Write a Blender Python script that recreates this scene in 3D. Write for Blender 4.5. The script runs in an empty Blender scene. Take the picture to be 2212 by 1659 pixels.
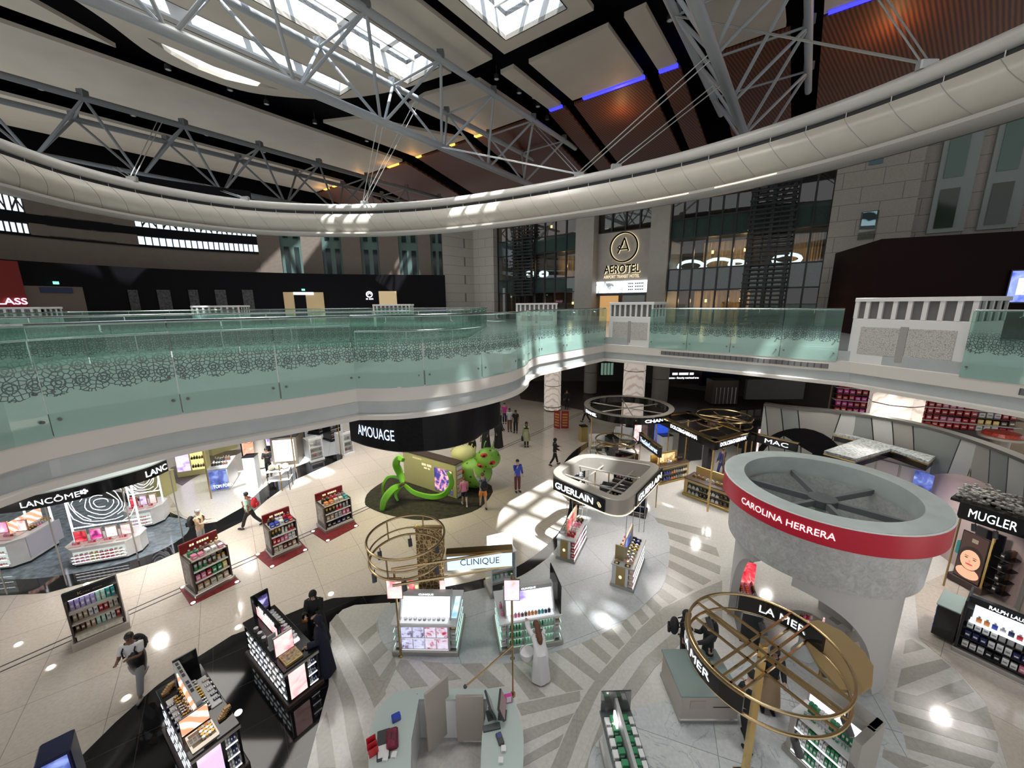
import bpy, bmesh, math, random
from mathutils import Vector, Matrix
from mathutils.geometry import tessellate_polygon
random.seed(7)
PI = math.pi
SC = bpy.context.scene
COL = SC.collection
F_PX, PITCH, ROLL, EYE = 831.0, math.radians(11.8), math.radians(0.45), 8.6
cam_d = bpy.data.cameras.new('camera')
cam = bpy.data.objects.new('camera', cam_d)
COL.objects.link(cam)
cam_d.sensor_fit = 'HORIZONTAL'
cam_d.sensor_width = 36.0
cam_d.lens = F_PX / 2212.0 * 36.0
cam_d.clip_start, cam_d.clip_end = 0.05, 500
cam.matrix_world = Matrix.Translation((0, 0, EYE)) @ Matrix.Rotation(PI / 2 - PITCH, 4, 'X') @ Matrix.Rotation(-ROLL, 4, 'Z')
SC.camera = cam
world = bpy.data.worlds.new('sky')
SC.world = world
world.use_nodes = True
wn = world.node_tree.nodes
bg = wn['Background']
bg.inputs[0].default_value = (0.97, 0.98, 1.0, 1)
bg.inputs[1].default_value = 0.62
sun_d = bpy.data.lights.new('sun', 'SUN')
sun_d.energy = 18.0
sun_d.angle = math.radians(0.9)
sun_d.color = (0.93, 0.98, 1.0)
sun = bpy.data.objects.new('sun', sun_d)
COL.objects.link(sun)
SUN_DIR = Vector((-0.18, 0.45, -1.0)).normalized()
sun.rotation_euler = SUN_DIR.to_track_quat('-Z', 'Y').to_euler()
def area_light(name, loc, sx, sy, power, color=(1, 1, 1), direction=(0, 0, -1), spread=180):
 d = bpy.data.lights.new(name, 'AREA')
 d.shape = 'RECTANGLE'
 d.size, d.size_y = sx, sy
 d.energy = power
 d.color = color
 d.spread = math.radians(spread)
 o = bpy.data.objects.new(name, d)
 COL.objects.link(o)
 o.location = loc
 o.rotation_euler = Vector(direction).to_track_quat('-Z', 'Y').to_euler()
 return o
SC.view_settings.view_transform = 'Standard'
SC.view_settings.look = 'None'
SC.view_settings.gamma = 1.0
SC.view_settings.use_curve_mapping = False
SC.view_settings.exposure = 0.35
try:
 SC.cycles.max_bounces = 5
 SC.cycles.diffuse_bounces = 2
 SC.cycles.glossy_bounces = 2
 SC.cycles.transparent_max_bounces = 12
 SC.cycles.transmission_bounces = 4
 SC.cycles.adaptive_threshold = 0.02
 SC.cycles.sample_clamp_indirect = 6
 SC.cycles.caustics_reflective = False
 SC.cycles.caustics_refractive = False
except Exception:
 pass
def ray(x, y):
 u = (x - 1106.0) / F_PX
 v = (829.5 - y) / F_PX
 c, s = math.cos(ROLL), math.sin(ROLL)
 u, v = u * c + v * s, -u * s + v * c
 return Vector((u, math.cos(PITCH) + v * math.sin(PITCH), v * math.cos(PITCH) - math.sin(PITCH)))
def at_z(x, y, z=0.0):
 d = ray(x, y)
 t = (z - EYE) / d.z
 return Vector((d.x * t, d.y * t, z))
def at_y(x, y, Y):
 d = ray(x, y)
 t = Y / d.y
 return Vector((d.x * t, Y, EYE + d.z * t))
def height_at(x, y, p):
 """height of the point seen at pixel y above the plan point p"""
 d = ray(x, y)
 t = math.hypot(p[0], p[1]) / math.hypot(d.x, d.y)
 return EYE + d.z * t
D1 = Vector((0.601, 0.799, 0))
D2 = Vector((-0.799, 0.601, 0))
def AB(a, b, z=0.0):
 return Vector((D1.x * a + D2.x * b, D1.y * a + D2.y * b, z))
MATS = {}
def mat(name, col=(0.8, 0.8, 0.8), rough=0.5, metal=0.0, emit=None, es=1.0, spec=0.5, noise=0.0, nscale=3.0, coat=0.0):
 if name in MATS:
  return MATS[name]
 m = bpy.data.materials.new(name)
 m.use_nodes = True
 nt = m.node_tree
 b = nt.nodes['Principled BSDF']
 b.inputs['Base Color'].default_value = (*col, 1)
 b.inputs['Roughness'].default_value = rough
 b.inputs['Metallic'].default_value = metal
 b.inputs['Specular IOR Level'].default_value = spec
 b.inputs['Coat Weight'].default_value = coat
 if emit:
  b.inputs['Emission Color'].default_value = (*emit, 1)
  b.inputs['Emission Strength'].default_value = es
 if noise > 0:
  tc = nt.nodes.new('ShaderNodeTexCoord')
  n = nt.nodes.new('ShaderNodeTexNoise')
  n.inputs['Scale'].default_value = nscale
  n.inputs['Detail'].default_value = 5
  r = nt.nodes.new('ShaderNodeMapRange')
  r.inputs[1].default_value, r.inputs[2].default_value = 0.3, 0.7
  r.inputs[3].default_value, r.inputs[4].default_value = 1 - noise, 1 + noise
  mx = nt.nodes.new('ShaderNodeMix')
  mx.data_type = 'RGBA'
  mx.blend_type = 'MULTIPLY'
  mx.inputs[0].default_value = 1
  mx.inputs[6].default_value = (*col, 1)
  nt.links.new(tc.outputs['Object'], n.inputs['Vector'])
  nt.links.new(n.outputs['Fac'], r.inputs[0])
  nt.links.new(r.outputs[0], mx.inputs[7])
  nt.links.new(mx.outputs[2], b.inputs['Base Color'])
 MATS[name] = m
 return m
def emis(name, col, s=1.0):
 return mat(name, (0.02, 0.02, 0.02), 0.5, 0, col, s)
def nodes_of(m):
 nt = m.node_tree
 return nt, nt.nodes, nt.links, nt.nodes['Principled BSDF']
class MB:
 def __init__(self):
  self.v, self.f, self.p = [], [], []
 def add(self, vs, fs):
  k = len(self.v)
  self.p.append((k, len(self.f)))
  self.v += [tuple(x) for x in vs]
  self.f += [tuple(i + k for i in f) for f in fs]
  return self
 def box(self, x0, x1, y0, y1, z0, z1, M=None):
  vs = [Vector((x, y, z)) for z in (z0, z1) for y in (y0, y1) for x in (x0, x1)]
  if M is not None:
   vs = [M @ v for v in vs]
  return self.add(vs, [(0, 2, 3, 1), (4, 5, 7, 6), (0, 1, 5, 4), (2, 6, 7, 3), (0, 4, 6, 2), (1, 3, 7, 5)])
 def bbox(self, x0, x1, y0, y1, z0, z1, r=0.01, M=None):
  """box with its vertical edges and top edges chamfered"""
  pts = [(x0 + r, y0), (x1 - r, y0), (x1, y0 + r), (x1, y1 - r), (x1 - r, y1), (x0 + r, y1), (x0, y1 - r), (x0, y0 + r)]
  cx, cy = (x0 + x1) / 2, (y0 + y1) / 2
  ins = [(x + (r if x < cx else -r), y + (r if y < cy else -r)) for x, y in pts]
  vs = [Vector((x, y, z0)) for x, y in pts] + [Vector((x, y, z1 - r)) for x, y in pts] + [Vector((x, y, z1)) for x, y in ins]
  if M is not None:
   vs = [M @ v for v in vs]
  fs = [tuple(range(7, -1, -1)), tuple(range(16, 24))]
  for k in range(8):
   j = (k + 1) % 8
   fs += [(k, j, 8 + j, 8 + k), (8 + k, 8 + j, 16 + j, 16 + k)]
  return self.add(vs, fs)
 def prism(self, poly, z0, z1, holes=()):
  loops = [list(poly)] + [list(h) for h in holes]
  tess = tessellate_polygon([[Vector((p[0], p[1], 0)) for p in l] for l in loops])
  flat = [p for l in loops for p in l]
  n = len(flat)
  vs = [(p[0], p[1], z0) for p in flat] + [(p[0], p[1], z1) for p in flat]
  fs = []
  for t in tess:
   a, b, c = (Vector((flat[i][0], flat[i][1], 0)) for i in t)
   t = tuple(t)
   if (b - a).cross(c - a).z < 0:
    t = t[::-1]
   fs.append(tuple(i + n for i in t))
   fs.append(t[::-1])
  k = 0
  for li, l in enumerate(loops):
   m = len(l)
   area = sum(l[i][0] * l[(i + 1) % m][1] - l[(i + 1) % m][0] * l[i][1] for i in range(m))
   ccw = (area > 0) != (li > 0)
   for i in range(m):
    j = (i + 1) % m
    q = (k + i, k + j, k + j + n, k + i + n)
    fs.append(q if ccw else q[::-1])
   k += m
  return self.add(vs, fs)
 def tube(self, pts, r, n=8, closed=False, caps=True):
  pts = [Vector(p) for p in pts]
  N = len(pts)
  rs = r if isinstance(r, (list, tuple)) else [r] * N
  vs, fs = [], []
  prev = None
  for i, p in enumerate(pts):
   if closed:
    t = pts[(i + 1) % N] - pts[i - 1]
   else:
    t = pts[min(i + 1, N - 1)] - pts[max(i - 1, 0)]
   if t.length < 1e-9:
    t = Vector((0, 0, 1))
   t.normalize()
   if prev is None:
    up = Vector((0, 0, 1)) if abs(t.z) < 0.9 else Vector((1, 0, 0))
   else:
    up = prev
   s = t.cross(up)
   if s.length < 1e-6:
    s = t.cross(Vector((0, 1, 0.1)))
   s.normalize()
   u = s.cross(t).normalized()
   prev = u
   for k in range(n):
    a = 2 * PI * k / n
    vs.append(p + (s * math.cos(a) + u * math.sin(a)) * rs[i])
  for i in range(N if closed else N - 1):
   j = (i + 1) % N
   for k in range(n):
    l = (k + 1) % n
    fs.append((i * n + k, i * n + l, j * n + l, j * n + k))
  if caps and not closed:
   fs.append(tuple(range(n - 1, -1, -1)))
   fs.append(tuple((N - 1) * n + k for k in range(n)))
  return self.add(vs, fs)
 def lathe(self, prof, n=32, c=(0, 0, 0), sx=1.0, sy=1.0, caps=True):
  vs, fs = [], []
  for r, z in prof:
   for k in range(n):
    a = 2 * PI * k / n
    vs.append((c[0] + r * sx * math.cos(a), c[1] + r * sy * math.sin(a), c[2] + z))
  for i in range(len(prof) - 1):
   for k in range(n):
    l = (k + 1) % n
    fs.append((i * n + k, i * n + l, (i + 1) * n + l, (i + 1) * n + k))
  if caps:
   fs.append(tuple(range(n - 1, -1, -1)))
   m = (len(prof) - 1) * n
   fs.append(tuple(m + k for k in range(n)))
  return self.add(vs, fs)
 def sweep(self, path, prof, closed=False, prof_closed=True):
  """path: plan points; prof: (outward offset, z) pairs, outward = right of travel"""
  P = [Vector((p[0], p[1], 0)) for p in path]
  N, m = len(P), len(prof)
  vs, fs = [], []
  for i in range(N):
   if closed:
    t = P[(i + 1) % N] - P[i - 1]
   else:
    t = P[min(i + 1, N - 1)] - P[max(i - 1, 0)]
   t.normalize()
   nrm = Vector((t.y, -t.x, 0))
   zz = path[i][2] if len(path[i]) > 2 else 0
   for o, z in prof:
    q = P[i] + nrm * o
    vs.append((q.x, q.y, z + zz))
  for i in range(N if closed else N - 1):
   j = (i + 1) % N
   for k in range(m if prof_closed else m - 1):
    l = (k + 1) % m
    fs.append((i * m + k, j * m + k, j * m + l, i * m + l))
  if prof_closed and not closed:
   fs.append(tuple(range(m)))
   fs.append(tuple((N - 1) * m + k for k in range(m - 1, -1, -1)))
  return self.add(vs, fs)
 def quad(self, a, b, c, d):
  return self.add([a, b, c, d], [(0, 1, 2, 3)])
 def ball(self, c, rx, ry=None, rz=None, n=12, m=8):
  ry = rx if ry is None else ry
  rz = rx if rz is None else rz
  vs, fs = [(c[0], c[1], c[2] - rz)], []
  for i in range(1, m):
   t = PI * i / m - PI / 2
   for k in range(n):
    a = 2 * PI * k / n
    vs.append((c[0] + rx * math.cos(t) * math.cos(a), c[1] + ry * math.cos(t) * math.sin(a), c[2] + rz * math.sin(t)))
  vs.append((c[0], c[1], c[2] + rz))
  for k in range(n):
   l = (k + 1) % n
   fs.append((0, 1 + l, 1 + k))
   for i in range(m - 2):
    fs.append((1 + i * n + k, 1 + i * n + l, 1 + (i + 1) * n + l, 1 + (i + 1) * n + k))
   fs.append((len(vs) - 1, 1 + (m - 2) * n + k, 1 + (m - 2) * n + l))
  return self.add(vs, fs)
 def mesh(self, name, material=None, smooth=False, recalc=True):
  me = bpy.data.meshes.new(name)
  me.from_pydata(self.v, [], self.f)
  if recalc and len(self.f) < 60000:
   bm = bmesh.new()
   bm.from_mesh(me)
   bmesh.ops.recalc_face_normals(bm, faces=bm.faces)
   bm.to_mesh(me)
   bm.free()
  if smooth:
   me.shade_smooth()
   try:
    me.set_sharp_from_angle(angle=math.radians(40))
   except Exception:
    pass
  if material:
   me.materials.append(material)
  return me
 def build_each(self, name, material, parent=None, per=1, smooth=False):
  P = self.p + [(len(self.v), len(self.f))]
  for i in range(0, len(self.p), per):
   (v0, f0), (v1, f1) = P[i], P[min(i + per, len(self.p))]
   m = MB(); m.v = self.v[v0:v1]; m.f = [tuple(k - v0 for k in f) for f in self.f[f0:f1]]
   m.build(name, material, parent, smooth)
 def build(self, name, material, parent=None, smooth=False, label=None, recalc=True):
  o = bpy.data.objects.new(name, self.mesh(name, material, smooth, recalc))
  COL.objects.link(o)
  if parent is not None:
   o.parent = parent
  if label:
   o['label'] = label
  return o
def tag(o, label=None, cat=None, group=None, kind=None):
 if label: o['label'] = label
 if cat: o['category'] = cat
 if group: o['group'] = group
 if kind: o['kind'] = kind
 return o
def empty(name, loc=(0, 0, 0), rz=0.0, label=None, cat=None, group=None):
 o = bpy.data.objects.new(name, None)
 COL.objects.link(o)
 o.location = loc
 o.rotation_euler = (0, 0, rz)
 o.empty_display_size = 0.1
 tag(o, label, cat, group)
 o['_m'] = 1
 del o['_m']
 return o
def struct(name, mb, m, smooth=False, recalc=True):
 o = mb.build(name, m, None, smooth, recalc=recalc)
 o['kind'] = 'structure'
 return o
def thing(name, mb, m, label, cat, group=None, smooth=False, kind=None):
 o = mb.build(name, m, None, smooth)
 return tag(o, label, cat, group, kind)
def mat_of(e):
 return Matrix.Translation(e.location) @ Matrix.Rotation(e.rotation_euler.z, 4, 'Z')
def catmull(pts, n=8, closed=False):
 P = [Vector((*p[:2], p[2] if len(p) > 2 else 0)) for p in pts]
 out = []
 N = len(P)
 for i in range(N if closed else N - 1):
  p0 = P[(i - 1) % N] if closed or i > 0 else P[0] * 2 - P[1]
  p1, p2 = P[i], P[(i + 1) % N]
  p3 = P[(i + 2) % N] if closed or i + 2 < N else P[-1] * 2 - P[-2]
  for k in range(n):
   t = k / n
   out.append(0.5 * ((2 * p1) + (p2 - p0) * t + (2 * p0 - 5 * p1 + 4 * p2 - p3) * t * t + (3 * p1 - p0 - 3 * p2 + p3) * t ** 3))
 if not closed:
  out.append(P[-1])
 return out
def arc(c, r, a0, a1, n=24, z=0):
 return [Vector((c[0] + r * math.cos(a0 + (a1 - a0) * k / n), c[1] + r * math.sin(a0 + (a1 - a0) * k / n), z)) for k in range(n + 1)]
TEXTS = {}
def text_verts(s, bold=0.0):
 if (s, bold) not in TEXTS:
  cu = bpy.data.curves.new('lettering', 'FONT')
  cu.body = s
  cu.size = 1.0
  cu.offset = bold
  cu.resolution_u = 3
  o = bpy.data.objects.new('lettering_tmp', cu)
  COL.objects.link(o)
  dg = bpy.context.evaluated_depsgraph_get()
  dg.update()
  me = bpy.data.meshes.new_from_object(o.evaluated_get(dg))
  vs = [v.co.copy() for v in me.vertices]
  fs = [tuple(p.vertices) for p in me.polygons]
  bpy.data.objects.remove(o)
  bpy.data.curves.remove(cu)
  bpy.data.meshes.remove(me)
  x0, x1 = min(v.x for v in vs), max(v.x for v in vs)
  y0, y1 = min(v.y for v in vs), max(v.y for v in vs)
  TEXTS[(s, bold)] = ([((v.x - x0) / (x1 - x0), (v.y - y0) / (y1 - y0)) for v in vs], fs)
 return TEXTS[(s, bold)]
def lettering(s, fn, material, parent=None, name='lettering', bold=0.0, label=None):
 """fn maps (u in 0..1 along the word, v in 0..1 up) to a point"""
 uv, fs = text_verts(s, 0.0 if 'M' in s else bold)
 mb = MB()
 mb.add([fn(u, v) for u, v in uv], fs)
 return mb.build(name, material, parent, label=label, recalc=False)
def flat_text(s, x0, x1, y, z0, z1, material, parent, name='lettering', bold=0.0):
 return lettering(s, lambda u, v: (x0 + (x1 - x0) * u, y, z0 + (z1 - z0) * v), material, parent, name, bold)
# materials of the building
def tile_material(name, c1, c2, grout, size, rot, rough=0.12, gw=0.006, veins=0.0, off=0.0, row=None):
 m = mat(name, c1, rough, spec=0.5)
 nt, ns, lk, b = nodes_of(m)
 tc = ns.new('ShaderNodeTexCoord')
 mp = ns.new('ShaderNodeMapping')
 mp.inputs['Rotation'].default_value = (0, 0, rot)
 br = ns.new('ShaderNodeTexBrick')
 br.offset = off
 br.inputs['Scale'].default_value = 1.0
 br.inputs['Brick Width'].default_value = size
 br.inputs['Row Height'].default_value = row or size
 br.inputs['Mortar Size'].default_value = gw
 br.inputs['Color1'].default_value = (*c1, 1)
 br.inputs['Color2'].default_value = (*c2, 1)
 br.inputs['Mortar'].default_value = (*grout, 1)
 br.inputs['Bias'].default_value = 0
 lk.new(tc.outputs['Object'], mp.inputs['Vector'])
 lk.new(mp.outputs[0], br.inputs['Vector'])
 n = ns.new('ShaderNodeTexNoise')
 n.inputs['Scale'].default_value = 14
 n.inputs['Detail'].default_value = 8
 lk.new(tc.outputs['Object'], n.inputs['Vector'])
 r = ns.new('ShaderNodeMapRange')
 r.inputs[1].default_value, r.inputs[2].default_value = 0.35, 0.65
 r.inputs[3].default_value, r.inputs[4].default_value = 0.93, 1.05
 lk.new(n.outputs['Fac'], r.inputs[0])
 mx = ns.new('ShaderNodeMix')
 mx.data_type = 'RGBA'
 mx.blend_type = 'MULTIPLY'
 mx.inputs[0].default_value = 1
 lk.new(br.outputs['Color'], mx.inputs[6])
 lk.new(r.outputs[0], mx.inputs[7])
 out = mx.outputs[2]
 if veins > 0:
  n2 = ns.new('ShaderNodeTexNoise')
  n2.inputs['Scale'].default_value = 0.9
  n2.inputs['Detail'].default_value = 6
  n2.inputs['Distortion'].default_value = 1.6
  lk.new(tc.outputs['Object'], n2.inputs['Vector'])
  s = ns.new('ShaderNodeMath'); s.operation = 'SUBTRACT'; s.inputs[1].default_value = 0.5
  a = ns.new('ShaderNodeMath'); a.operation = 'ABSOLUTE'
  q = ns.new('ShaderNodeMapRange')
  q.inputs[1].default_value, q.inputs[2].default_value = 0.0, 0.012
  q.inputs[3].default_value, q.inputs[4].default_value = veins, 0.0
  lk.new(n2.outputs['Fac'], s.inputs[0]); lk.new(s.outputs[0], a.inputs[0]); lk.new(a.outputs[0], q.inputs[0])
  m2 = ns.new('ShaderNodeMix'); m2.data_type = 'RGBA'
  m2.inputs[7].default_value = (0.32, 0.36, 0.38, 1)
  lk.new(q.outputs[0], m2.inputs[0]); lk.new(out, m2.inputs[6])
  out = m2.outputs[2]
 lk.new(out, b.inputs['Base Color'])
 return m
ROT = -math.radians(36.9)
M_TILE = tile_material('beige_floor_tile', (0.56, 0.50, 0.43), (0.53, 0.475, 0.41), (0.27, 0.24, 0.21), 1.5, ROT)
M_GREY = tile_material('pale_grey_floor_tile', (0.58, 0.60, 0.61), (0.55, 0.57, 0.585), (0.26, 0.27, 0.28), 1.8, ROT + 0.25, gw=0.006)
M_WHITE = tile_material('white_veined_marble', (0.60, 0.62, 0.62), (0.56, 0.585, 0.59), (0.27, 0.29, 0.30), 1.7, 0.35, gw=0.007, veins=0.8)
M_LIGHT = tile_material('light_stone_inlay', (0.63, 0.61, 0.57), (0.60, 0.58, 0.545), (0.5, 0.48, 0.45), 2.2, 0.6, gw=0.004)
M_DARKST = tile_material('taupe_stone_inlay', (0.42, 0.40, 0.355), (0.39, 0.375, 0.335), (0.3, 0.29, 0.27), 2.2, 0.2, gw=0.004)
M_BLACKF = tile_material('polished_black_floor', (0.006, 0.006, 0.007), (0.008, 0.008, 0.009), (0.035, 0.035, 0.035), 1.2, ROT, rough=0.06, gw=0.008)
M_BLUEST = mat('blue_grey_marble', (0.17, 0.21, 0.24), 0.1, noise=0.45, nscale=5)
M_WOODF = mat('dark_wood_floor', (0.10, 0.075, 0.07), 0.3, noise=0.25, nscale=6)
M_PLASTER = mat('off_white_plaster', (0.66, 0.61, 0.55), 0.55)
M_WHITEP = mat('white_painted_panel', (0.72, 0.70, 0.67), 0.4)
M_RING = mat('cream_ring_panel', (0.60, 0.55, 0.47), 0.32, noise=0.04, nscale=1.2)
M_CEIL = mat('beige_ceiling_panel', (0.56, 0.50, 0.41), 0.6, noise=0.05, nscale=0.5)
M_VOID = mat('black_ceiling_void', (0.004, 0.004, 0.0045), 0.8, spec=0.05)
M_STEEL = mat('grey_painted_steel', (0.36, 0.38, 0.39), 0.4)
M_STEELD = mat('dark_grey_steel', (0.12, 0.125, 0.13), 0.45)
M_CABLE = mat('steel_cable', (0.5, 0.5, 0.48), 0.35, metal=0.6)
M_CHROME = mat('brushed_chrome', (0.7, 0.72, 0.72), 0.18, metal=1)
M_DARK = mat('near_black_panel', (0.004, 0.0035, 0.005), 0.6, spec=0.12)
M_MAROON = mat('dark_maroon_panel', (0.014, 0.004, 0.004), 0.6, spec=0.12)
M_RED = mat('red_painted_wall', (0.22, 0.012, 0.008), 0.5)
M_BLACKG = mat('gloss_black', (0.006, 0.006, 0.007), 0.12)
M_SLOT = mat('dark_grey_slot', (0.035, 0.035, 0.038), 0.6)
M_GRILL = mat('grey_air_grille', (0.14, 0.135, 0.13), 0.6)
M_STONE_T = tile_material('beige_stone_cladding', (0.44, 0.40, 0.345), (0.41, 0.375, 0.325), (0.15, 0.14, 0.125), 1.6, 0, rough=0.5, gw=0.012, off=0.5, row=0.8)
nt, ns, lk, b = nodes_of(M_STONE_T)
for n_ in [q for q in ns if q.type == 'MAPPING']:
 sx = ns.new('ShaderNodeSeparateXYZ'); cx = ns.new('ShaderNodeCombineXYZ'); vm = ns.new('ShaderNodeVectorMath'); vm.operation = 'DOT_PRODUCT'; vm.inputs[1].default_value = (0.799, -0.601, 0)
 tc = [q for q in ns if q.type == 'TEX_COORD'][0]
 lk.new(tc.outputs['Object'], sx.inputs[0]); lk.new(tc.outputs['Object'], vm.inputs[0]); lk.new(vm.outputs['Value'], cx.inputs[0]); lk.new(sx.outputs[2], cx.inputs[1]); lk.new(cx.outputs[0], n_.inputs[0])
M_STONE = M_STONE_T
M_STONEP = mat('plain_beige_stone', (0.40, 0.36, 0.31), 0.5, noise=0.05)
M_BROWNW = mat('brown_plaster', (0.13, 0.10, 0.078), 0.6, noise=0.06)
M_TEAL = mat('teal_spandrel_panel', (0.12, 0.19, 0.19), 0.4, noise=0.12, nscale=12)
M_GREENW = mat('green_window_panel', (0.16, 0.24, 0.21), 0.35)
M_MULL = mat('dark_mullion', (0.02, 0.021, 0.022), 0.4)
M_WARM = emis('warm_lamp_glow', (1.0, 0.62, 0.25), 2.2)
M_COOL = emis('cool_light_strip', (0.85, 0.93, 1.0), 3.0)
M_SPOT = emis('downlight_glow', (1.0, 0.93, 0.82), 8.0)
M_CURT = mat('warm_curtain', (0.35, 0.27, 0.18), 0.8)
M_GRASS = emis('exit_sign_green', (0.25, 0.9, 0.6), 1.3)
M_LETW = emis('white_backlit_letter', (0.92, 0.95, 1.0), 2.2)
M_LETWARM = emis('warm_backlit_letter', (1.0, 0.82, 0.5), 1.0)
M_DAY = emis('daylight_through_glazing', (0.75, 0.88, 1.0), 1.3)
def wood_mat():
 m = mat('red_brown_wood_slats', (0.15, 0.045, 0.018), 0.6)
 nt, ns, lk, b = nodes_of(m)
 tc = ns.new('ShaderNodeTexCoord')
 mp = ns.new('ShaderNodeMapping')
 mp.inputs['Rotation'].default_value = (0, 0, ROT)
 w = ns.new('ShaderNodeTexWave')
 w.inputs['Scale'].default_value = 1.6
 w.bands_direction = 'Y'
 w.inputs['Distortion'].default_value = 0.6
 cr = ns.new('ShaderNodeValToRGB')
 cr.color_ramp.elements[0].color = (0.05, 0.015, 0.005, 1)
 cr.color_ramp.elements[1].color = (0.19, 0.06, 0.02, 1)
 lk.new(tc.outputs['Object'], mp.inputs[0]); lk.new(mp.outputs[0], w.inputs[0])
 lk.new(w.outputs['Fac'], cr.inputs[0]); lk.new(cr.outputs[0], b.inputs['Base Color'])
 return m
M_WOOD = wood_mat()
def clear_glass(name, tint, gl=0.08):
 m = bpy.data.materials.new(name); m.use_nodes = True
 nt = m.node_tree; ns = nt.nodes; lk = nt.links
 ns.remove(ns['Principled BSDF'])
 t = ns.new('ShaderNodeBsdfTransparent'); t.inputs[0].default_value = (*tint, 1)
 g = ns.new('ShaderNodeBsdfGlossy'); g.inputs['Roughness'].default_value = 0.02
 lw = ns.new('ShaderNodeLayerWeight'); lw.inputs[0].default_value = 0.25
 r = ns.new('ShaderNodeMapRange'); r.inputs[3].default_value = gl; r.inputs[4].default_value = 0.6
 mx = ns.new('ShaderNodeMixShader')
 lk.new(lw.outputs['Facing'], r.inputs[0]); lk.new(r.outputs[0], mx.inputs[0])
 lk.new(t.outputs[0], mx.inputs[1]); lk.new(g.outputs[0], mx.inputs[2])
 lk.new(mx.outputs[0], ns['Material Output'].inputs[0])
 return m
M_GLASS = clear_glass('clear_glass', (0.85, 0.93, 0.9), 0.06)
M_WGLASS = clear_glass('dark_window_glass', (0.62, 0.66, 0.62), 0.10)
M_SKYG = clear_glass('skylight_glass', (0.9, 0.95, 1.0), 0.03)
def balustrade_glass():
 m = bpy.data.materials.new('green_balustrade_glass'); m.use_nodes = True
 nt = m.node_tree; ns = nt.nodes; lk = nt.links
 ns.remove(ns['Principled BSDF'])
 uv = ns.new('ShaderNodeUVMap'); uv.uv_map = 'UVMap'
 sep = ns.new('ShaderNodeSeparateXYZ'); lk.new(uv.outputs[0], sep.inputs[0])
 def mr(src, a, b, c, d, smooth=False):
  n = ns.new('ShaderNodeMapRange')
  if smooth: n.interpolation_type = 'SMOOTHSTEP'
  for i, v in enumerate((a, b, c, d)): n.inputs[i + 1].default_value = v
  lk.new(src, n.inputs[0]); return n.outputs[0]
 def mth(op, a, b=None):
  n = ns.new('ShaderNodeMath'); n.operation = op
  for i, v in enumerate((a, b)):
   if v is None: continue
   if isinstance(v, (int, float)): n.inputs[i].default_value = v
   else: lk.new(v, n.inputs[i])
  return n.outputs[0]
 frost = mr(sep.outputs[1], 7.85, 7.38, 0.10, 0.80, True)
 tr = ns.new('ShaderNodeBsdfTransparent'); tr.inputs[0].default_value = (0.60, 0.82, 0.74, 1)
 df = ns.new('ShaderNodeBsdfDiffuse'); df.inputs[0].default_value = (0.34, 0.51, 0.44, 1)
 m1 = ns.new('ShaderNodeMixShader'); lk.new(frost, m1.inputs[0]); lk.new(tr.outputs[0], m1.inputs[1]); lk.new(df.outputs[0], m1.inputs[2])
 vo = ns.new('ShaderNodeTexVoronoi'); vo.voronoi_dimensions = '2D'; vo.inputs['Scale'].default_value = 17; vo.inputs['Randomness'].default_value = 0.8
 vo.feature = 'DISTANCE_TO_EDGE'
 lk.new(uv.outputs[0], vo.inputs['Vector'])
 v2 = ns.new('ShaderNodeTexVoronoi'); v2.voronoi_dimensions = '2D'; v2.inputs['Scale'].default_value = 4.6; v2.inputs['Randomness'].default_value = 0.0
 lk.new(uv.outputs[0], v2.inputs['Vector'])
 edge = mth('LESS_THAN', vo.outputs['Distance'], 0.10)
 ringd = mth('ABSOLUTE', mth('SUBTRACT', v2.outputs['Distance'], 0.30))
 ring = mth('LESS_THAN', ringd, 0.035)
 ring2 = mth('LESS_THAN', mth('ABSOLUTE', mth('SUBTRACT', v2.outputs['Distance'], 0.13)), 0.03)
 pat = mth('MAXIMUM', edge, mth('MAXIMUM', ring, ring2))
 scal = mth('MULTIPLY', mth('ABSOLUTE', mth('SINE', mth('MULTIPLY', sep.outputs[0], 8.6))), 0.07)
 lo = mth('GREATER_THAN', mth('ADD', sep.outputs[1], scal), 7.50)
 hi = mr(sep.outputs[1], 8.0, 7.72, 0.0, 0.9)
 fac = mth('MULTIPLY', mth('MULTIPLY', pat, lo), hi)
 dk = ns.new('ShaderNodeBsdfDiffuse'); dk.inputs[0].default_value = (0.03, 0.055, 0.055, 1)
 m2 = ns.new('ShaderNodeMixShader'); lk.new(fac, m2.inputs[0]); lk.new(m1.outputs[0], m2.inputs[1]); lk.new(dk.outputs[0], m2.inputs[2])
 gl = ns.new('ShaderNodeBsdfGlossy'); gl.inputs['Roughness'].default_value = 0.03
 lw = ns.new('ShaderNodeLayerWeight'); lw.inputs[0].default_value = 0.2
 gf = mr(lw.outputs['Facing'], 0.0, 1.0, 0.05, 0.45)
 m3 = ns.new('ShaderNodeMixShader'); lk.new(gf, m3.inputs[0]); lk.new(m2.outputs[0], m3.inputs[1]); lk.new(gl.outputs[0], m3.inputs[2])
 lk.new(m3.outputs[0], ns['Material Output'].inputs[0])
 return m
M_BAL = balustrade_glass()
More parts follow.
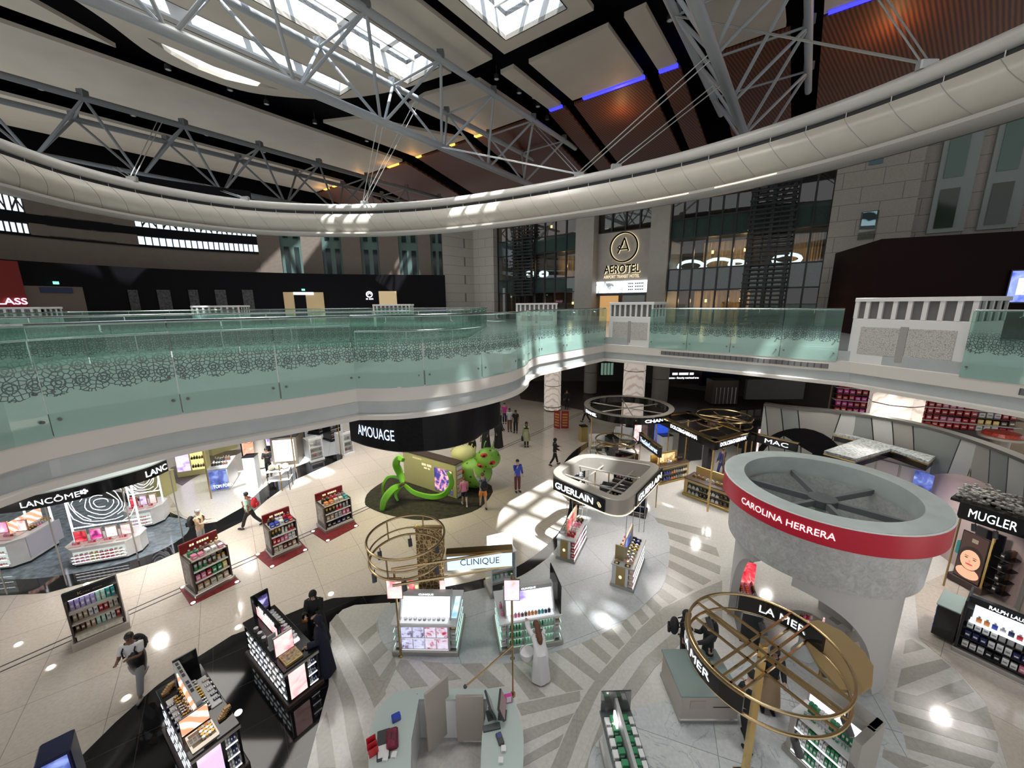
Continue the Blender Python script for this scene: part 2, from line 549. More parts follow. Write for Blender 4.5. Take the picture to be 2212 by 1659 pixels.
# ground floor and its inlays
struct('floor', MB().prism([(-48, -3), (34, -3), (34, 62), (-48, 62)], -0.3, 0.0), M_TILE)
INL = [0]
def inlay(pix, m, smooth=0, world=False):
 INL[0] += 1
 z = 0.0025 + 0.0012 * INL[0] / 10
 pts = [tuple(p[:2]) for p in pix] if world else [tuple(at_z(x, y)[:2]) for x, y in pix]
 if smooth:
  pts = [tuple(p[:2]) for p in catmull(pts, smooth, True)]
 return struct('floor_inlay', MB().prism(pts, -0.02, z + 0.001 * (INL[0] % 7)), m)
def band(pix, w, m, smooth=6):
 INL[0] += 1
 pts = catmull([at_z(x, y) for x, y in pix], smooth)
 z = 0.004 + 0.0012 * INL[0] / 10
 return struct('floor_inlay', MB().sweep(pts, [(-w / 2, -0.01), (w / 2, -0.01), (w / 2, z), (-w / 2, z)]), m)
def f6(pts): return [(500 + x / 3.95, 1239 + y / 3.95) for x, y in pts]
def f7(pts): return [(1000 + x / 3.95, 1239 + y / 3.95) for x, y in pts]
def f8(pts): return [(1652 + x / 3.95, 1239 + y / 3.95) for x, y in pts]
inlay([(647, 1700), (692, 1550), (710, 1482), (711, 1391), (712, 1345), (740, 1317), (766, 1307), (854, 1301), (963, 1287), (1060, 1267), (1140, 1240), (1200, 1187), (1240, 1120), (1262, 1010), (1330, 950), (1480, 930), (1700, 930), (2300, 1100), (2500, 1400), (2400, 1800), (1400, 1800)], M_LIGHT)
inlay([(150, 1659), (120, 1720), (647, 1720), (692, 1550), (710, 1482), (711, 1391), (712, 1345), (740, 1317), (766, 1307), (854, 1301), (854, 1283), (720, 1292), (662, 1310), (590, 1340), (500, 1373), (420, 1424), (340, 1480), (250, 1560)], M_BLACKF)
band([(845, 1292), (963, 1278), (1060, 1256), (1130, 1229), (1200, 1175), (1235, 1120), (1240, 1060), (1222, 1010), (1262, 965), (1330, 935)], 0.42, M_BLACKF)
K = [None,
  f6([(900, 345), (1000, 490), (1150, 690), (1260, 880), (1320, 1030)]),
  f6([(840, 420), (930, 560), (1020, 730), (1100, 880), (1160, 1000), (1220, 1150)]),
  f6([(832, 600), (900, 740), (960, 880), (1040, 1050), (1080, 1200), (1130, 1400), (1200, 1659)]),
  f6([(835, 850), (900, 980), (945, 1130), (965, 1250), (985, 1400), (1040, 1659)]),
  f6([(812, 1180), (835, 1280), (855, 1400), (890, 1659)]),
  f6([(722, 1380), (730, 1520), (745, 1659)])]
def between(a, b, m):
 A = [at_z(*p) for p in a]; B = [at_z(*p) for p in b]
 inlay(catmull(A, 5) + catmull(B, 5)[::-1], m, world=True)
between(K[1], K[2], M_DARKST); between(K[3], K[4], M_DARKST); between(K[5], K[6], M_DARKST)
for q in ([(990, 450), (1195, 275), (1290, 265), (1035, 510)], [(1075, 545), (1240, 415), (1250, 485), (1112, 612)],
   [(1160, 690), (1290, 570), (1350, 640), (1208, 780)], [(1262, 885), (1388, 700), (1410, 800), (1312, 1005)],
   [(1400, 815), (1440, 735), (1500, 740), (1680, 960), (1530, 980)], [(1620, 745), (1790, 760), (1960, 900), (1800, 920)],
   [(1960, 775), (2130, 770), (2330, 960), (2190, 980)]):
 inlay(f6(q), M_DARKST)
EDGE = [((340, 770), (570, 1080)), ((430, 760), (710, 1050)), ((500, 740), (880, 1015)), ((700, 690), (1030, 990)), ((790, 665), (1130, 920)),
  ((890, 630), (1165, 855)), ((1010, 595), (1225, 775)), ((1100, 560), (1270, 715)), ((1180, 520), (1330, 650)), ((1270, 470), (1380, 600)),
  ((1350, 430), (1440, 540)), ((1400, 390), (1480, 490)), ((1463, 345), (1530, 440)), ((1520, 300), (1590, 385)), ((1560, 260), (1645, 350)),
  ((1610, 200), (1700, 290)), ((1640, 160), (1760, 260)), ((1670, 110), (1830, 215)), ((1700, 60), (1900, 175)), ((1725, 0), (1970, 140)),
  ((1740, -60), (2050, 100)), ((1750, -120), (2120, 60)), ((1750, -180), (2190, 10)), ((1740, -250), (2200, -60)), ((1725, -310), (2190, -140)),
  ((1700, -370), (2160, -220)), ((1665, -430), (2110, -300)), ((1630, -480), (2050, -380))]
for i in range(0, len(EDGE) - 1, 2):
 (a, b), (c, d) = EDGE[i], EDGE[i + 1]
 inlay(f7([a, b, d, c]), M_DARKST)
for q in ([(455, 1115), (1000, 1000), (1000, 1090), (500, 1215)], [(515, 1335), (950, 1190), (900, 1275), (520, 1455)],
   [(525, 1560), (860, 1370), (820, 1480), (500, 1659)]):
 inlay(f7(q), M_DARKST)
inlay(f7([(750, 1659), (870, 1380), (960, 1180), (1060, 1010), (1170, 850), (1290, 720), (1500, 480), (1700, 300), (2000, 150), (2212, 60), (2212, 170), (1800, 380), (1600, 540), (1400, 720), (1250, 900), (1160, 1010), (1090, 1160), (1000, 1350), (890, 1659)]), M_DARKST)
inlay(f7([(1040, 1659), (1120, 1420), (1210, 1180), (1370, 980), (1550, 720), (1800, 500), (2212, 300), (2212, 390), (1900, 560), (1640, 800), (1440, 1080), (1300, 1400), (1220, 1659)]), M_DARKST)
C0 = [(814, 1353), (822, 1325), (852, 1303), (963, 1287), (1060, 1267), (1140, 1240), (1200, 1187), (1240, 1120), (1330, 1075), (1390, 1083), (1429, 1126), (1446, 1165), (1444, 1220), (1432, 1265), (1410, 1289), (1354, 1338), (1253, 1391), (1127, 1426), (1060, 1433), (930, 1431), (850, 1410), (825, 1385)]
inlay(C0, M_GREY, 3)
inlay([(1270, 1659), (1300, 1590), (1365, 1535), (1440, 1512), (1560, 1440), (1720, 1400), (1850, 1440), (1930, 1540), (1960, 1659), (1900, 1800), (1300, 1800)], M_WHITE, 4)
inlay([(1830, 1500), (1880, 1400), (1961, 1378), (2067, 1447), (2128, 1517), (2156, 1593), (2156, 1619), (2110, 1690), (1980, 1720), (1900, 1600)], M_LIGHT, 3)
for q in ([(1200, 570), (1250, 560), (1375, 640), (1180, 690)], [(1165, 815), (1510, 730), (1590, 800), (1125, 980)],
   [(1110, 1000), (1300, 1045), (1690, 905), (1790, 1010), (1530, 1110), (1750, 1185), (1890, 1135), (1950, 1220), (1980, 1345), (1100, 1090)],
   [(900, 1110), (1990, 1440), (1985, 1530), (980, 1220)], [(1050, 1340), (1960, 1610), (1900, 1690), (1010, 1440)],
   [(1010, 1500), (1400, 1640), (1200, 1700), (1000, 1570)],
   [(540, 380), (690, 330), (900, 360), (620, 440)], [(600, 520), (890, 460), (890, 560), (660, 610)], [(800, 690), (890, 665), (890, 760)]):
 inlay(f8(q), M_DARKST)
inlay([(1975, 1270), (2040, 1240), (2300, 1330), (2500, 1700), (2190, 1700), (2156, 1593), (2128, 1517), (2067, 1447), (1985, 1380)], M_TILE)
p0, p1 = at_z(0, 1452), at_z(1236, 903)
dv = (p1 - p0).normalized()
p0 -= dv * 6
for k in (0, 0.22):
 o = Vector((-dv.y, dv.x, 0)) * k
 struct('floor_inlay', MB().sweep([p0 + o, p1 + dv * 10 + o], [(-0.02, -0.01), (0.02, -0.01), (0.02, 0.006), (-0.02, 0.006)]), M_SLOT)
def g1(pts): return [(x / 2.989, 850 + y / 2.989) for x, y in pts]
inlay(g1([(-300, 1300), (0, 1304), (300, 1290), (600, 1210), (1000, 1090), (1300, 960), (1560, 830), (1720, 690), (1900, 560), (2100, 470), (2212, 420), (2212, 385), (2050, 420), (1850, 500), (1690, 620), (1560, 740), (1400, 830), (1280, 850), (1150, 790), (800, 640), (400, 600), (-300, 700)]), M_BLACKF)
inlay(g1([(-300, 1180), (0, 1200), (300, 1190), (700, 1120), (1000, 1030), (1180, 930), (1225, 860), (1190, 810), (1080, 795), (800, 700), (400, 650), (-300, 750)]), M_BLUEST, 3)
inlay(g1([(1090, 660), (1230, 560), (1560, 380), (1800, 330), (2000, 400), (1850, 500), (1690, 620), (1560, 740), (1400, 830), (1300, 840), (1180, 790)]), M_LIGHT)
for q in ([(1110, 760), (1330, 745), (1490, 790), (1460, 815), (1300, 790), (1150, 790)], [(1120, 700), (1400, 690), (1600, 700), (1575, 735), (1400, 720), (1100, 735)]):
 inlay(g1(q), M_DARKST)
inlay(g1([(1560, 380), (1900, 250), (2212, 180), (2212, 385), (2050, 420), (1850, 500), (1690, 640), (1520, 740), (1350, 640)]), M_GREY)
inlay(g1([(1100, 560), (1230, 620), (1560, 400), (1560, 360), (1400, 380), (1100, 480)]), M_WOODF)
inlay([(1125, 862), (1190, 872), (1290, 893), (1420, 930), (1600, 950), (1900, 950), (1900, 780), (1100, 780)], M_WOODF)
# upper floor: slab, fascia, balustrade
Z2 = 7.2
LEFT = [(-5.6, -2.0), (-6.1, 1.0), (-6.33, 3.0), (-6.34, 4.5), (-6.1, 5.15), (-5.57, 5.94), (-4.89, 6.55), (-4.2, 7.08), (-3.29, 7.95)]
BULGE = [(-3.29, 7.95), (-2.37, 7.98), (-1.44, 8.42), (-0.58, 9.18), (0.03, 10.02), (0.36, 11.0), (0.5, 12.0), (0.9, 12.9)]
RUNB = [(0.9, 12.9), (2.4, 14.55), (3.9, 16.2)]
RUNC = [(3.9, 16.2), (5.4, 14.9), (7.6, 12.9), (9.67, 10.83)]
RUND = [(9.67, 10.83), (10.28, 8.89), (10.75, 7.2), (11.1, 5.0), (11.2, 2.0), (11.0, -2.0)]
runs = [catmull(r, 6) for r in (LEFT, BULGE, RUNB, RUNC, RUND)]
FRONT = runs[0] + runs[1][1:] + runs[2][1:] + runs[3][1:] + runs[4][1:]
PROF = [(0.05, 6.9), (0.05, 6.60), (-0.04, 6.55), (-0.16, 6.48), (-0.2, 6.40), (-0.12, 6.33), (0.06, 6.31), (0.09, 6.29), (0.09, 6.20), (-0.6, 6.20), (-0.6, 7.19), (-0.03, 7.19), (-0.03, 6.93)]
for r in (runs[0], runs[1], runs[2] , runs[3], runs[4]):
 struct('trim_fascia', MB().sweep(r, PROF), M_PLASTER, smooth=True)
VOIDP = [(-13, 7), (-9.5, 10.5), (-6.5, 12.6), (-3.5, 13.8), (-1.8, 16), (-1.5, 24), (-9, 25.5), (-17, 23), (-21, 18), (-18, 9)]
deck = [tuple(p[:2]) for p in FRONT] + [(30, -2), (34, 10), (34, 40), (10, 46), (-20, 46), (-40, 30), (-40, -2)]
struct('floor_upper', MB().prism(deck, 6.21, Z2, [VOIDP]), mat('pale_upper_floor', (0.42, 0.44, 0.43), 0.2, noise=0.05))
struct('trim_void', MB().sweep(VOIDP, [(0.0, 6.2), (0.05, 6.2), (0.05, 7.22), (0.0, 7.22)], closed=True), M_PLASTER)
def glass_mesh(path, z0, z1, name, off=0.06, th=0.02):
 me = bpy.data.meshes.new(name)
 vs, fs, us = [], [], []
 acc = 0
 P = [Vector((p[0], p[1], 0)) for p in path]
 cols = []
 for i, p in enumerate(P):
  if i: acc += (p - P[i - 1]).length
  t = (P[min(i + 1, len(P) - 1)] - P[max(i - 1, 0)]).normalized()
  n = Vector((t.y, -t.x, 0))
  cols.append((p + n * off, p + n * (off - th), acc))
 for a, b, u in cols:
  vs += [(a.x, a.y, z0), (a.x, a.y, z1), (b.x, b.y, z0), (b.x, b.y, z1)]
 U = [c[2] for c in cols for _ in range(4)]
 for i in range(len(P) - 1):
  k, j = i * 4, i * 4 + 4
  fs += [(k, j, j + 1, k + 1), (k + 1, j + 1, j + 3, k + 3), (k, k + 2, j + 2, j)]
 fs += [(0, 1, 3, 2), (len(vs) - 4, len(vs) - 2, len(vs) - 1, len(vs) - 3)]
 me.from_pydata(vs, [], fs)
 ul = me.uv_layers.new(name='UVMap')
 return me, U
def resample(path, step):
 P = [Vector((p[0], p[1], 0)) for p in path]
 L = [0]
 for i in range(1, len(P)): L.append(L[-1] + (P[i] - P[i - 1]).length)
 n = max(1, round(L[-1] / step))
 def at(s):
  for i in range(1, len(P)):
   if s <= L[i] + 1e-6:
    return P[i - 1].lerp(P[i], (s - L[i - 1]) / max(1e-9, L[i] - L[i - 1]))
  return P[-1]
 return n, [[at(L[-1] * (k + (j * 0.984 + 0.008) / 4) / n) for j in range(5)] for k in range(n)]
def balustrade(path, label, z0=6.88, z1=8.36, step=1.3, bolts=True, rail=True, group='green glass balustrades of the upper floor'):
 root = empty('glass_balustrade', (path[0][0], path[0][1], z0), 0, label, 'balustrade', group)
 org = Vector((path[0][0], path[0][1], z0))
 n, segs = resample(path, step)
 u0 = 0
 bm_ = MB()
 for s in segs:
  me, U = glass_mesh(s, z0, z1, 'glass_panel')
  ul = me.uv_layers[0]
  for l in me.loops:
   vi = l.vertex_index
   ul.data[l.index].uv = (u0 + U[vi], me.vertices[vi].co.z)
  for v in me.vertices:
   v.co -= org
  me.materials.append(M_BAL)
  u0 += U[-1] + 0.02
  o = bpy.data.objects.new('glass_panel', me)
  COL.objects.link(o); o.parent = root
  if bolts:
   t = (s[-1] - s[0]).normalized(); nn = Vector((t.y, -t.x, 0))
   for q in (s[0] + t * 0.09, s[-1] - t * 0.09):
    for zz in (7.12, 7.5):
     c = q - org; c.z = zz - z0
     bm_.tube([c + nn * 0.05, c + nn * 0.085], 0.022, 8)
 if bolts:
  bm_.build_each('fixing_bolt', M_STEELD, root)
 if rail:
  pth = [Vector((p[0], p[1], z1 + 0.015)) - org for s in segs for p in s]
  m = MB().tube(pth, 0.026, 8)
  m.build('handrail', M_CHROME, root, smooth=True)
  mb = MB()
  for s in segs:
   t = (s[-1] - s[0]).normalized(); nn = Vector((t.y, -t.x, 0))
   q = s[2] - org
   mb.tube([Vector((q.x, q.y, z1 - 0.12 - z0)) - nn * 0.01, Vector((q.x, q.y, z1 - 0.1 - z0)) - nn * 0.1, Vector((q.x, q.y, z1 - z0)) - nn * 0.1], 0.012, 6)
  mb.build_each('rail_bracket', M_CHROME, root)
 return root
balustrade(runs[0], 'curved green glass balustrade along the near walkway, left of the black sign drum', step=1.5)
balustrade(runs[1], 'bulging round green glass balustrade right above the black sign drum', step=1.35)
balustrade(runs[2], 'short green glass balustrade between the round bulge and the corner plinth')
balustrade(catmull([(5.35, 14.95), (7.6, 12.9), (9.45, 11.05)], 6), 'green glass balustrade between the corner plinth and the large white plinth')
balustrade(catmull([(10.33, 8.7), (10.75, 7.2), (11.1, 5.0), (11.2, 2.0)], 6), 'green glass balustrade running off right of the large white plinth')
far_edge = [Vector((*p, 0)) for p in [(-21, 18), (-17, 23), (-9, 25.5), (-1.5, 24)]]
balustrade([(-18, 9.0), (-21, 18), (-17, 23), (-9, 25.5), (-1.5, 24)], 'far green glass balustrade beyond the walkway in front of the black wall', z0=7.2, bolts=False, step=1.6)
balustrade([(-1.45, 23.5), (-1.8, 16), (-3.5, 13.8), (-6.5, 12.6), (-9.5, 10.5), (-12.7, 7.3)], 'green glass balustrade on the back edge of the near walkway', z0=7.2, bolts=False, step=1.5)
def handrail(path, label, z):
 o = Vector((path[0][0], path[0][1], Z2))
 r = empty('inner_handrail', o, 0, label, 'handrail', 'low steel handrails on the walkway')
 n, segs = resample(path, 1.4)
 MB().tube([Vector((p.x, p.y, z)) - o for s in segs for p in s], 0.02, 8).build('rail', M_CHROME, r, True)
 for s in segs:
  MB().tube([Vector((s[0].x, s[0].y, Z2)) - o, Vector((s[0].x, s[0].y, z)) - o], 0.012, 6).build('post', M_CHROME, r)
handrail(catmull([(-8.6, 5.2), (-8.0, 7.2), (-6.6, 8.8), (-5.2, 9.9), (-4.3, 10.4)], 6), 'low steel handrail on the walkway behind the near left glass', 8.05)
handrail(catmull([(-3.9, 9.6), (-2.6, 9.7), (-1.5, 10.4), (-0.9, 11.4)], 6), 'low curved steel handrail behind the bulging glass', 7.95)
def plinth(pa, pb, zt, label, depth=0.9, drop=0.0, n=9, deco=True):
 a, b = Vector((*pa, 0)), Vector((*pb, 0))
 w = (b - a).length
 rz = math.atan2(b.y - a.y, b.x - a.x)
 r = empty('slatted_plinth', (a.x, a.y, Z2 - drop), rz, label, 'ventilation plinth', 'white slatted ventilation plinths on the upper floor')
 H = zt - (Z2 - drop)
 hs = 0.42 * (1.45 / 1.45)
 z1 = H - 0.56
 MB().bbox(0, w, 0, depth, 0, z1, 0.015).build('plinth_body', M_WHITEP, r)
 MB().box(0.08, w - 0.08, 0.06, depth - 0.05, z1, H - 0.1).build('dark_core', M_GRILL, r)
 m = MB()
 for k in range(n + 1):
  x = w * k / n
  x0 = min(max(x - 0.035 * w / 1.8, 0), w - 0.07 * w / 1.8)
  m.box(x0, x0 + 0.07 * w / 1.8, 0, 0.1, z1, H - 0.1)
 m.build_each('slat', M_WHITEP, r)
 m = MB()
 for k in range(5):
  y = depth * k / 4
  for xx in (0.0, w - 0.05):
   m.box(xx, xx + 0.05, max(y - 0.05, 0.1), min(y + 0.02, depth), z1, H - 0.1)
 m.build_each('side_slat', M_WHITEP, r)
 MB().bbox(-0.01, w + 0.03, -0.02, depth + 0.04, H - 0.1, H, 0.01).build('plinth_top', M_WHITEP, r)
 if deco:
  MB().box(w * 0.10, w * 0.46, -0.012, 0, 0.3, z1 - 0.22).build('patterned_panel', M_PAT, r)
  MB().box(w * 0.53, w * 0.90, -0.012, 0, 0.3, z1 - 0.22).build('patterned_panel', M_PAT, r)
  MB().box(w * 0.462, w * 0.528, -0.016, 0, 0.16, z1 - 0.18).build('grey_strip', M_GRILL2, r)
 return r
M_GRILL2 = mat('mid_grey_strip', (0.33, 0.31, 0.29), 0.5)
M_PAT = mat('embossed_pattern', (0.50, 0.475, 0.44), 0.5)
nt, ns, lk, b = nodes_of(M_PAT)
vo = ns.new('ShaderNodeTexVoronoi'); vo.feature = 'DISTANCE_TO_EDGE'; vo.inputs['Scale'].default_value = 26
tc = ns.new('ShaderNodeTexCoord'); lk.new(tc.outputs['Object'], vo.inputs['Vector'])
cr = ns.new('ShaderNodeValToRGB'); cr.color_ramp.elements[0].color = (0.25, 0.235, 0.215, 1); cr.color_ramp.elements[1].color = (0.56, 0.53, 0.49, 1)
cr.color_ramp.elements[1].position = 0.12
lk.new(vo.outputs['Distance'], cr.inputs[0]); lk.new(cr.outputs[0], b.inputs['Base Color'])
plinth((4.05, 16.15), (5.38, 14.85), 8.62, 'white slatted plinth at the inner corner of the right balcony, left of the large one', depth=1.2, drop=0.33, n=8)
plinth((9.6, 10.95), (10.4, 8.72), 8.68, 'large white slatted plinth with patterned panels at the right of the balcony', depth=1.3, drop=0.33, n=8)
def far_plinth(px0, px1, Y, label, n=8):
 a, b_ = at_y(px0, 700, Y), at_y(px1, 700, Y)
 return plinth((a.x, a.y), (b_.x, b_.y), 8.62, label, n=n, deco=True)
far_plinth(-60, 95, 18.9, 'white slatted plinth at the far left, below the red wall')
far_plinth(418, 522, 23.2, 'white slatted plinth in front of the black wall with patterned strips')
far_plinth(808, 888, 25.4, 'white slatted plinth below the lit opening of the black wall', n=9)
far_plinth(1115, 1203, 25.0, 'white slatted plinth below the left hotel glazing', n=9)
def grille(run, s0, s1, label):
 L = [0]
 for i in range(1, len(run)): L.append(L[-1] + (run[i] - run[i - 1]).length)
 pts = [p for p, l in zip(run, L) if s0 <= l / L[-1] <= s1]
 o = struct('trim_grille', MB().sweep(pts, [(0.052, 6.66), (0.062, 6.66), (0.062, 6.80), (0.052, 6.80)]), M_GRILL)
 m = MB()
 for a, b2 in zip(pts[:-1], pts[1:]):
  for k in range(3):
   q = a.lerp(b2, k / 3); t = (b2 - a).normalized(); nn = Vector((t.y, -t.x, 0))
   m.tube([q + nn * 0.066 + Vector((0, 0, 6.66)), q + nn * 0.066 + Vector((0, 0, 6.80))], 0.008, 4)
 m.build('grille_bars', M_SLOT, o)
grille(runs[3], 0.27, 0.97, '')
grille(runs[4], 0.23, 0.75, '')
dl = MB()
for p in ((-5.0, 10.5), (-3.6, 11.8), (5.4, 18), (8.5, 15), (1.8, 18.8), (1.5, 24), (4, 22), (12, 12), (14, 14), (-14, 26), (-8, 28), (-2, 28)):
 dl.lathe([(0.09, 0), (0.09, 0.02)], 12, (p[0], p[1], 6.18))
struct('ceiling_downlights', dl, M_SPOT)
# roof: black deck with openings, beige panels, skylights
ZC = 24.0
def plate(rect_or_poly, z0, z1, m, holes=(), name='ceiling_panel'):
 poly = rect_or_poly
 if len(poly) == 4 and not isinstance(poly[0], (tuple, list)):
  a0, a1, b0, b1 = poly
  poly = [(a0, b0), (a1, b0), (a1, b1), (a0, b1)]
 P = [tuple(AB(*p)[:2]) for p in poly]
 Hs = [[tuple(AB(*p)[:2]) for p in ((h[0], h[2]), (h[1], h[2]), (h[1], h[3]), (h[0], h[3]))] if not isinstance(h[0], (tuple, list)) else [tuple(AB(*p)[:2]) for p in h] for h in holes]
 return struct(name, MB().prism(P, z0, z1, Hs), m)
CRES = [(8.2, 32.7), (9.5, 33.6), (11.0, 34.15), (12.5, 34.15), (14.0, 33.5), (15.3, 32.6), (13.5, 32.75), (11.5, 33.0), (9.8, 32.75)]
SKY = {'A': (13.0, 21.2, 12.1, 16.2), 'B': (3.0, 20.6, 21.3, 24.6), 'C': (-2.0, 18.5, 28.2, 30.0)}
OVER = [(4.0, 9.2, -4.4, 0.6), (9.8, 12.0, -8.4, -6.0), (2.2, 3.7, -7.4, -5.6), (-0.8, 3.4, 8.2, 13.0), (0.6, 2.6, -2.8, -1.0)]  # openings out of view, set so their sun patches land on the floor
holes = [SKY['A'], SKY['B'], SKY['C'], CRES] + OVER
plate((-16, 62, -22, 66), 25.2, 25.5, M_VOID, holes, 'ceiling')
CURVE = [(6.4, 32.6), (8.8, 34.6), (11.3, 35.1), (14.2, 34.7), (17.3, 32.2), (19.0, 29.9), (20.6, 26.1), (21.6, 21.2), (-6, 21.0), (-6, 27), (0, 30.5), (4, 31.5)]
cv = [tuple(p[:2]) for p in catmull([(4, 31.0)] + CURVE[:8], 5)]
plate([(-6, 21.0), (-6, 30)] + cv, ZC, ZC + 0.25, M_CEIL, [SKY['B'], SKY['C'], CRES])
plate([(-8, 33.2), (3.0, 33.2), (7.3, 35.4), (-8, 35.4)], ZC, ZC + 0.25, M_CEIL)
plate((-8, 30, 37.4, 45.6), ZC, ZC + 0.25, M_CEIL)
plate((-8, 30, 49.3, 57), ZC, ZC + 0.25, M_CEIL)
plate([(20, 35.2), (21.5, 32), (30, 28), (30, 35.2)], ZC, ZC + 0.25, M_CEIL)
plate([(22.6, 27), (22.4, 24.9), (23.5, 20.3), (30, 20.3), (30, 26.6)], ZC, ZC + 0.25, M_CEIL)
plate((0, 22.1, 18.0, 20.5), ZC, ZC + 0.25, M_CEIL)
plate((12.2, 22.2, 11.0, 17.1), ZC, ZC + 0.25, M_CEIL, [SKY['A']])
plate((3.6, 10.6, 11.0, 17.1), ZC, ZC + 0.25, M_CEIL)
plate((23.9, 29.9, 10.9, 16.4), ZC, ZC + 0.25, M_CEIL)
plate((23.7, 30, 17.5, 18.6), ZC, ZC + 0.25, M_CEIL)
plate((23.7, 29.9, 8.7, 9.9), ZC, ZC + 0.25, M_CEIL)
plate((22, 30.1, 2.8, 6.6), ZC, ZC + 0.25, M_CEIL)
plate((22, 30.2, -8, 1.1), ZC, ZC + 0.25, M_CEIL)
plate((13, 21, -8, 8), ZC, ZC + 0.25, M_CEIL)
for b0, b1 in ((-8, 1.1), (2.6, 6.6), (8.6, 10.0), (10.8, 16.5), (17.3, 18.8), (20.2, 26.8), (28, 35.2), (37.3, 45.7), (49.5, 57)):
 P = [AB(30.35, b0, ZC - 0.1), AB(30.35, b1, ZC - 0.1), AB(46, b1, ZC - 3.2), AB(46, b0, ZC - 3.2)]
 up = Vector((0, 0, 0.2))
 m = MB().add(P + [p + up for p in P], [(0, 1, 2, 3), (7, 6, 5, 4), (0, 4, 5, 1), (1, 5, 6, 2), (2, 6, 7, 3), (3, 7, 4, 0)])
 struct('ceiling_timber', m, M_WOOD)
M_BLUE = emis('blue_led_cove', (0.02, 0.02, 1.0), 3.2)
M_AMBER = emis('amber_led_cove', (1.0, 0.55, 0.08), 2.0)
for b0, b1, m in ((17.5, 18.6, M_BLUE), (10.9, 15.6, M_BLUE), (8.7, 9.9, M_BLUE), (-8, 0.9, M_BLUE), (26.0, 26.8, M_AMBER), (29.6, 30.1, M_AMBER), (34.6, 35.2, M_AMBER), (38.4, 40.2, M_AMBER), (44.6, 45.2, M_AMBER), (51, 52.2, M_AMBER), (53.4, 54.4, M_AMBER)):
 P = [AB(30.0, b0), AB(30.3, b0), AB(30.3, b1), AB(30.0, b1)]
 struct('ceiling_light_cove', MB().prism([tuple(p[:2]) for p in P], ZC - 0.06, ZC + 0.12), m)
def point_lamp(name, p, e, c, r=0.05):
 d = bpy.data.lights.new(name, 'POINT'); d.energy = e; d.color = c; d.shadow_soft_size = r
 o = bpy.data.objects.new(name, d); COL.objects.link(o); o.location = p
for b in (26.4, 34.9, 39.3, 44.9, 51.6, 53.9): point_lamp('amber_cove_lamp', AB(29.3, b, ZC - 0.8), 26, (1, 0.5, 0.12))
for b in (13.5, -2): point_lamp('timber_wash_lamp', AB(32.2, b, ZC - 1.6), 75, (1, 0.5, 0.2))
M_FRIT = bpy.data.materials.new('striped_fritted_glass'); M_FRIT.use_nodes = True
nt = M_FRIT.node_tree; ns = nt.nodes; lk = nt.links; ns.remove(ns['Principled BSDF'])
tc = ns.new('ShaderNodeTexCoord'); mp = ns.new('ShaderNodeMapping'); mp.inputs['Rotation'].default_value = (0, 0, ROT)
wv = ns.new('ShaderNodeTexWave'); wv.inputs['Scale'].default_value = 2.2; wv.bands_direction = 'Y'
lk.new(tc.outputs['Object'], mp.inputs[0]); lk.new(mp.outputs[0], wv.inputs[0])
rg_ = ns.new('ShaderNodeMapRange'); rg_.inputs[3].default_value = 0.10; rg_.inputs[4].default_value = 0.40; lk.new(wv.outputs['Fac'], rg_.inputs[0])
t1 = ns.new('ShaderNodeBsdfTransparent'); t2 = ns.new('ShaderNodeBsdfTranslucent'); t2.inputs[0].default_value = (0.42, 0.52, 0.66, 1)
mx = ns.new('ShaderNodeMixShader'); lk.new(rg_.outputs[0], mx.inputs[0]); lk.new(t1.outputs[0], mx.inputs[1]); lk.new(t2.outputs[0], mx.inputs[2]); lk.new(mx.outputs[0], ns['Material Output'].inputs[0])
def skylight(a0, a1, b0, b1, bars_a, bars_b, name='ceiling_skylight'):
 well = MB()
 e = 0.06
 for (p, q) in (((a0, b0), (a1, b0)), ((a1, b0), (a1, b1)), ((a1, b1), (a0, b1)), ((a0, b1), (a0, b0))):
  A, B = AB(*p), AB(*q)
  t = (B - A).normalized(); n = Vector((t.y, -t.x, 0)) * e
  well.add([A + Vector((0, 0, ZC)), B + Vector((0, 0, ZC)), B + Vector((0, 0, ZC + 1.5)), A + Vector((0, 0, ZC + 1.5)),
     A + n + Vector((0, 0, ZC)), B + n + Vector((0, 0, ZC)), B + n + Vector((0, 0, ZC + 1.5)), A + n + Vector((0, 0, ZC + 1.5))],
     [(0, 1, 2, 3), (4, 7, 6, 5), (0, 4, 5, 1), (3, 2, 6, 7), (0, 3, 7, 4), (1, 5, 6, 2)])
 struct(name, well, M_WHITEP)
 M = Matrix(((D1.x, D2.x, 0, 0), (D1.y, D2.y, 0, 0), (0, 0, 1, 0), (0, 0, 0, 1)))
 bars = MB()
 for a, w in bars_a:
  bars.box(a - w / 2, a + w / 2, b0, b1, ZC + 1.15, ZC + 1.45, M)
 for b, w in bars_b:
  bars.box(a0, a1, b - w / 2, b + w / 2, ZC + 1.15, ZC + 1.45, M)
 struct('ceiling_glazing_bars', bars, M_WHITEP)
 gp = MB()
 gp.box(a0, a1, b0, b1, ZC + 1.46, ZC + 1.49, M)
 struct('ceiling_skylight_glass', gp, M_FRIT)
skylight(*SKY['A'], [(20.2, 0.12), (19.0, 0.3), (16.0, 0.3)], [(14.6, 0.15), (13.2, 0.3)])
skylight(*SKY['B'], [(18.6, 0.3), (15.6, 0.3), (12.5, 0.15), (9.5, 0.3), (6.5, 0.15)], [(22.2, 0.12), (23.8, 0.12)])
skylight(*SKY['C'], [(15.5, 0.5), (12.4, 0.3), (9.0, 0.9), (5, 0.5), (1, 0.5)], [(29.5, 0.12)])
for h in OVER:
 skylight(*h, [((h[0] * 2 + h[1]) / 3, 0.35), ((h[0] + h[1] * 2) / 3, 0.35)], [((h[2] + h[3]) / 2, 0.4)])
cw = MB()
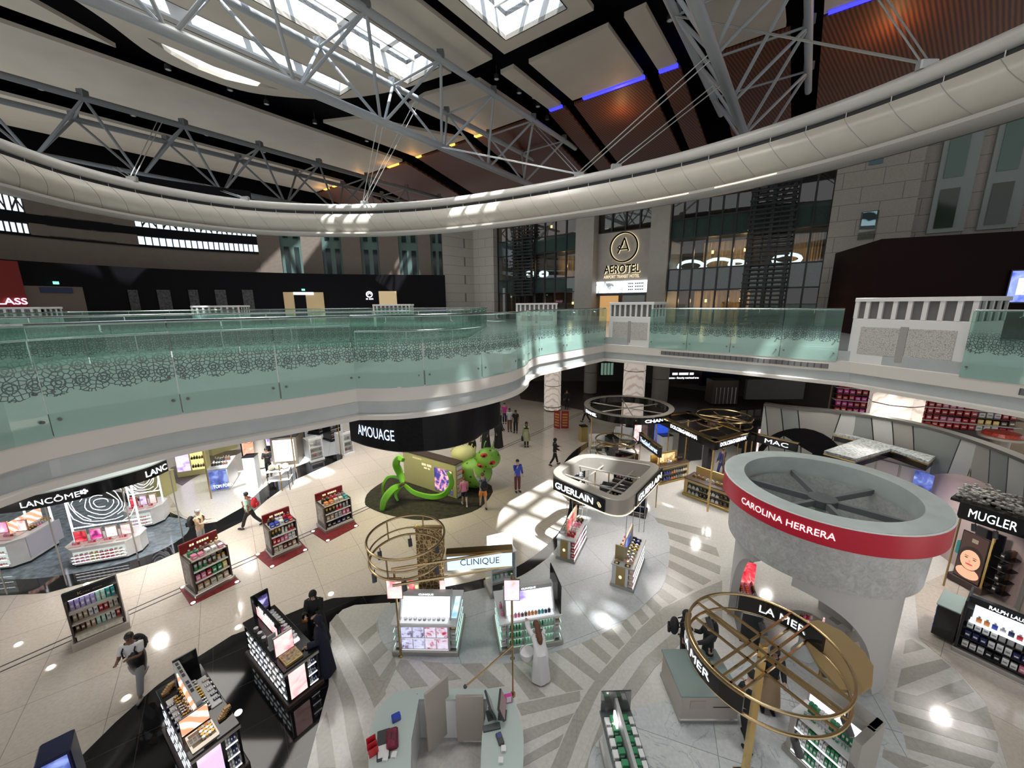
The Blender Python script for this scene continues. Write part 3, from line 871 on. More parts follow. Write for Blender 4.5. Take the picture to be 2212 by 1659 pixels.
for i in range(len(CRES)):
 A, B = AB(*CRES[i]), AB(*CRES[(i + 1) % len(CRES)])
 cw.add([A + Vector((0, 0, ZC)), B + Vector((0, 0, ZC)), B + Vector((0, 0, ZC + 1.4)), A + Vector((0, 0, ZC + 1.4))], [(0, 1, 2, 3)])
struct('ceiling_skylight', cw, M_WHITEP)
# steel trusses under the roof
def truss(bc, b1_, b2_, zb, zt, a0, a1, label, step=5.0, off=1.3, m=None):
 m = m or M_STEEL
 org = AB(a0, bc, zb)
 r = empty('roof_truss', org, 0, label, 'roof truss', 'triangular tube trusses under the roof')
 def L(p): return p - org
 MB().tube([L(AB(a0, bc, zb)), L(AB(a1, bc, zb))], 0.24, 12).build('bottom_chord', m, r, True)
 for b in (b1_, b2_):
  MB().tube([L(AB(a0, b, zt)), L(AB(a1, b, zt))], 0.2, 12).build('top_chord', m, r, True)
 a = a0 + off
 web = MB(); ties = MB()
 while a < a1:
  for b in (b1_, b2_):
   for da in (-step / 2, step / 2):
    if a0 <= a + da <= a1:
     web.tube([L(AB(a + (0.12 if da > 0 else -0.12), bc, zb)), L(AB(a + da, b, zt))], 0.09, 8)
  if a + step / 2 < a1:
   ties.tube([L(AB(a + step / 2, b1_, zt)), L(AB(a + step / 2, b2_, zt))], 0.07, 8)
  a += step
 web.build('web_tubes', m, r, True)
 ties.build('cross_ties', m, r, True)
 for b in (b1_, b2_):
  pl = MB(); a = a0 + off + step / 2
  while a < a1:
   q = L(AB(a, b, zt))
   pl.box(q.x - 0.2, q.x + 0.2, q.y - 0.2, q.y + 0.2, q.z, q.z + 0.45)
   a += step
  pl.build_each('hanger_plate', M_STEELD, r)
 return r
truss(22.0, 19.3, 24.0, 19.5, 23.0, -5, 36, 'bright grey triangular roof truss crossing the skylights from upper left')
truss(40.0, 38.0, 42.6, 18.0, 21.5, -8, 38, 'dim roof truss at the left above the ring and the pale ceiling strip', m=mat('shaded_truss_paint', (0.17, 0.175, 0.18), 0.5))  # darker copy of the truss grey, shade put into the colour
truss(4.4, 1.6, 6.9, 19.0, 22.6, 0, 36, 'roof truss at the upper right with one thick bottom tube', off=0.5)
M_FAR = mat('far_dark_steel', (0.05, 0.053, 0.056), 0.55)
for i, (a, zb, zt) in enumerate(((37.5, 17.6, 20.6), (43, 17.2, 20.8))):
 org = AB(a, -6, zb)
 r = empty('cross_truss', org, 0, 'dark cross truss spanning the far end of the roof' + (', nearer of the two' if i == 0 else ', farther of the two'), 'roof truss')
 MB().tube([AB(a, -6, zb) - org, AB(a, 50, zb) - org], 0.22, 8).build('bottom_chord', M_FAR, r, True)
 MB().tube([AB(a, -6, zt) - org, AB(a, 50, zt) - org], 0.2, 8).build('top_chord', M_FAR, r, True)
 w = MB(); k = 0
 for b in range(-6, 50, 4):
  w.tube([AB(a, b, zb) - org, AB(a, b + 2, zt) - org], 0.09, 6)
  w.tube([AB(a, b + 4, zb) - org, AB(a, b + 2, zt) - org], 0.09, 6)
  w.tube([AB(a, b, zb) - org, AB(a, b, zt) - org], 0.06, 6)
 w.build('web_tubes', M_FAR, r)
g = empty('service_gantry', AB(33, -8, 17), 0, 'dark service gantry with railings behind the white ring', 'gantry')
org = AB(33, -8, 17)
MB().add([AB(33, -8, 16.8) - org, AB(34.5, -8, 16.8) - org, AB(34.5, 26, 16.8) - org, AB(33, 26, 16.8) - org,
   AB(33, -8, 17) - org, AB(34.5, -8, 17) - org, AB(34.5, 26, 17) - org, AB(33, 26, 17) - org],
   [(0, 1, 2, 3), (4, 5, 6, 7), (0, 1, 5, 4), (1, 2, 6, 5), (2, 3, 7, 6), (3, 0, 4, 7)]).build('walkway_plate', M_FAR, g)
w = MB()
for z in (17.5, 18.0):
 w.tube([AB(33, -8, z) - org, AB(33, 26, z) - org], 0.035, 6)
for b in range(-8, 27, 2):
 w.tube([AB(33, b, 17) - org, AB(33, b, 18) - org], 0.03, 6)
w.build('railing', mat('gantry_rail', (0.10, 0.1, 0.1), 0.5), g)
struct('wall_roof_end', MB().prism([tuple(AB(*p)[:2]) for p in ((50, -22), (50.4, -22), (50.4, 66), (50, 66))], 16, 25.5), M_VOID)
struct('wall_roof_side', MB().prism([tuple(AB(*p)[:2]) for p in ((-16, 60), (-16, 60.4), (62, 60.4), (62, 60))], 19.0, 25.5), M_VOID)
M_LAMPB = mat('lamp_housing', (0.05, 0.05, 0.055), 0.4)
for k, (a, b) in enumerate([(24.5, 19.6), (27.0, 19.4), (28.3, 18.9), (29.6, 19.4), (24.3, 7.6), (26, 8.1), (29.7, 7.8), (21.6, 6.6), (32, 20), (34, 19.4), (16, 36.3), (10, 36.5), (13.5, 36.2), (20, 36.6), (25, 36.4), (5, 47), (10, 47.2), (15, 47), (20, 47.3), (25, 47.1)]):
 r = empty('ceiling_spotlight', AB(a, b, ZC + 1.2), 0, 'small round spotlight hanging in the black gaps between the ceiling panels', 'spotlight', 'spotlights in the black ceiling gaps')
 MB().tube([(0, 0, 0), (0, 0, -0.6)], 0.03, 6).build('stem', M_LAMPB, r)
 MB().lathe([(0.1, -0.55), (0.17, -0.62), (0.19, -0.9)], 12).build('housing', M_LAMPB, r, True)
 MB().lathe([(0.14, -0.905), (0.14, -0.89)], 12).build('lens', mat('unlit_lens', (0.5, 0.5, 0.48), 0.2), r)
# the suspended ring
RP = [(-21.9, 17.9), (-22.3, 21.5), (-21.2, 25.2), (-17.9, 28.6), (-12.3, 29.9), (-6.6, 29.2), (-1.2, 27.0), (3.9, 24.0), (8.6, 20.3), (12.0, 15.9), (13.75, 11.4), (13.9, 7), (12.3, 2.5), (8, -1.2), (1, -3), (-7, -2.2), (-14, 1.5), (-18.6, 7), (-20.8, 12.5)]
RING = catmull(RP, 10, True)
rg = empty('suspended_ring', (0, 0, 13.6), 0, 'huge cream oval ring hanging by cables under the roof', 'suspended ring')
prof = [(0.25, 15.05)]
prof = []
for k in range(13):   # convex cream face from the slot down to the lip
 t = k / 12
 prof.append((0.30 * math.sin(PI * t) + 0.28 - 0.30 * t, 15.0 - 1.22 * t))
face = [(o, z - 13.6) for o, z in prof]
back = [(-1.1, face[-1][1]), (-1.2, face[0][1] + 0.5)]
MB().sweep(RING, face, closed=True, prof_closed=False).build('curved_face', M_RING, rg, True)
MB().sweep(RING, [(-0.02, 0.18), (0.30, 0.18), (0.30, 0.06), (0.16, -0.05), (-0.3, -0.08), (-1.1, 0.1), (-1.1, 0.2)], closed=True).build('lower_lip', mat('lip_paint', (0.50, 0.47, 0.42), 0.4), rg, True)
MB().sweep(RING, [(0.10, 1.40), (0.10, 1.62), (-0.25, 1.62), (-0.25, 1.40)], closed=True).build('dark_slot', M_SLOT, rg)
tub = [(0.06 + 0.26 * math.cos(2 * PI * k / 14), 1.86 + 0.26 * math.sin(2 * PI * k / 14)) for k in range(14)]
MB().sweep(RING, tub, closed=True).build('top_tube', mat('ring_top_tube', (0.62, 0.60, 0.55), 0.3), rg, True)
MB().sweep(RING, [(-0.1, 1.7), (-1.2, 1.5), (-1.2, 0.1), (-1.1, 0.1), (-1.1, 1.4), (-0.1, 1.6)], closed=True).build('back_casing', M_STEELD, rg)
seams = MB(); posts = MB(); N = len(RING)
L = [0]
for i in range(1, N + 1): L.append(L[-1] + (RING[i % N] - RING[i - 1]).length)
tot = L[-1]; cnt = int(tot / 1.25)
def ring_at(s):
 s %= tot
 for i in range(N):
  if s <= L[i + 1]:
   t = (s - L[i]) / (L[i + 1] - L[i])
   p = RING[i].lerp(RING[(i + 1) % N], t)
   d = (RING[(i + 1) % N] - RING[i]).normalized()
   return p, Vector((d.y, -d.x, 0))
 return RING[0], Vector((1, 0, 0))
for k in range(cnt):
 s = tot * k / cnt
 pts = []
 for j, (o, z) in enumerate(face):
  p, n = ring_at(s + 0.85 * j / 12)
  pts.append(p + n * (o + 0.004) + Vector((0, 0, z)))
 seams.tube(pts, 0.011, 4)
 p, n = ring_at(s)
 posts.tube([p + n * 0.14 + Vector((0, 0, 1.38)), p + n * 0.14 + Vector((0, 0, 1.66))], 0.018, 4)
seams.build('panel_seams', M_GRILL2, rg)
posts.build_each('slot_divider', M_WHITEP, rg)
ls = MB()
for s0, s1 in ((0.395, 0.418), (0.36, 0.384)):
 pth = [ring_at(tot * (s0 + (s1 - s0) * k / 12)) for k in range(13)]
 ls.sweep([p + n * 0.31 for p, n in pth], [(0.0, 0.10), (0.02, 0.10), (0.02, 0.14), (0.0, 0.14)])
ls.build('light_strip', emis('ring_warm_strip', (1.0, 0.86, 0.6), 1.6), rg)
def cable(pt, ends, label):
 p, n = min((ring_at(tot * k / 400) for k in range(400)), key=lambda q: (q[0] - Vector((pt[0], pt[1], 0))).length)
 base = p + n * 0.05 + Vector((0, 0, 15.75))
 r = empty('hanger_cables', base, 0, label, 'cable', 'steel cables holding the ring')
 MB().bbox(-0.28, 0.28, -0.12, 0.12, -0.12, 0.16, 0.04).build('clamp', M_CABLE, r)
 for e in ends:
  e = Vector(e)
  MB().tube([(0.1, 0, 0.05), e - base + Vector((0.12, 0, 0))], 0.028, 6).build('cable', M_CABLE, r)
  MB().tube([(-0.15, 0, 0.05), e - base - Vector((0.25, 0, 0))], 0.028, 6).build('cable', M_CABLE, r)
cable((3.9, 24.0), [AB(21, 22, 19.5), AB(20.5, 4.4, 19.0), AB(28.5, 19.3, 22.8)], 'steel cables rising from the clamp at the middle of the ring')
cable((5.6, 22.7), [AB(23, 4.4, 19.0)], 'steel cables rising just right of the middle clamp')
cable((12.9, 13.6), [AB(19.5, 1.6, 22.6), AB(23, 6.9, 22.6)], 'steel cables rising from the clamp at the right of the ring')
cable((-10.5, 29.8), [AB(16.3, 22, 19.6), AB(21, 24, 22.9)], 'steel cables rising from the far end of the ring')
cable((-21.9, 24.0), [AB(7, 40, 18.2), AB(9.5, 38, 21.4)], 'steel cables rising from the left of the ring')
cable((-18.2, 28.4), [AB(12, 40, 18.2)], 'steel cables rising from the far left of the ring')
# hotel facade (plane through O along e, behind the ring)
FO = Vector((-0.3, 36.0, 0)); FE = Vector((0.799, -0.601, 0)); FN = Vector((0.601, 0.799, 0))
FM = Matrix(((FE.x, FN.x, 0, FO.x), (FE.y, FN.y, 0, FO.y), (0, 0, 1, 0), (0, 0, 0, 1)))
def fac(x, y, dep=0.0):
 d = ray(x, y); o = FO + FN * dep; c = Vector((0, 0, EYE))
 t = (o - c).dot(FN) / d.dot(FN)
 p = c + d * t
 return (p - FO).dot(FE), p.z
def fs(x, y=560): return fac(x, y)[0]
S = {k: fs(k) for k in (1037, 1075, 1247, 1285, 1405, 1445, 1500, 1622, 1700)}
S[1790] = fs(1787, 516); S[1983] = fs(1983, 416)
ZT = 17.2
struct('wall_hotel_pier', MB().box(S[1037] - 0.3, S[1075], -0.6, 6, Z2, 17.2, FM), M_STONE)
struct('wall_hotel_pier', MB().box(S[1247], S[1285], -0.35, 6, Z2, ZT, FM), M_STONEP)
struct('wall_hotel_pier', MB().box(S[1405], S[1445], -0.35, 6, Z2, ZT, FM), M_STONEP)
s0, s1 = S[1285], S[1405]
zwin = fac(1345, 497)[1]; zdoor = fac(1345, 606)[1]; zscr = fac(1345, 632)[1]
struct('wall_hotel_sign', MB().box(s0, s1, 0.5, 0.8, zdoor, zwin, FM), M_STONEP)
struct('wall_hotel_back', MB().box(s0 - 1, s1 + 1, 3.2, 3.4, Z2, ZT, FM), mat('warm_interior_wall', (0.16, 0.11, 0.07), 0.7))
struct('wall_hotel_stone', MB().box(S[1790], S[1983], -0.3, 1.5, Z2, ZT, FM), M_STONE)
sR = S[1983]
struct('wall_hotel_windows', MB().box(sR, sR + 16, 0.35, 1.6, Z2, ZT, FM), M_STONE)
def bay(s0, s1, ncol, zs_sp, ztop, name='window_hotel', louvre=None):
 """zs_sp: list of (z0, z1) spandrels"""
 struct(name + '_room', MB().box(s0, s1, 3.4, 3.6, Z2, ztop, FM), mat('hotel_room_wall', (0.06, 0.05, 0.045), 0.7))
 edges = [z for ab_ in zs_sp for z in ab_]
 for i, (a, b) in enumerate(zs_sp):
  struct(name + '_floor', MB().box(s0, s1, 0.2, 3.4, a, b, FM), M_DARK)
  for c in range(ncol):
   x0, x1 = s0 + (s1 - s0) * c / ncol, s0 + (s1 - s0) * (c + 1) / ncol
   struct(name + '_spandrel', MB().box(x0 + 0.05, x1 - 0.05, 0.06, 0.12, a + 0.04, b - 0.04, FM), M_TEAL)
 m = MB()
 for c in range(ncol + 1):
  x = s0 + (s1 - s0) * c / ncol
  m.box(x - 0.05, x + 0.05, -0.04, 0.16, Z2, ztop, FM)
 for z in edges:
  m.box(s0, s1, -0.02, 0.14, z - 0.04, z + 0.04, FM)
 struct(name + '_mullions', m, M_MULL)
 struct(name + '_glass', MB().add([FM @ Vector(p) for p in ((s0, 0.04, Z2), (s1, 0.04, Z2), (s1, 0.04, ztop), (s0, 0.04, ztop))], [(0, 1, 2, 3)]), M_WGLASS)
ZS = []
zA = [fac(1095, y)[1] for y in (634, 606, 554, 522, 470, 440)]
bay(S[1075], S[1247], 8, [(zA[0], zA[1]), (zA[2], zA[3])], 17.0)
zB = [fac(1480, y)[1] for y in (627, 581, 515, 473)]
bay(S[1445], S[1790], 11, [(zB[0], zB[1]), (zB[2], zB[3])], 17.1)
def room_light(s, z, w=0.5, dep=2.6):
 o = MB().box(s - 0.07, s + 0.07, dep - 0.1, dep, z - 0.1, z + 0.12, FM)
 b = thing('wall_lamp', o, M_WARM, 'small warm wall lamp glowing behind the hotel glazing', 'lamp', 'warm lamps inside the hotel')
 d = bpy.data.lights.new('wall_lamp_light', 'POINT'); d.energy = 28; d.color = (1, 0.62, 0.28); d.shadow_soft_size = 0.12
 q = bpy.data.objects.new('wall_lamp_light', d); COL.objects.link(q); q.location = FM @ Vector((s, dep - 0.45, z))
for px, py in ((1100, 475), (1095, 565), (1225, 575), (1490, 650), (1525, 650), (1600, 648), (1540, 545), (1610, 540), (1192, 490), (1238, 655), (1730, 560)):
 s, z = fac(px, py, 2.6)
 room_light(s, z)
def curtain(px0, px1, pz0, pz1, zb, label):
 a, b = fac(px0, pz0, 3.1)[0], fac(px1, pz0, 3.1)[0]
 n = 40; vs = []; f = []
 for k in range(n + 1):
  x = a + (b - a) * k / n; y = 3.1 + 0.07 * math.sin(k * 1.7)
  vs += [FM @ Vector((x, y, zb)), FM @ Vector((x, y, zb + 2.5))]
 for k in range(n):
  f.append((2 * k, 2 * k + 2, 2 * k + 3, 2 * k + 1))
 thing('window_curtain', MB().add(vs, f), M_CURT, label, 'curtain', 'curtains in the hotel windows', smooth=True)
curtain(1080, 1112, 580, 0, zA[1] + 0.02, 'warm lit curtain behind the left hotel glazing, lower row')
curtain(1080, 1112, 480, 0, zA[3] + 0.02, 'warm lit curtain behind the left hotel glazing, upper row')
curtain(1205, 1245, 580, 0, zA[1] + 0.02, 'warm lit curtain at the right end of the left hotel glazing')
curtain(1500, 1620, 640, 0, Z2, 'warm lit curtain at floor level of the right hotel glazing')
curtain(1520, 1620, 545, 0, zB[1] + 0.02, 'warm lit curtain in the middle row of the right hotel glazing')
curtain(1710, 1775, 540, 0, zB[1] + 0.02, 'greenish curtain right of the slatted screen')
for i, (px, py, w) in enumerate(((1491, 575, 0.8), (1552, 572, 0.9), (1592, 570, 0.45), (1145, 592, 0.42), (1174, 592, 0.4), (1700, 560, 0.7))):
 s, z = fac(px, py, 1.8)
 o = MB(); o.tube([FM @ Vector((s + w * math.cos(t * PI / 8), 1.8 + 0.1 * math.sin(t), z + 0.42 * w * math.sin(t * PI / 8))) for t in range(16)], 0.12, 6, closed=True)
 thing('glowing_ring_lamp', o, emis('lounge_white_glow', (0.8, 0.95, 1.0), 1.6), 'blurred white glowing ring lamp behind the hotel glazing', 'lamp', 'white ring lamps inside the hotel')
def screen(px0, px1, py, zb, zt, label):
 a, b = fac(px0, py, -0.5)[0], fac(px1, py, -0.5)[0]
 org = FM @ Vector((a, -0.5, zb))
 r = empty('slatted_screen', org, math.atan2(FE.y, FE.x), label, 'slatted screen')
 w = b - a
 m = MB(); n = int((zt - zb) / 0.26)
 random.seed(3)
 for k in range(n):
  z = 0.26 * k + 0.05
  m.box(-0.15 - 0.1 * (k % 2), w + 0.15 + 0.1 * ((k + 1) % 2), 0, 0.1, z, z + 0.1)
 m.build_each('slat', M_MULL, r)
 for x in (0.0, w * 0.5, w):
  MB().box(x - 0.09, x + 0.09, 0.1, 0.22, 0, zt - zb).build('upright', M_MULL, r)
screen(1108, 1146, 560, fac(1128, 640)[1], 17.0, 'narrow dark slatted screen in front of the left hotel glazing')
screen(1622, 1703, 520, Z2 + 0.1, 17.1, 'wide dark slatted screen in front of the right hotel glazing')
sg = empty('hotel_sign', FM @ Vector((s0, 0.5, zdoor)), math.atan2(FE.y, FE.x), 'brass edged hotel sign with circled A emblem on beige stone', 'sign')
w = s1 - s0; Mi = Matrix.Identity(4)
def sl(px, py):
 s, z = fac(px, py, 0.45); return s - s0, z - zdoor
cx_, cz_ = sl(1348, 534)
rad = abs(sl(1348, 503)[1] - sl(1348, 566)[1]) / 2
MB().tube([(cx_ + rad * math.cos(t * PI / 24), -0.12, cz_ + rad * math.sin(t * PI / 24)) for t in range(48)], 0.06, 6, closed=True).build('circle', M_DARK, sg, True)
MB().tube([(cx_ + rad * math.cos(t * PI / 24), -0.05, cz_ + rad * math.sin(t * PI / 24)) for t in range(48)], 0.075, 6, closed=True).build('circle_glow', M_LETWARM, sg, True)
for yy, mm, rr in ((-0.12, M_DARK, 0.055), (-0.05, M_LETWARM, 0.07)):
 m = MB()
 m.tube([(cx_ - 0.12 * rad, yy, cz_ + 0.1 * rad), (cx_ + 0.05 * rad, yy, cz_ + 0.62 * rad), (cx_ + 0.38 * rad, yy, cz_ - 0.28 * rad)], rr, 6)
 m.tube([(cx_ + 0.05 * rad, yy, cz_ + 0.62 * rad), (cx_ - 0.42 * rad, yy, cz_ - 0.4 * rad)], rr, 6)
 m.tube([(cx_ + 0.28 * rad, yy, cz_ - 0.12 * rad), (cx_ - 0.3 * rad, yy, cz_ - 0.12 * rad), (cx_ - 0.42 * rad, yy, cz_ + 0.0 * rad), (cx_ - 0.3 * rad, yy, cz_ + 0.12 * rad), (cx_ - 0.15 * rad, yy, cz_ + 0.05 * rad), (cx_ - 0.2 * rad, yy, cz_ - 0.02 * rad)], rr, 6)
 m.build('emblem_letter', mm, sg, True)
xa, za = sl(1305, 592); xb, zb_ = sl(1383, 576)
flat_text('AEROTEL', xa, xb, -0.12, za, za + 0.62, M_DARK, sg, bold=0.02)
flat_text('AEROTEL', xa + 0.03, xb + 0.03, -0.05, za - 0.03, za + 0.6, M_LETWARM, sg, 'lettering_glow', bold=0.03)
flat_text('AIRPORT TRANSIT HOTEL', xa, xb, -0.1, za - 0.36, za - 0.12, M_LETWARM, sg, 'small_lettering', 0.01)
def screen_mat(name, cols, scale=3.0, s=1.3, kind='noise', seed=0.0):
 if name in MATS: return MATS[name]
 m = mat(name, (0.02, 0.02, 0.02), 0.3)
 nt, ns, lk, b = nodes_of(m)
 tc = ns.new('ShaderNodeTexCoord'); mp = ns.new('ShaderNodeMapping'); mp.inputs['Location'].default_value = (seed, seed * 1.7, seed * 0.6)
 lk.new(tc.outputs['Object'], mp.inputs[0])
 if kind == 'noise':
  n = ns.new('ShaderNodeTexNoise'); n.inputs['Scale'].default_value = scale; n.inputs['Detail'].default_value = 3; n.inputs['Distortion'].default_value = 0.8; out = n.outputs['Fac']
 elif kind == 'wave':
  n = ns.new('ShaderNodeTexWave'); n.inputs['Scale'].default_value = scale; n.inputs['Distortion'].default_value = 3; n.bands_direction = 'DIAGONAL'; out = n.outputs['Fac']
 else:
  n = ns.new('ShaderNodeTexVoronoi'); n.inputs['Scale'].default_value = scale; out = n.outputs['Distance']
 lk.new(mp.outputs[0], n.inputs[0])
 cr = ns.new('ShaderNodeValToRGB'); cr.color_ramp.interpolation = 'EASE'
 els = cr.color_ramp.elements
 lo, hi = (0.3, 0.72) if kind != 'vor' else (0.1, 0.7)
 while len(els) < len(cols): els.new(0.5)
 for i, c in enumerate(cols):
  els[i].position = lo + (hi - lo) * i / (len(cols) - 1)
  els[i].color = (*c, 1)
 lk.new(out, cr.inputs[0]); lk.new(cr.outputs[0], b.inputs['Emission Color'])
 b.inputs['Emission Strength'].default_value = s
 return m
tv = empty('welcome_screen', FM @ Vector((s0, 0.45, zscr)), math.atan2(FE.y, FE.x), 'pair of bright white screens above the hotel door', 'screen')
xm = w / 2
MB().box(0.05, xm - 0.03, -0.1, 0, 0, zdoor - zscr).build('left_screen', screen_mat('screen_room_picture', [(0.15, 0.17, 0.18), (0.7, 0.75, 0.8), (0.95, 0.97, 1)], 2.2, 1.5), tv)
MB().box(xm + 0.03, w - 0.05, -0.1, 0, 0, zdoor - zscr).build('right_screen', emis('screen_white', (0.88, 0.93, 1.0), 1.5), tv)
for i in range(3):
 flat_text('--- -----', xm + 0.5, w - 0.5, -0.11, (zdoor - zscr) * (0.2 + 0.25 * i), (zdoor - zscr) * (0.2 + 0.25 * i) + 0.09, M_SLOT, tv, 'small_print')
struct('door_1', MB().box(0.3, w * 0.42, -0.05, 0.05, 0, zscr - Z2 - 0.2, Matrix.Translation(FM @ Vector((s0, 0.6, Z2))) @ Matrix.Rotation(math.atan2(FE.y, FE.x), 4, 'Z')), mat('warm_door', (0.5, 0.3, 0.12), 0.4, emit=(1, 0.55, 0.2), es=0.35))
struct('door_2', MB().box(w * 0.5, w * 0.9, -0.05, 0.05, 0, zscr - Z2 - 0.2, Matrix.Translation(FM @ Vector((s0, 0.6, Z2))) @ Matrix.Rotation(math.atan2(FE.y, FE.x), 4, 'Z')), M_GLASS)
struct('wall_hotel_lintel', MB().box(s0, s1, 0.5, 0.9, zscr - 0.2, zscr, FM), M_MULL)
struct('window_1', MB().box(s0, s1, 0.62, 0.66, zwin, 17.1, FM), M_WGLASS)
m = MB()
for c in range(5):
 x = s0 + (s1 - s0) * c / 4; m.box(x - 0.05, x + 0.05, 0.5, 0.7, zwin, 17.1, FM)
m.box(s0, s1, 0.5, 0.7, zwin, zwin + 0.08, FM)
struct('window_1_frame', m, M_MULL)
def fbox(px0, py0, px1, py1, d0, d1, m, name, kind='structure', **k):
 a, z1 = fac(px0, py0, d0); b, z0 = fac(px1, py1, d0)
 mb = MB().box(min(a, b), max(a, b), d0, d1, min(z0, z1), max(z0, z1), FM)
 if kind == 'structure': return struct(name, mb, m)
 return thing(name, mb, m, **k)
fbox(1862, 458, 1890, 516, -0.34, -0.2, M_WGLASS, 'window_2')
fbox(1865, 459, 1889, 495, -0.31, -0.3, screen_mat('painted_sky_reflection', [(0.02, 0.03, 0.035), (0.25, 0.45, 0.55), (0.45, 0.65, 0.78)], 1.2, 0.6, 'wave'), 'window_2_pane')  # emissive waves paint a sky reflection onto the pane
fbox(1880, 342, 1908, 352, -0.36, -0.3, mat('vent_blue_grey', (0.12, 0.2, 0.24), 0.4), 'trim_vent')
fbox(1815, 626, 1852, 668, -0.34, -0.29, mat('grey_double_door', (0.20, 0.19, 0.17), 0.5), 'door_3')
fbox(1854, 626, 1893, 668, -0.34, -0.29, MATS['grey_double_door'], 'door_4')
fbox(1847, 611, 1864, 618, -0.44, -0.36, M_GRASS, 'exit_sign', None, label='green running-man exit sign above the double doors right of the hotel', cat='exit sign')
fbox(1008, 636, 1019, 641, -0.75, -0.68, M_GRASS, 'exit_sign', None, label='tiny green exit sign on the stone pier left of the hotel', cat='exit sign')
fbox(1007, 553, 1014, 585, -0.66, -0.5, M_DARK, 'window_3')
for i, (x0, x1) in enumerate(((2010, 2072), (2117, 2185))):
 a = fac(x0, 500, 0.3)[0]; b = fac(x1, 490, 0.3)[0]
 zb = fac((x0 + x1) / 2, 498 - 8 * i, 0.3)[1]
 struct('window_%d_frame' % (4 + i), MB().box(a - 0.15, b + 0.15, 0.15, 0.4, zb - 0.1, ZT - 0.3, FM), mat('pale_window_reveal', (0.34, 0.38, 0.36), 0.5))
 struct('window_%d' % (4 + i), MB().box(a + 0.05, b - 0.25, 0.1, 0.16, zb + 2.4, ZT - 0.5, FM), M_GREENW)
 struct('window_%d_low' % (4 + i), MB().box(a + 0.05, b - 0.25, 0.1, 0.16, zb + 0.1, zb + 1.9, FM), mat('window_dark_green', (0.03, 0.05, 0.03), 0.08))
q0, q1 = at_y(958, 600, 35.2), FM @ Vector((S[1037] - 0.3, -0.6, 0))
struct('wall_stone_block', MB().prism([(q0.x, q0.y), (q1.x, q1.y), (q1.x + 3, q1.y + 5), (q0.x + 2, q0.y + 5)], Z2, 17.2), M_STONE)
# curved back wall at the left
WL = [(-26.5, 17.5), (-26.3, 20.6), (-25.4, 23.2), (-23, 27), (-19.6, 29.6), (-15.5, 31.8), (-11, 33.2), (-5.7, 34.3)]
wl = catmull(WL, 5)
struct('wall_left', MB().sweep(wl, [(0, Z2), (0.02, Z2), (0.02, 11.05), (0, 11.05), (-2.5, 11.05), (-2.5, 10.9), (-0.2, 10.9), (-0.2, Z2)]), M_DARK)
off = lambda P, d: [p + Vector((-(P[min(i + 1, len(P) - 1)] - P[max(i - 1, 0)]).normalized().y, (P[min(i + 1, len(P) - 1)] - P[max(i - 1, 0)]).normalized().x, 0)) * d for i, p in enumerate(P)]
wb = off(wl, 2.2)
struct('wall_left_upper', MB().sweep(wb[:22], [(0, 10.9), (0.05, 10.9), (0.05, 12.7), (0, 12.7)]), M_BROWNW)
struct('wall_left_top', MB().sweep(wb[:22], [(-0.3, 16.6), (0.05, 16.6), (0.05, 17.2), (-0.3, 17.2)]), M_DARK)
struct('window_band_sky', MB().sweep(off(wb[:22], 0.8), [(0, 12.6), (0.03, 12.6), (0.03, 16.8), (0, 16.8)]), M_DAY)
def band_piece(i0, i1, z0, z1, m, name, o=0.1):
 struct(name, MB().sweep(wb[i0:i1 + 1], [(o - 0.3, z0), (o, z0), (o, z1), (o - 0.3, z1)]), m)
band_piece(0, 21, 13.3, 13.9, M_DARK, 'window_band_beam')
band_piece(0, 21, 12.6, 12.75, M_DARK, 'window_band_sill')
band_piece(9, 14, 12.7, 13.35, M_BROWNW, 'window_band_infill')
band_piece(9, 14, 13.85, 16.8, M_BROWNW, 'window_band_infill')
m = MB()
for i in range(0, 22):
 for k in range(3):
  if i == 21: break
  p = wb[i].lerp(wb[i + 1], k / 3)
  m.tube([Vector((p.x, p.y, 12.6)), Vector((p.x, p.y, 16.8))], 0.045, 4)
  if k == 1:
   q = wb[i + 1]; m.tube([Vector((p.x, p.y, 14.0)), Vector((q.x, q.y, 15.1))], 0.05, 4); m.tube([Vector((p.x, p.y, 15.1)), Vector((q.x, q.y, 14.0))], 0.05, 4)
struct('window_band_frames', m, M_MULL)
for i in range(21, len(wb) - 1, 3):
 a, b = wb[i], wb[min(i + 3, len(wb) - 1)]
 t = (b - a).normalized(); n = Vector((t.y, -t.x, 0)); Lg = (b - a).length
 for j in range(1):
  mw = MB()
  M = Matrix(((t.x, -n.x, 0, a.x), (t.y, -n.y, 0, a.y), (0, 0, 1, 0), (0, 0, 0, 1)))
  struct('wall_left_pier', MB().box(0, Lg * 0.5, -0.1, 0.6, 10.9, 15.6, M), M_BROWNW)
  struct('window_strip', MB().box(Lg * 0.5, Lg, 0.25, 0.35, 10.9, 15.6, M), mat('dim_green_window_panel', (0.08, 0.125, 0.11), 0.35))
  struct('window_strip_panes', MB().box(Lg * 0.58, Lg * 0.70, 0.2, 0.25, 11.1, 13.3, M).box(Lg * 0.82, Lg * 0.94, 0.2, 0.25, 11.1, 13.3, M).box(Lg * 0.58, Lg * 0.70, 0.2, 0.25, 14.0, 15.4, M).box(Lg * 0.82, Lg * 0.94, 0.2, 0.25, 14.0, 15.4, M), M_WGLASS if False else mat('dark_pane', (0.015, 0.025, 0.025), 0.1))
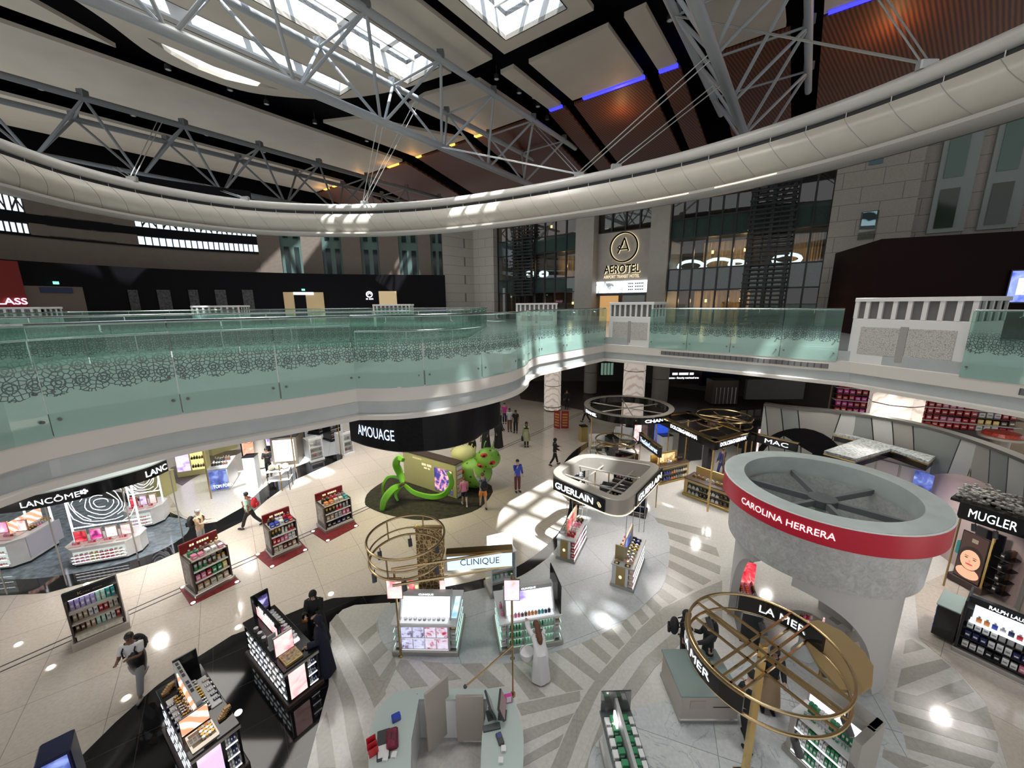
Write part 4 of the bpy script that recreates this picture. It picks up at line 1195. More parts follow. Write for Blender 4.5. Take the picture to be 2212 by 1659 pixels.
def wall_pt(px, d=0.1):
 """plan point of the curved black wall seen at pixel column px"""
 best = None
 for i in range(len(wl) - 1):
  for k in range(8):
   p = wl[i].lerp(wl[i + 1], k / 8)
   u = p.x / p.y
   r_ = ray(px, 640); e = abs(u - r_.x / r_.y)
   if best is None or e < best[0]:
    t = (wl[i + 1] - wl[i]).normalized(); best = (e, p, t)
 _, p, t = best
 n = Vector((t.y, -t.x, 0))
 return p + n * d, t, n
def wall_box(px0, py0, px1, py1, m, name, thick=0.08, d=0.04, **k):
 a, _, _ = wall_pt(px0, d); b, _, _ = wall_pt(px1, d)
 z1 = height_at(px0, py0, a); z0 = max(height_at(px0, py1, a), Z2)
 t = (b - a).normalized(); L_ = (b - a).length
 M = Matrix(((t.x, -t.y, 0, a.x), (t.y, t.x, 0, a.y), (0, 0, 1, 0), (0, 0, 0, 1)))
 mb = MB().box(0, L_, -thick, 0, z0, z1, M)
 return struct(name, mb, m) if not k else thing(name, mb, m, **k)
wall_box(-30, 560, 45, 700, M_RED, 'wall_red', 0.3)
wall_box(55, 617, 180, 700, mat('dim_beige_opening', (0.16, 0.12, 0.09), 0.6), 'wall_left_recess')
wall_box(85, 620, 155, 632, mat('navy_sign_board', (0.02, 0.03, 0.08), 0.5), 'sign_board', 0.12, 0.1, label='small dark blue board above the lit recess at the far left', cat='sign')
wall_box(118, 608, 130, 614, M_GRASS, 'exit_sign', 0.1, 0.1, label='green exit sign on the black wall at the far left', cat='exit sign')
wall_box(652, 624, 661, 628, M_GRASS, 'exit_sign', 0.1, 0.1, label='green exit sign on the black wall above the lit doorway', cat='exit sign')
for i, (a, b) in enumerate(((274, 296), (342, 368), (407, 427), (465, 489), (525, 549))):
 wall_box(a, 626, b, 672, mat('faint_pattern_strip', (0.05, 0.045, 0.045), 0.5, noise=0.8, nscale=9), 'patterned_strip', 0.06, 0.05, label='faint patterned strip panel on the black wall behind the walkway', cat='wall panel', group='patterned strips on the black wall')
wall_box(612, 631, 700, 700, mat('lit_doorway', (0.4, 0.3, 0.17), 0.5, emit=(1, 0.65, 0.3), es=0.12), 'door_5')
wall_box(636, 633, 660, 690, M_DARK, 'door_5_leaf', 0.1, 0.08)
wall_box(818, 629, 857, 660, mat('lit_niche', (0.55, 0.42, 0.24), 0.5, emit=(1, 0.72, 0.4), es=0.25), 'wall_left_niche')
wall_box(634, 631, 679, 637, emis('lit_sign_strip', (0.9, 0.95, 1), 1.2), 'light_sign', 0.14, 0.14, label='small white lit sign above the doorway in the black wall', cat='sign')
p, t, n = wall_pt(797, 0.1)
ln = empty('lounge_sign', (p.x, p.y, height_at(797, 636, p)), math.atan2(t.y, t.x), 'white ring logo glowing on the black wall left of the stone block', 'sign')
MB().tube([(0.22 * math.cos(k * PI / 12), -0.08, 0.22 * math.sin(k * PI / 12)) for k in range(24)], 0.045, 6, closed=True).build('logo_ring', M_LETW, ln, True)
MB().tube([(0.1 * math.cos(k * PI / 6), -0.08, 0.1 * math.sin(k * PI / 6)) for k in range(8)], 0.03, 6).build('logo_swirl', M_LETW, ln, True)
flat_text('-- ----', -0.28, 0.28, -0.08, -0.42, -0.32, M_LETW, ln, 'small_print')
p, t, n = wall_pt(-15, 0.35)
lg = empty('pink_sign', (p.x, p.y, height_at(0, 658, p)), math.atan2(t.y, t.x), 'pink glowing letters cut off at the left edge on the red wall', 'sign')
flat_text('GLASS', -0.55, 1.0, -0.1, 0, 0.34, emis('pink_letters', (1.0, 0.55, 0.8), 1.6), lg, bold=0.02)
a_ = at_y(1925, 516, 15.5); b_ = Vector((a_.x, a_.y, 0))
z_top = a_.z
cpts = [(a_.x - 0.35, a_.y), (a_.x + 7, a_.y - 3.4), (a_.x + 9, a_.y + 1), (a_.x + 1.5, a_.y + 4.4)]
struct('wall_right_shop', MB().prism(cpts, Z2, z_top), M_MAROON)
t = (Vector((cpts[1][0], cpts[1][1], 0)) - Vector((cpts[0][0], cpts[0][1], 0))).normalized()
nn = Vector((t.y, -t.x, 0))
def on_right(px):
 d = ray(px, 640); P0 = Vector((cpts[0][0], cpts[0][1], 0)) + nn * 0.1
 k = P0.dot(nn) / Vector((d.x, d.y, 0)).dot(nn)
 return Vector((d.x * k, d.y * k, 0))
A, B = on_right(2172), on_right(2260)
bs = empty('blue_screen', (A.x, A.y, height_at(2172, 655, A)), math.atan2(t.y, t.x), 'blue advertising screen on the dark shop wall at the right edge', 'screen')
hh = height_at(2190, 583, A) - height_at(2172, 655, A); ww = (B - A).length
MB().box(0, ww, 0, 0.06, 0, hh).build('screen_frame', M_BLACKG, bs)
MB().box(0.03, ww - 0.03, -0.02, 0, 0.04, hh - 0.04).build('screen_face', screen_mat('blue_screen_picture', [(0.05, 0.08, 0.6), (0.18, 0.24, 0.85), (0.45, 0.5, 0.95)], 1.5, 1.5), bs)
MB().box(ww * 0.22, ww * 0.9, -0.035, -0.02, hh * 0.25, hh * 0.75).build('screen_card', screen_mat('screen_card_picture', [(0.2, 0.15, 0.4), (0.8, 0.8, 0.95), (0.95, 0.95, 1)], 3, 1.4), bs)
struct('wall_right', MB().box(S[1983] + 12, S[1983] + 12.4, -14, 2, Z2, ZT, FM), M_STONE)
# kit for shop furniture and goods
COLR = {'white': (0.78, 0.77, 0.76), 'cream': (0.66, 0.60, 0.48), 'black': (0.012, 0.012, 0.014), 'red': (0.5, 0.02, 0.03), 'pink': (0.75, 0.22, 0.35),
  'magenta': (0.7, 0.05, 0.35), 'blue': (0.03, 0.06, 0.42), 'navy': (0.012, 0.018, 0.09), 'purple': (0.13, 0.06, 0.35), 'lilac': (0.42, 0.34, 0.66),
  'teal': (0.03, 0.33, 0.33), 'green': (0.03, 0.24, 0.10), 'mint': (0.42, 0.70, 0.55), 'gold': (0.55, 0.36, 0.10), 'orange': (0.72, 0.25, 0.06),
  'brown': (0.14, 0.06, 0.03), 'grey': (0.28, 0.28, 0.29), 'silver': (0.55, 0.56, 0.58), 'tan': (0.48, 0.34, 0.21), 'yellow': (0.70, 0.62, 0.18), 'peach': (0.8, 0.5, 0.38)}
def cmat(c):
 return mat('goods_' + c, COLR[c], 0.3, 0.9 if c in ('gold', 'silver') else 0.0)
GM = {}
def goods_mesh(kind, c, w, d, h):
 key = (kind, c, round(w, 3), round(d, 3), round(h, 3))
 if key in GM: return GM[key]
 m = MB()
 cap = cmat('gold' if c in ('black', 'cream', 'tan') else 'silver')
 split = None
 if kind in ('perfume_carton', 'gift_box', 'snack_pack'):
  m.bbox(-w / 2, w / 2, -d / 2, d / 2, 0, h, min(w, d) * 0.06)
  split = len(m.f)
  m.box(-w * 0.32, w * 0.32, -d / 2 - 0.002, -d / 2, h * 0.35, h * 0.62)
 elif kind == 'perfume_bottle':
  m.bbox(-w / 2, w / 2, -d / 2, d / 2, 0, h * 0.68, min(w, d) * 0.16)
  split = len(m.f)
  m.lathe([(w * 0.16, h * 0.68), (w * 0.16, h * 0.74), (w * 0.26, h * 0.74), (w * 0.26, h)], 8)
 elif kind == 'cream_jar':
  m.lathe([(w * 0.46, 0), (w * 0.5, h * 0.1), (w * 0.5, h * 0.55)], 10)
  split = len(m.f)
  m.lathe([(w * 0.52, h * 0.56), (w * 0.52, h * 0.96), (w * 0.46, h)], 10)
 elif kind == 'lipstick':
  m.lathe([(w * 0.5, 0), (w * 0.5, h * 0.5)], 8)
  split = len(m.f)
  m.lathe([(w * 0.4, h * 0.5), (w * 0.4, h * 0.9), (w * 0.2, h)], 8)
 elif kind == 'make_up_palette':
  m.bbox(-w / 2, w / 2, -d / 2, d / 2, 0, h, 0.004)
  split = len(m.f)
  for i in range(3):
   for j in range(2):
    m.box(-w * 0.4 + i * w * 0.28, -w * 0.4 + i * w * 0.28 + w * 0.2, -d * 0.35 + j * d * 0.38, -d * 0.35 + j * d * 0.38 + d * 0.28, h, h + 0.003)
 elif kind == 'pump_bottle':
  m.lathe([(w * 0.5, 0), (w * 0.5, h * 0.6), (w * 0.2, h * 0.68)], 8)
  split = len(m.f)
  m.lathe([(w * 0.13, h * 0.68), (w * 0.13, h * 0.9)], 8); m.box(-w * 0.4, w * 0.12, -w * 0.1, w * 0.1, h * 0.88, h * 0.96)
 me = m.mesh(kind, cmat(c))
 me.materials.append(cap if kind not in ('perfume_carton', 'gift_box', 'snack_pack', 'make_up_palette') else cmat('white' if c not in ('white', 'cream', 'silver') else 'grey'))
 for i, p in enumerate(me.polygons):
  p.material_index = 1 if i >= split else 0
 GM[key] = me
 return me
WORDS = {'perfume_carton': 'perfume carton', 'gift_box': 'gift box', 'snack_pack': 'sweet packet', 'perfume_bottle': 'perfume bottle', 'cream_jar': 'cream jar', 'lipstick': 'lipstick', 'make_up_palette': 'make-up palette', 'pump_bottle': 'pump bottle'}
CATS = {'perfume_carton': 'carton', 'gift_box': 'gift box', 'snack_pack': 'packet', 'perfume_bottle': 'bottle', 'cream_jar': 'jar', 'lipstick': 'lipstick', 'make_up_palette': 'palette', 'pump_bottle': 'bottle'}
NG = [0]
def goods(root, kind, c, x, y, z, w, d, h, where, rz=0.0):
 me = goods_mesh(kind, c, w, d, h)
 nm = kind
 if kind == 'perfume_carton':  # same perfume carton mesh, only the name changes with the shelf text
  if any(q in where for q in ('skin-care', 'skincare', 'gold ring', 'green carton', 'bridge')): nm = 'cream_carton'
  elif any(q in where for q in ('gondola', 'make-up')) and 'black' not in where: nm = 'gift_carton'
 word = WORDS[kind] if nm == kind else nm.replace('_', ' ')
 o = bpy.data.objects.new(nm, me)
 COL.objects.link(o)
 M = mat_of(root)
 o.location = M @ Vector((x, y, z + 0.001))
 o.rotation_euler = (0, 0, root.rotation_euler.z + rz)
 o['label'] = '%s %s %s' % (c, word, where)
 o['category'] = CATS[kind]
 o['group'] = word + 's ' + where
 NG[0] += 1
 return o
def row(root, kind, cols, x0, x1, y, z, n, h, where, d=0.08, fill=0.78, rz=0.0, jit=0.1, face=0.0):
 """a row of goods along local x"""
 stp = (x1 - x0) / n
 for k in range(n):
  c = cols[int(k * len(cols) / n)] if len(cols) > 1 else cols[0]
  hh = h * random.choice((1.0, 1.0, 0.9, 0.82))
  goods(root, kind, c, x0 + stp * (k + 0.5), y, z, round(stp * fill, 2), d, round(hh, 2), where, face)
def col_y(root, kind, cols, x, y0, y1, z, n, h, where, w=0.08, fill=0.78, face=0.0):
 stp = (y1 - y0) / n
 for k in range(n):
  c = cols[int(k * len(cols) / n)]
  hh = h * random.choice((1.0, 1.0, 0.9, 0.82))
  goods(root, kind, c, x, y0 + stp * (k + 0.5), z, round(stp * fill, 2), w, round(hh, 2), where, face)
M_SHWHITE = mat('gloss_white_counter', (0.74, 0.74, 0.74), 0.15)
M_SHBLACK = mat('gloss_black_counter', (0.01, 0.01, 0.012), 0.12)
M_SHGREY = mat('pale_grey_counter', (0.46, 0.46, 0.45), 0.3)
M_TAUPE = mat('taupe_counter', (0.36, 0.32, 0.28), 0.35)
M_METAL = mat('satin_metal_base', (0.48, 0.46, 0.43), 0.3, metal=0.8)
M_GOLD = mat('polished_brass', (0.80, 0.56, 0.24), 0.16, metal=1)
M_GOLDD = mat('aged_bronze_tube', (0.50, 0.36, 0.19), 0.24, metal=1)
M_GOLDP = mat('gold_lacquer_panel', (0.58, 0.42, 0.17), 0.28, metal=0.7)
M_LED = emis('white_led_strip', (0.93, 0.96, 1.0), 4.0)
M_LEDS = emis('soft_shelf_light', (0.90, 0.95, 1.0), 1.6)
M_BROWNK = mat('dark_brown_fixture', (0.045, 0.028, 0.022), 0.35)
M_REDMAT = mat('red_floor_mat', (0.16, 0.008, 0.010), 0.6, noise=0.35, nscale=8)
M_REDS = mat('deep_red_header', (0.20, 0.008, 0.012), 0.35)
M_MIRROR = mat('mirror', (0.75, 0.78, 0.78), 0.03, metal=1)
M_FLOORLIGHT = M_SPOT
M_SHELFC = mat('cream_shelf', (0.55, 0.50, 0.42), 0.4)
def frame3(name, label, cat, pl, pr, group=None):
 """Empty at the front-left base corner, local x towards the front-right corner; returns root, width"""
 a, b = Vector((pl[0], pl[1], 0)), Vector((pr[0], pr[1], 0))
 r = empty(name, a, math.atan2(b.y - a.y, b.x - a.x), label, cat, group)
 return r, (b - a).length
def poster(parent, x0, x1, y, z0, z1, m, name='poster_face', frame=True, fm=None, text=None, tm=None):
 if frame:
  MB().box(x0 - 0.02, x1 + 0.02, y, y + 0.04, z0 - 0.02, z1 + 0.02).build('poster_frame', fm or M_SHBLACK, parent)
 MB().box(x0, x1, y - 0.006, y, z0, z1).build(name, m, parent)
 if text:
  flat_text(text, x0 + (x1 - x0) * 0.12, x1 - (x1 - x0) * 0.12, y - 0.012, z0 + (z1 - z0) * 0.8, z0 + (z1 - z0) * 0.9, tm or M_LETW, parent)
def sideposter(parent, x, y0, y1, z0, z1, m, out=-1, name='side_poster', fm=None):
 MB().box(min(x, x + out * 0.02), max(x, x + out * 0.02), y0 - 0.02, y1 + 0.02, z0 - 0.02, z1 + 0.02).build('poster_frame', fm or M_SHBLACK, parent)
 MB().box(min(x + out * 0.02, x + out * 0.03), max(x + out * 0.02, x + out * 0.03), y0, y1, z0, z1).build(name, m, parent)
PIC = {}
def pic(name, cols, scale=5, s=1.2, kind='noise', seed=0):
 return screen_mat('picture_' + name, cols, scale, s, kind, seed)
P_PINK = pic('pink', [(0.75, 0.25, 0.3), (1.0, 0.62, 0.60), (1.0, 0.82, 0.76)], 3, 1.1)
P_FACE = pic('portrait', [(0.45, 0.13, 0.08), (0.85, 0.42, 0.28), (0.98, 0.75, 0.6)], 2.2, 1.1, seed=4)
P_LILAC = pic('lilac', [(0.3, 0.2, 0.55), (0.7, 0.55, 0.9), (0.9, 0.85, 1.0)], 3, 1.1, seed=2)
P_PURP = pic('purple_night', [(0.08, 0.02, 0.3), (0.45, 0.08, 0.6), (0.95, 0.35, 0.7)], 2.5, 1.1, seed=7)
P_BLUE = pic('night_blue', [(0.02, 0.03, 0.16), (0.08, 0.12, 0.42), (0.3, 0.4, 0.8)], 2.5, 1.0, seed=3)
P_PEACH = pic('peach', [(0.85, 0.35, 0.2), (1.0, 0.62, 0.42), (1.0, 0.86, 0.75)], 2.5, 1.1, 'wave', seed=1)
P_WHITE = pic('white_skin', [(0.75, 0.78, 0.85), (0.92, 0.95, 1.0), (1, 1, 1)], 4, 1.5, seed=5)
P_RED = pic('red', [(0.3, 0.0, 0.02), (0.85, 0.05, 0.08), (1.0, 0.45, 0.4)], 4, 1.0, seed=6)
P_GOLDPIC = pic('gold', [(0.4, 0.2, 0.05), (0.9, 0.6, 0.25), (1.0, 0.85, 0.6)], 4, 1.0, seed=8)
def shelf_unit(root, w, d, H, shelves, body, back=None, shelf_m=None, header=None, hm=None, base_h=0.16, base_m=None, sides=True, base_out=0.05, lit=False, text=None, tsize=None, tm=None, top=None):
 """open-fronted display: plinth, two side cheeks, back, shelves, optional header with lettering"""
 shelf_m = shelf_m or body
 MB().bbox(-base_out, w + base_out, -base_out, d + base_out, 0, base_h, 0.02).build('plinth', base_m or M_METAL, root)
 t = 0.04
 if sides:
  MB().bbox(0, t, 0, d, base_h, H, 0.006).build('side_panel', body, root)
  MB().bbox(w - t, w, 0, d, base_h, H, 0.006).build('side_panel', body, root)
 MB().box(t, w - t, d - 0.04, d, base_h, H).build('back_panel', back or body, root)
 for z in shelves:
  s = MB().bbox(t, w - t, 0.02, d - 0.04, z - 0.03, z, 0.005).build('shelf', shelf_m, root)
  MB().box(t, w - t, 0.0, 0.02, z - 0.035, z + 0.012).build('shelf_edge', M_METAL, s)
  if lit:
   MB().box(t + 0.02, w - t - 0.02, 0.03, 0.045, z - 0.042, z - 0.031).build('light_strip', M_LEDS, s)
 if header:
  hd = MB().bbox(0, w, 0.0, 0.10, H, H + header, 0.01).build('header', hm or body, root)
  if text:
   k = tsize or 0.5
   flat_text(text, w * (0.5 - k / 2), w * (0.5 + k / 2), -0.006, H + header * 0.32, H + header * 0.72, tm or M_LETW, hd)
 if top:
  MB().bbox(-0.01, w + 0.01, -0.01, d + 0.01, H, H + 0.03, 0.006).build('counter_top', top, root)
def kiosk_fill(p, e=40, col=(1, 0.96, 0.9), r=0.05):  # fill disc facing down, added to brighten counters, without a fixture
 d = bpy.data.lights.new('added_shop_fill', 'AREA'); d.shape = 'DISK'; d.size = 0.3; d.energy = e * 0.6; d.color = col; d.spread = 2.6
 o = bpy.data.objects.new('added_shop_fill', d); COL.objects.link(o); o.location = p
 return o
def spot_head(parent, x, y, z, m=None):
 """black track spotlight hanging below a frame"""
 s = MB().tube([(x, y, z), (x, y, z - 0.12)], 0.012, 6).build('spotlight_arm', M_LAMPB, parent)
 MB().tube([(x - 0.02, y, z - 0.1), (x + 0.02, y - 0.09, z - 0.28)], 0.055, 12).build('spotlight_can', M_LAMPB, s, True)
 MB().tube([(x + 0.02, y - 0.09, z - 0.28), (x + 0.021, y - 0.091, z - 0.285)], 0.042, 12).build('spotlight_lens', mat('unlit_lens', (0.5, 0.5, 0.48), 0.2), s)
SKIN = {'tan': (0.42, 0.24, 0.15), 'light': (0.60, 0.40, 0.30), 'brown': (0.20, 0.10, 0.06)}
def skinned(nodes, edges, name, m, parent=None, sub=1, extra=None):
 """nodes: {key: (pos, r)}; grown with a Skin modifier and baked to one mesh"""
 keys = list(nodes)
 me = bpy.data.meshes.new(name)
 me.from_pydata([nodes[k][0] for k in keys], [(keys.index(a), keys.index(b)) for a, b in edges], [])
 o = bpy.data.objects.new('skin_tmp', me)
 COL.objects.link(o)
 sk = o.modifiers.new('skin', 'SKIN'); sk.use_smooth_shade = True
 for i, k in enumerate(keys):
  r = nodes[k][1]
  me.skin_vertices[0].data[i].radius = r if isinstance(r, tuple) else (r, r)
  me.skin_vertices[0].data[i].use_root = (i == 0)
 sb = o.modifiers.new('sub', 'SUBSURF'); sb.levels = sub; sb.render_levels = sub
 dg = bpy.context.evaluated_depsgraph_get(); dg.update()
 ev = o.evaluated_get(dg)
 out = bpy.data.meshes.new_from_object(ev)
 bpy.data.objects.remove(o)
 if extra:
  bm = bmesh.new(); bm.from_mesh(out)
  e = extra.mesh('x'); bm.from_mesh(e); bm.to_mesh(out); bm.free()
  bpy.data.meshes.remove(e)
 out.materials.clear(); out.materials.append(m)
 out.shade_smooth()
 r = bpy.data.objects.new(name, out); COL.objects.link(r)
 if parent is not None: r.parent = parent
 return r
def person(loc, heading, h, label, top=None, legs=None, shoes='black', hair='black', skin='tan', pose=None, robe=None, scarf=None, bag=None, shorts=False, sleeves='short', long_hair=False, group=None, phone=False, lean=0.0, belly=0.0, skirt=None):
 """standing or walking figure; local +y is forward. pose: dict of arm/leg angles in degrees (swing forward positive)"""
 s = h / 1.75
 pose = pose or {}
 r = empty('person', (loc[0], loc[1], loc[2] if len(loc) > 2 else 0), heading, label, 'person', group)
 dg_ = math.radians
 ln = dg_(lean)
 def tilt(p):       # lean the upper body forward about the hips
  x, y, z = p; z0 = 0.93
  if z <= z0: return Vector((x, y, z)) * s
  dz = z - z0
  return Vector((x, y * math.cos(ln) + dz * math.sin(ln), z0 + dz * math.cos(ln) - y * math.sin(ln))) * s
 N = {}
 N['pelvis'] = (tilt((0, 0, 0.95)), (0.15 * s, 0.11 * s))
 N['waist'] = (tilt((0, 0.01 + belly * 0.4, 1.10)), ((0.135 + belly) * s, (0.10 + belly) * s))
 N['chest'] = (tilt((0, 0, 1.32)), (0.155 * s, 0.11 * s))
 N['collar'] = (tilt((0, -0.005, 1.44)), (0.085 * s, 0.07 * s))
 N['neck'] = (tilt((0, 0.005, 1.51)), 0.052 * s)
 hd = dg_(pose.get('head', 10))
 hb = tilt((0, 0.015, 1.575));
 N['jaw'] = (hb, (0.066 * s, 0.075 * s))
 fw = Vector((0, math.sin(ln + hd * 0.5), math.cos(ln + hd * 0.5)))
 N['crown'] = (hb + fw * 0.10 * s, (0.074 * s, 0.088 * s))
 E = [('pelvis', 'waist'), ('waist', 'chest'), ('chest', 'collar'), ('collar', 'neck'), ('neck', 'jaw'), ('jaw', 'crown')]
 fingers = MB()
 J = {}
 for sd, k in ((-1, 'l'), (1, 'r')):
  sw, out, bend, inw = pose.get('arm_' + k, (8, 8, 15, 0))
  sh = tilt((sd * 0.17, 0, 1.42))
  a = dg_(sw) + ln * 0.5; o_ = dg_(out)
  d = Vector((sd * math.sin(o_), math.sin(a) * math.cos(o_), -math.cos(a) * math.cos(o_)))
  el = sh + d * 0.28 * s
  b_ = a + dg_(bend)
  iw = dg_(inw)
  d2 = Vector((-sd * math.sin(iw) + sd * math.sin(o_) * 0.3, math.sin(b_) * math.cos(iw), -math.cos(b_) * math.cos(iw))).normalized()
  wr = el + d2 * 0.245 * s
  pm = wr + d2 * 0.06 * s
  J['sh' + k], J['el' + k], J['wr' + k], J['pm' + k], J['d' + k] = sh, el, wr, pm, d2
  N['sh' + k] = (sh, 0.058 * s); N['el' + k] = (el, 0.042 * s); N['wr' + k] = (wr, 0.028 * s); N['pm' + k] = (pm, (0.036 * s, 0.02 * s))
  E += [('collar', 'sh' + k), ('sh' + k, 'el' + k), ('el' + k, 'wr' + k), ('wr' + k, 'pm' + k)]
  side = d2.cross(Vector((0, 0, 1)) if abs(d2.z) < 0.8 else Vector((0, 1, 0))).normalized()
  curl = side.cross(d2).normalized() * (-1 if abs(d2.z) < 0.8 else 1)
  for f in range(4):
   b0 = pm + side * (f - 1.5) * 0.018 * s + d2 * 0.015 * s
   L_ = (0.062, 0.072, 0.068, 0.052)[f] * s
   fingers.tube([b0, b0 + d2 * L_ * 0.5 + curl * 0.006 * s, b0 + d2 * L_ * 0.85 + curl * 0.024 * s], [0.0095 * s, 0.0085 * s, 0.006 * s], 6)
  tb = wr + d2 * 0.02 * s
  fingers.tube([tb, tb + side * 0.04 * s * -sd + d2 * 0.03 * s, tb + side * 0.048 * s * -sd + d2 * 0.06 * s], [0.012 * s, 0.010 * s, 0.007 * s], 6)
  sw, bend = pose.get('leg_' + k, (0, 0))
  hp = Vector((sd * 0.09, 0, 0.90)) * s
  a = dg_(sw)
  kn = hp + Vector((sd * 0.01, math.sin(a), -math.cos(a))) * 0.43 * s
  b2 = a - dg_(bend)
  an = kn + Vector((0, math.sin(b2), -math.cos(b2))) * 0.41 * s
  ft = max(-0.6, min(0.2, b2 * 0.8))
  to = an + Vector((sd * 0.02, math.cos(ft) * 0.15, math.sin(ft) * 0.15 - 0.035)) * s
  J['hp' + k], J['kn' + k], J['an' + k], J['to' + k] = hp, kn, an, to
  N['hp' + k] = (hp, 0.088 * s); N['kn' + k] = (kn, 0.058 * s); N['an' + k] = (an, 0.038 * s); N['to' + k] = (to, (0.038 * s, 0.026 * s))
  E += [('pelvis', 'hp' + k), ('hp' + k, 'kn' + k), ('kn' + k, 'an' + k), ('an' + k, 'to' + k)]
 low = min(J['anl'].z - 0.075 * s, J['anr'].z - 0.075 * s, J['tol'].z - 0.03 * s, J['tor'].z - 0.03 * s)
 for k_ in N: N[k_] = (N[k_][0] - Vector((0, 0, low)), N[k_][1])
 for k_ in J:
  if k_[0] != 'd': J[k_] = J[k_] - Vector((0, 0, low))
 fingers.v = [(x, y, z - low) for x, y, z in fingers.v]
 jaw, cr = N['jaw'][0], N['crown'][0]
 up = (cr - jaw).normalized(); fwd = Vector((1, 0, 0)).cross(up) * -1
 if fwd.y < 0: fwd = -fwd
 mid = jaw.lerp(cr, 0.45)
 fingers.tube([mid + fwd * 0.07 * s + up * 0.02 * s, mid + fwd * 0.098 * s - up * 0.012 * s], [0.007 * s, 0.014 * s], 6)
 for sd in (-1, 1):
  e = mid + Vector((sd * 0.076 * s, 0, 0)); fingers.ball(e, 0.012 * s, 0.018 * s, 0.028 * s, 6, 5)
 sm = mat('skin_' + skin, SKIN[skin], 0.5)
 skinned(N, E, 'body', sm, r, 1, fingers)
 for sd in (-1, 1):
  c = mid + fwd * 0.078 * s + up * 0.018 * s + Vector((sd * 0.029 * s, 0, 0))
  MB().ball(c, 0.011 * s, 0.007 * s, 0.007 * s, 6, 5).build('eye', mat('eye_dark', (0.01, 0.008, 0.008), 0.2), r)
 MB().ball(mid + fwd * 0.076 * s - up * 0.042 * s, 0.022 * s, 0.008 * s, 0.006 * s, 8, 5).build('mouth', mat('lip', (0.35, 0.10, 0.09), 0.5), r)
 cm = lambda c: (mat('cloth_' + c, COLR[c], 0.75) if isinstance(c, str) else c)
 def sub_skin(name, ks, es, grow, m, over=None):
  n2 = {}
  for k_ in ks:
   p, rr = N[k_] if k_ in N else (over or {})[k_]
   g = grow.get(k_, grow['*']) * s if isinstance(grow, dict) else grow * s
   rr = rr if isinstance(rr, tuple) else (rr, rr)
   n2[k_] = (p, (rr[0] + g, rr[1] + g))
  return skinned(n2, es, name, m, r, 1)
 hc = mid + up * 0.035 * s - fwd * 0.015 * s
 if scarf:
  m = MB()
  m.ball(hc, 0.105 * s, 0.118 * s, 0.125 * s, 14, 10)
  keep = []
  for f in m.f:
   c = sum((Vector(m.v[i]) for i in f), Vector()) / len(f) - mid
   if not (c.dot(fwd) > 0.055 * s and abs(c.x) < 0.062 * s and -0.085 * s < c.dot(up) < 0.075 * s): keep.append(f)
  m.f = keep
  nk = N['neck'][0]
  m.lathe([(0.075 * s, 0.10 * s), (0.085 * s, 0.0), (0.17 * s, -0.12 * s), (0.20 * s, -0.22 * s)], 14, (nk.x, nk.y - 0.005, nk.z), 1.0, 0.72)
  m.build('headscarf', cm(scarf), r, True)
 elif hair:
  m = MB(); m.ball(hc + up * 0.012 * s, 0.088 * s, 0.105 * s, 0.098 * s, 14, 10)
  keep = []
  for f in m.f:
   c = sum((Vector(m.v[i]) for i in f), Vector()) / len(f) - mid
   if not (c.dot(fwd) > 0.03 * s and c.dot(up) < 0.068 * s) and c.dot(up) > -0.045 * s: keep.append(f)
  m.f = keep
  if long_hair:
   b = hc - fwd * 0.06 * s
   tors = N['chest'][0]
   m.tube([b + up * 0.05 * s, b - up * 0.08 * s - fwd * 0.05 * s, tors + Vector((0, -0.15 * s, 0.05 * s)), tors + Vector((0.02, -0.17 * s, -0.25 * s))], [0.07 * s, 0.09 * s, 0.09 * s, 0.03 * s], 10)
  m.build('hair', cm(hair) if hair != 'black' else mat('black_hair', (0.012, 0.009, 0.008), 0.5), r, True)
 if robe:
  m = MB(); ch, pv = N['chest'][0], N['pelvis'][0]
  prof = [((0.062, 0.062), N['neck'][0] + Vector((0, 0, -0.01))), ((0.14, 0.10), N['collar'][0] + Vector((0, 0, 0.03 * s))), ((0.20, 0.125), N['collar'][0] + Vector((0, 0, -0.03 * s))), ((0.215, 0.15), ch), ((0.195, 0.155), N['waist'][0]), ((0.225, 0.18), pv), ((0.25, 0.22), Vector((0, pv.y * 0.5, 0.5 * s))), ((0.30, 0.27), Vector((0, 0, 0.05)))]
  n = 20; vs = []; fs_ = []
  for (rx, ry), c in prof:
   for k_ in range(n):
    a = 2 * PI * k_ / n; w_ = 1 + (0.06 * math.sin(a * 6) if c.z < 0.6 * s else 0)
    vs.append((c.x + rx * s * w_ * math.cos(a), c.y + ry * s * w_ * math.sin(a), c.z))
  for i in range(len(prof) - 1):
   for k_ in range(n):
    l = (k_ + 1) % n; fs_.append((i * n + k_, i * n + l, (i + 1) * n + l, (i + 1) * n + k_))
  m.add(vs, fs_); m.build('robe', cm(robe), r, True)
  for k_ in 'lr':
   MB().tube([J['sh' + k_] + Vector((-J['sh' + k_].x * 0.25, 0, 0.07 * s)), J['sh' + k_] + Vector((0, 0, 0.02)), J['sh' + k_].lerp(J['el' + k_], 0.3), J['el' + k_], J['wr' + k_] - J['d' + k_] * 0.02], [0.04 * s, 0.085 * s, 0.085 * s, 0.075 * s, 0.085 * s], 10, caps=False).build('sleeve', cm(robe), r, True)
 else:
  es = [('hem', 'pelvis'), ('pelvis', 'waist'), ('waist', 'chest'), ('chest', 'collar'), ('collar', 'shl'), ('collar', 'shr')]
  ks = ['hem', 'pelvis', 'waist', 'chest', 'collar', 'shl', 'shr']
  over = {'hem': (N['pelvis'][0] - Vector((0, 0, 0.09 * s)), (0.172 * s, 0.125 * s))}
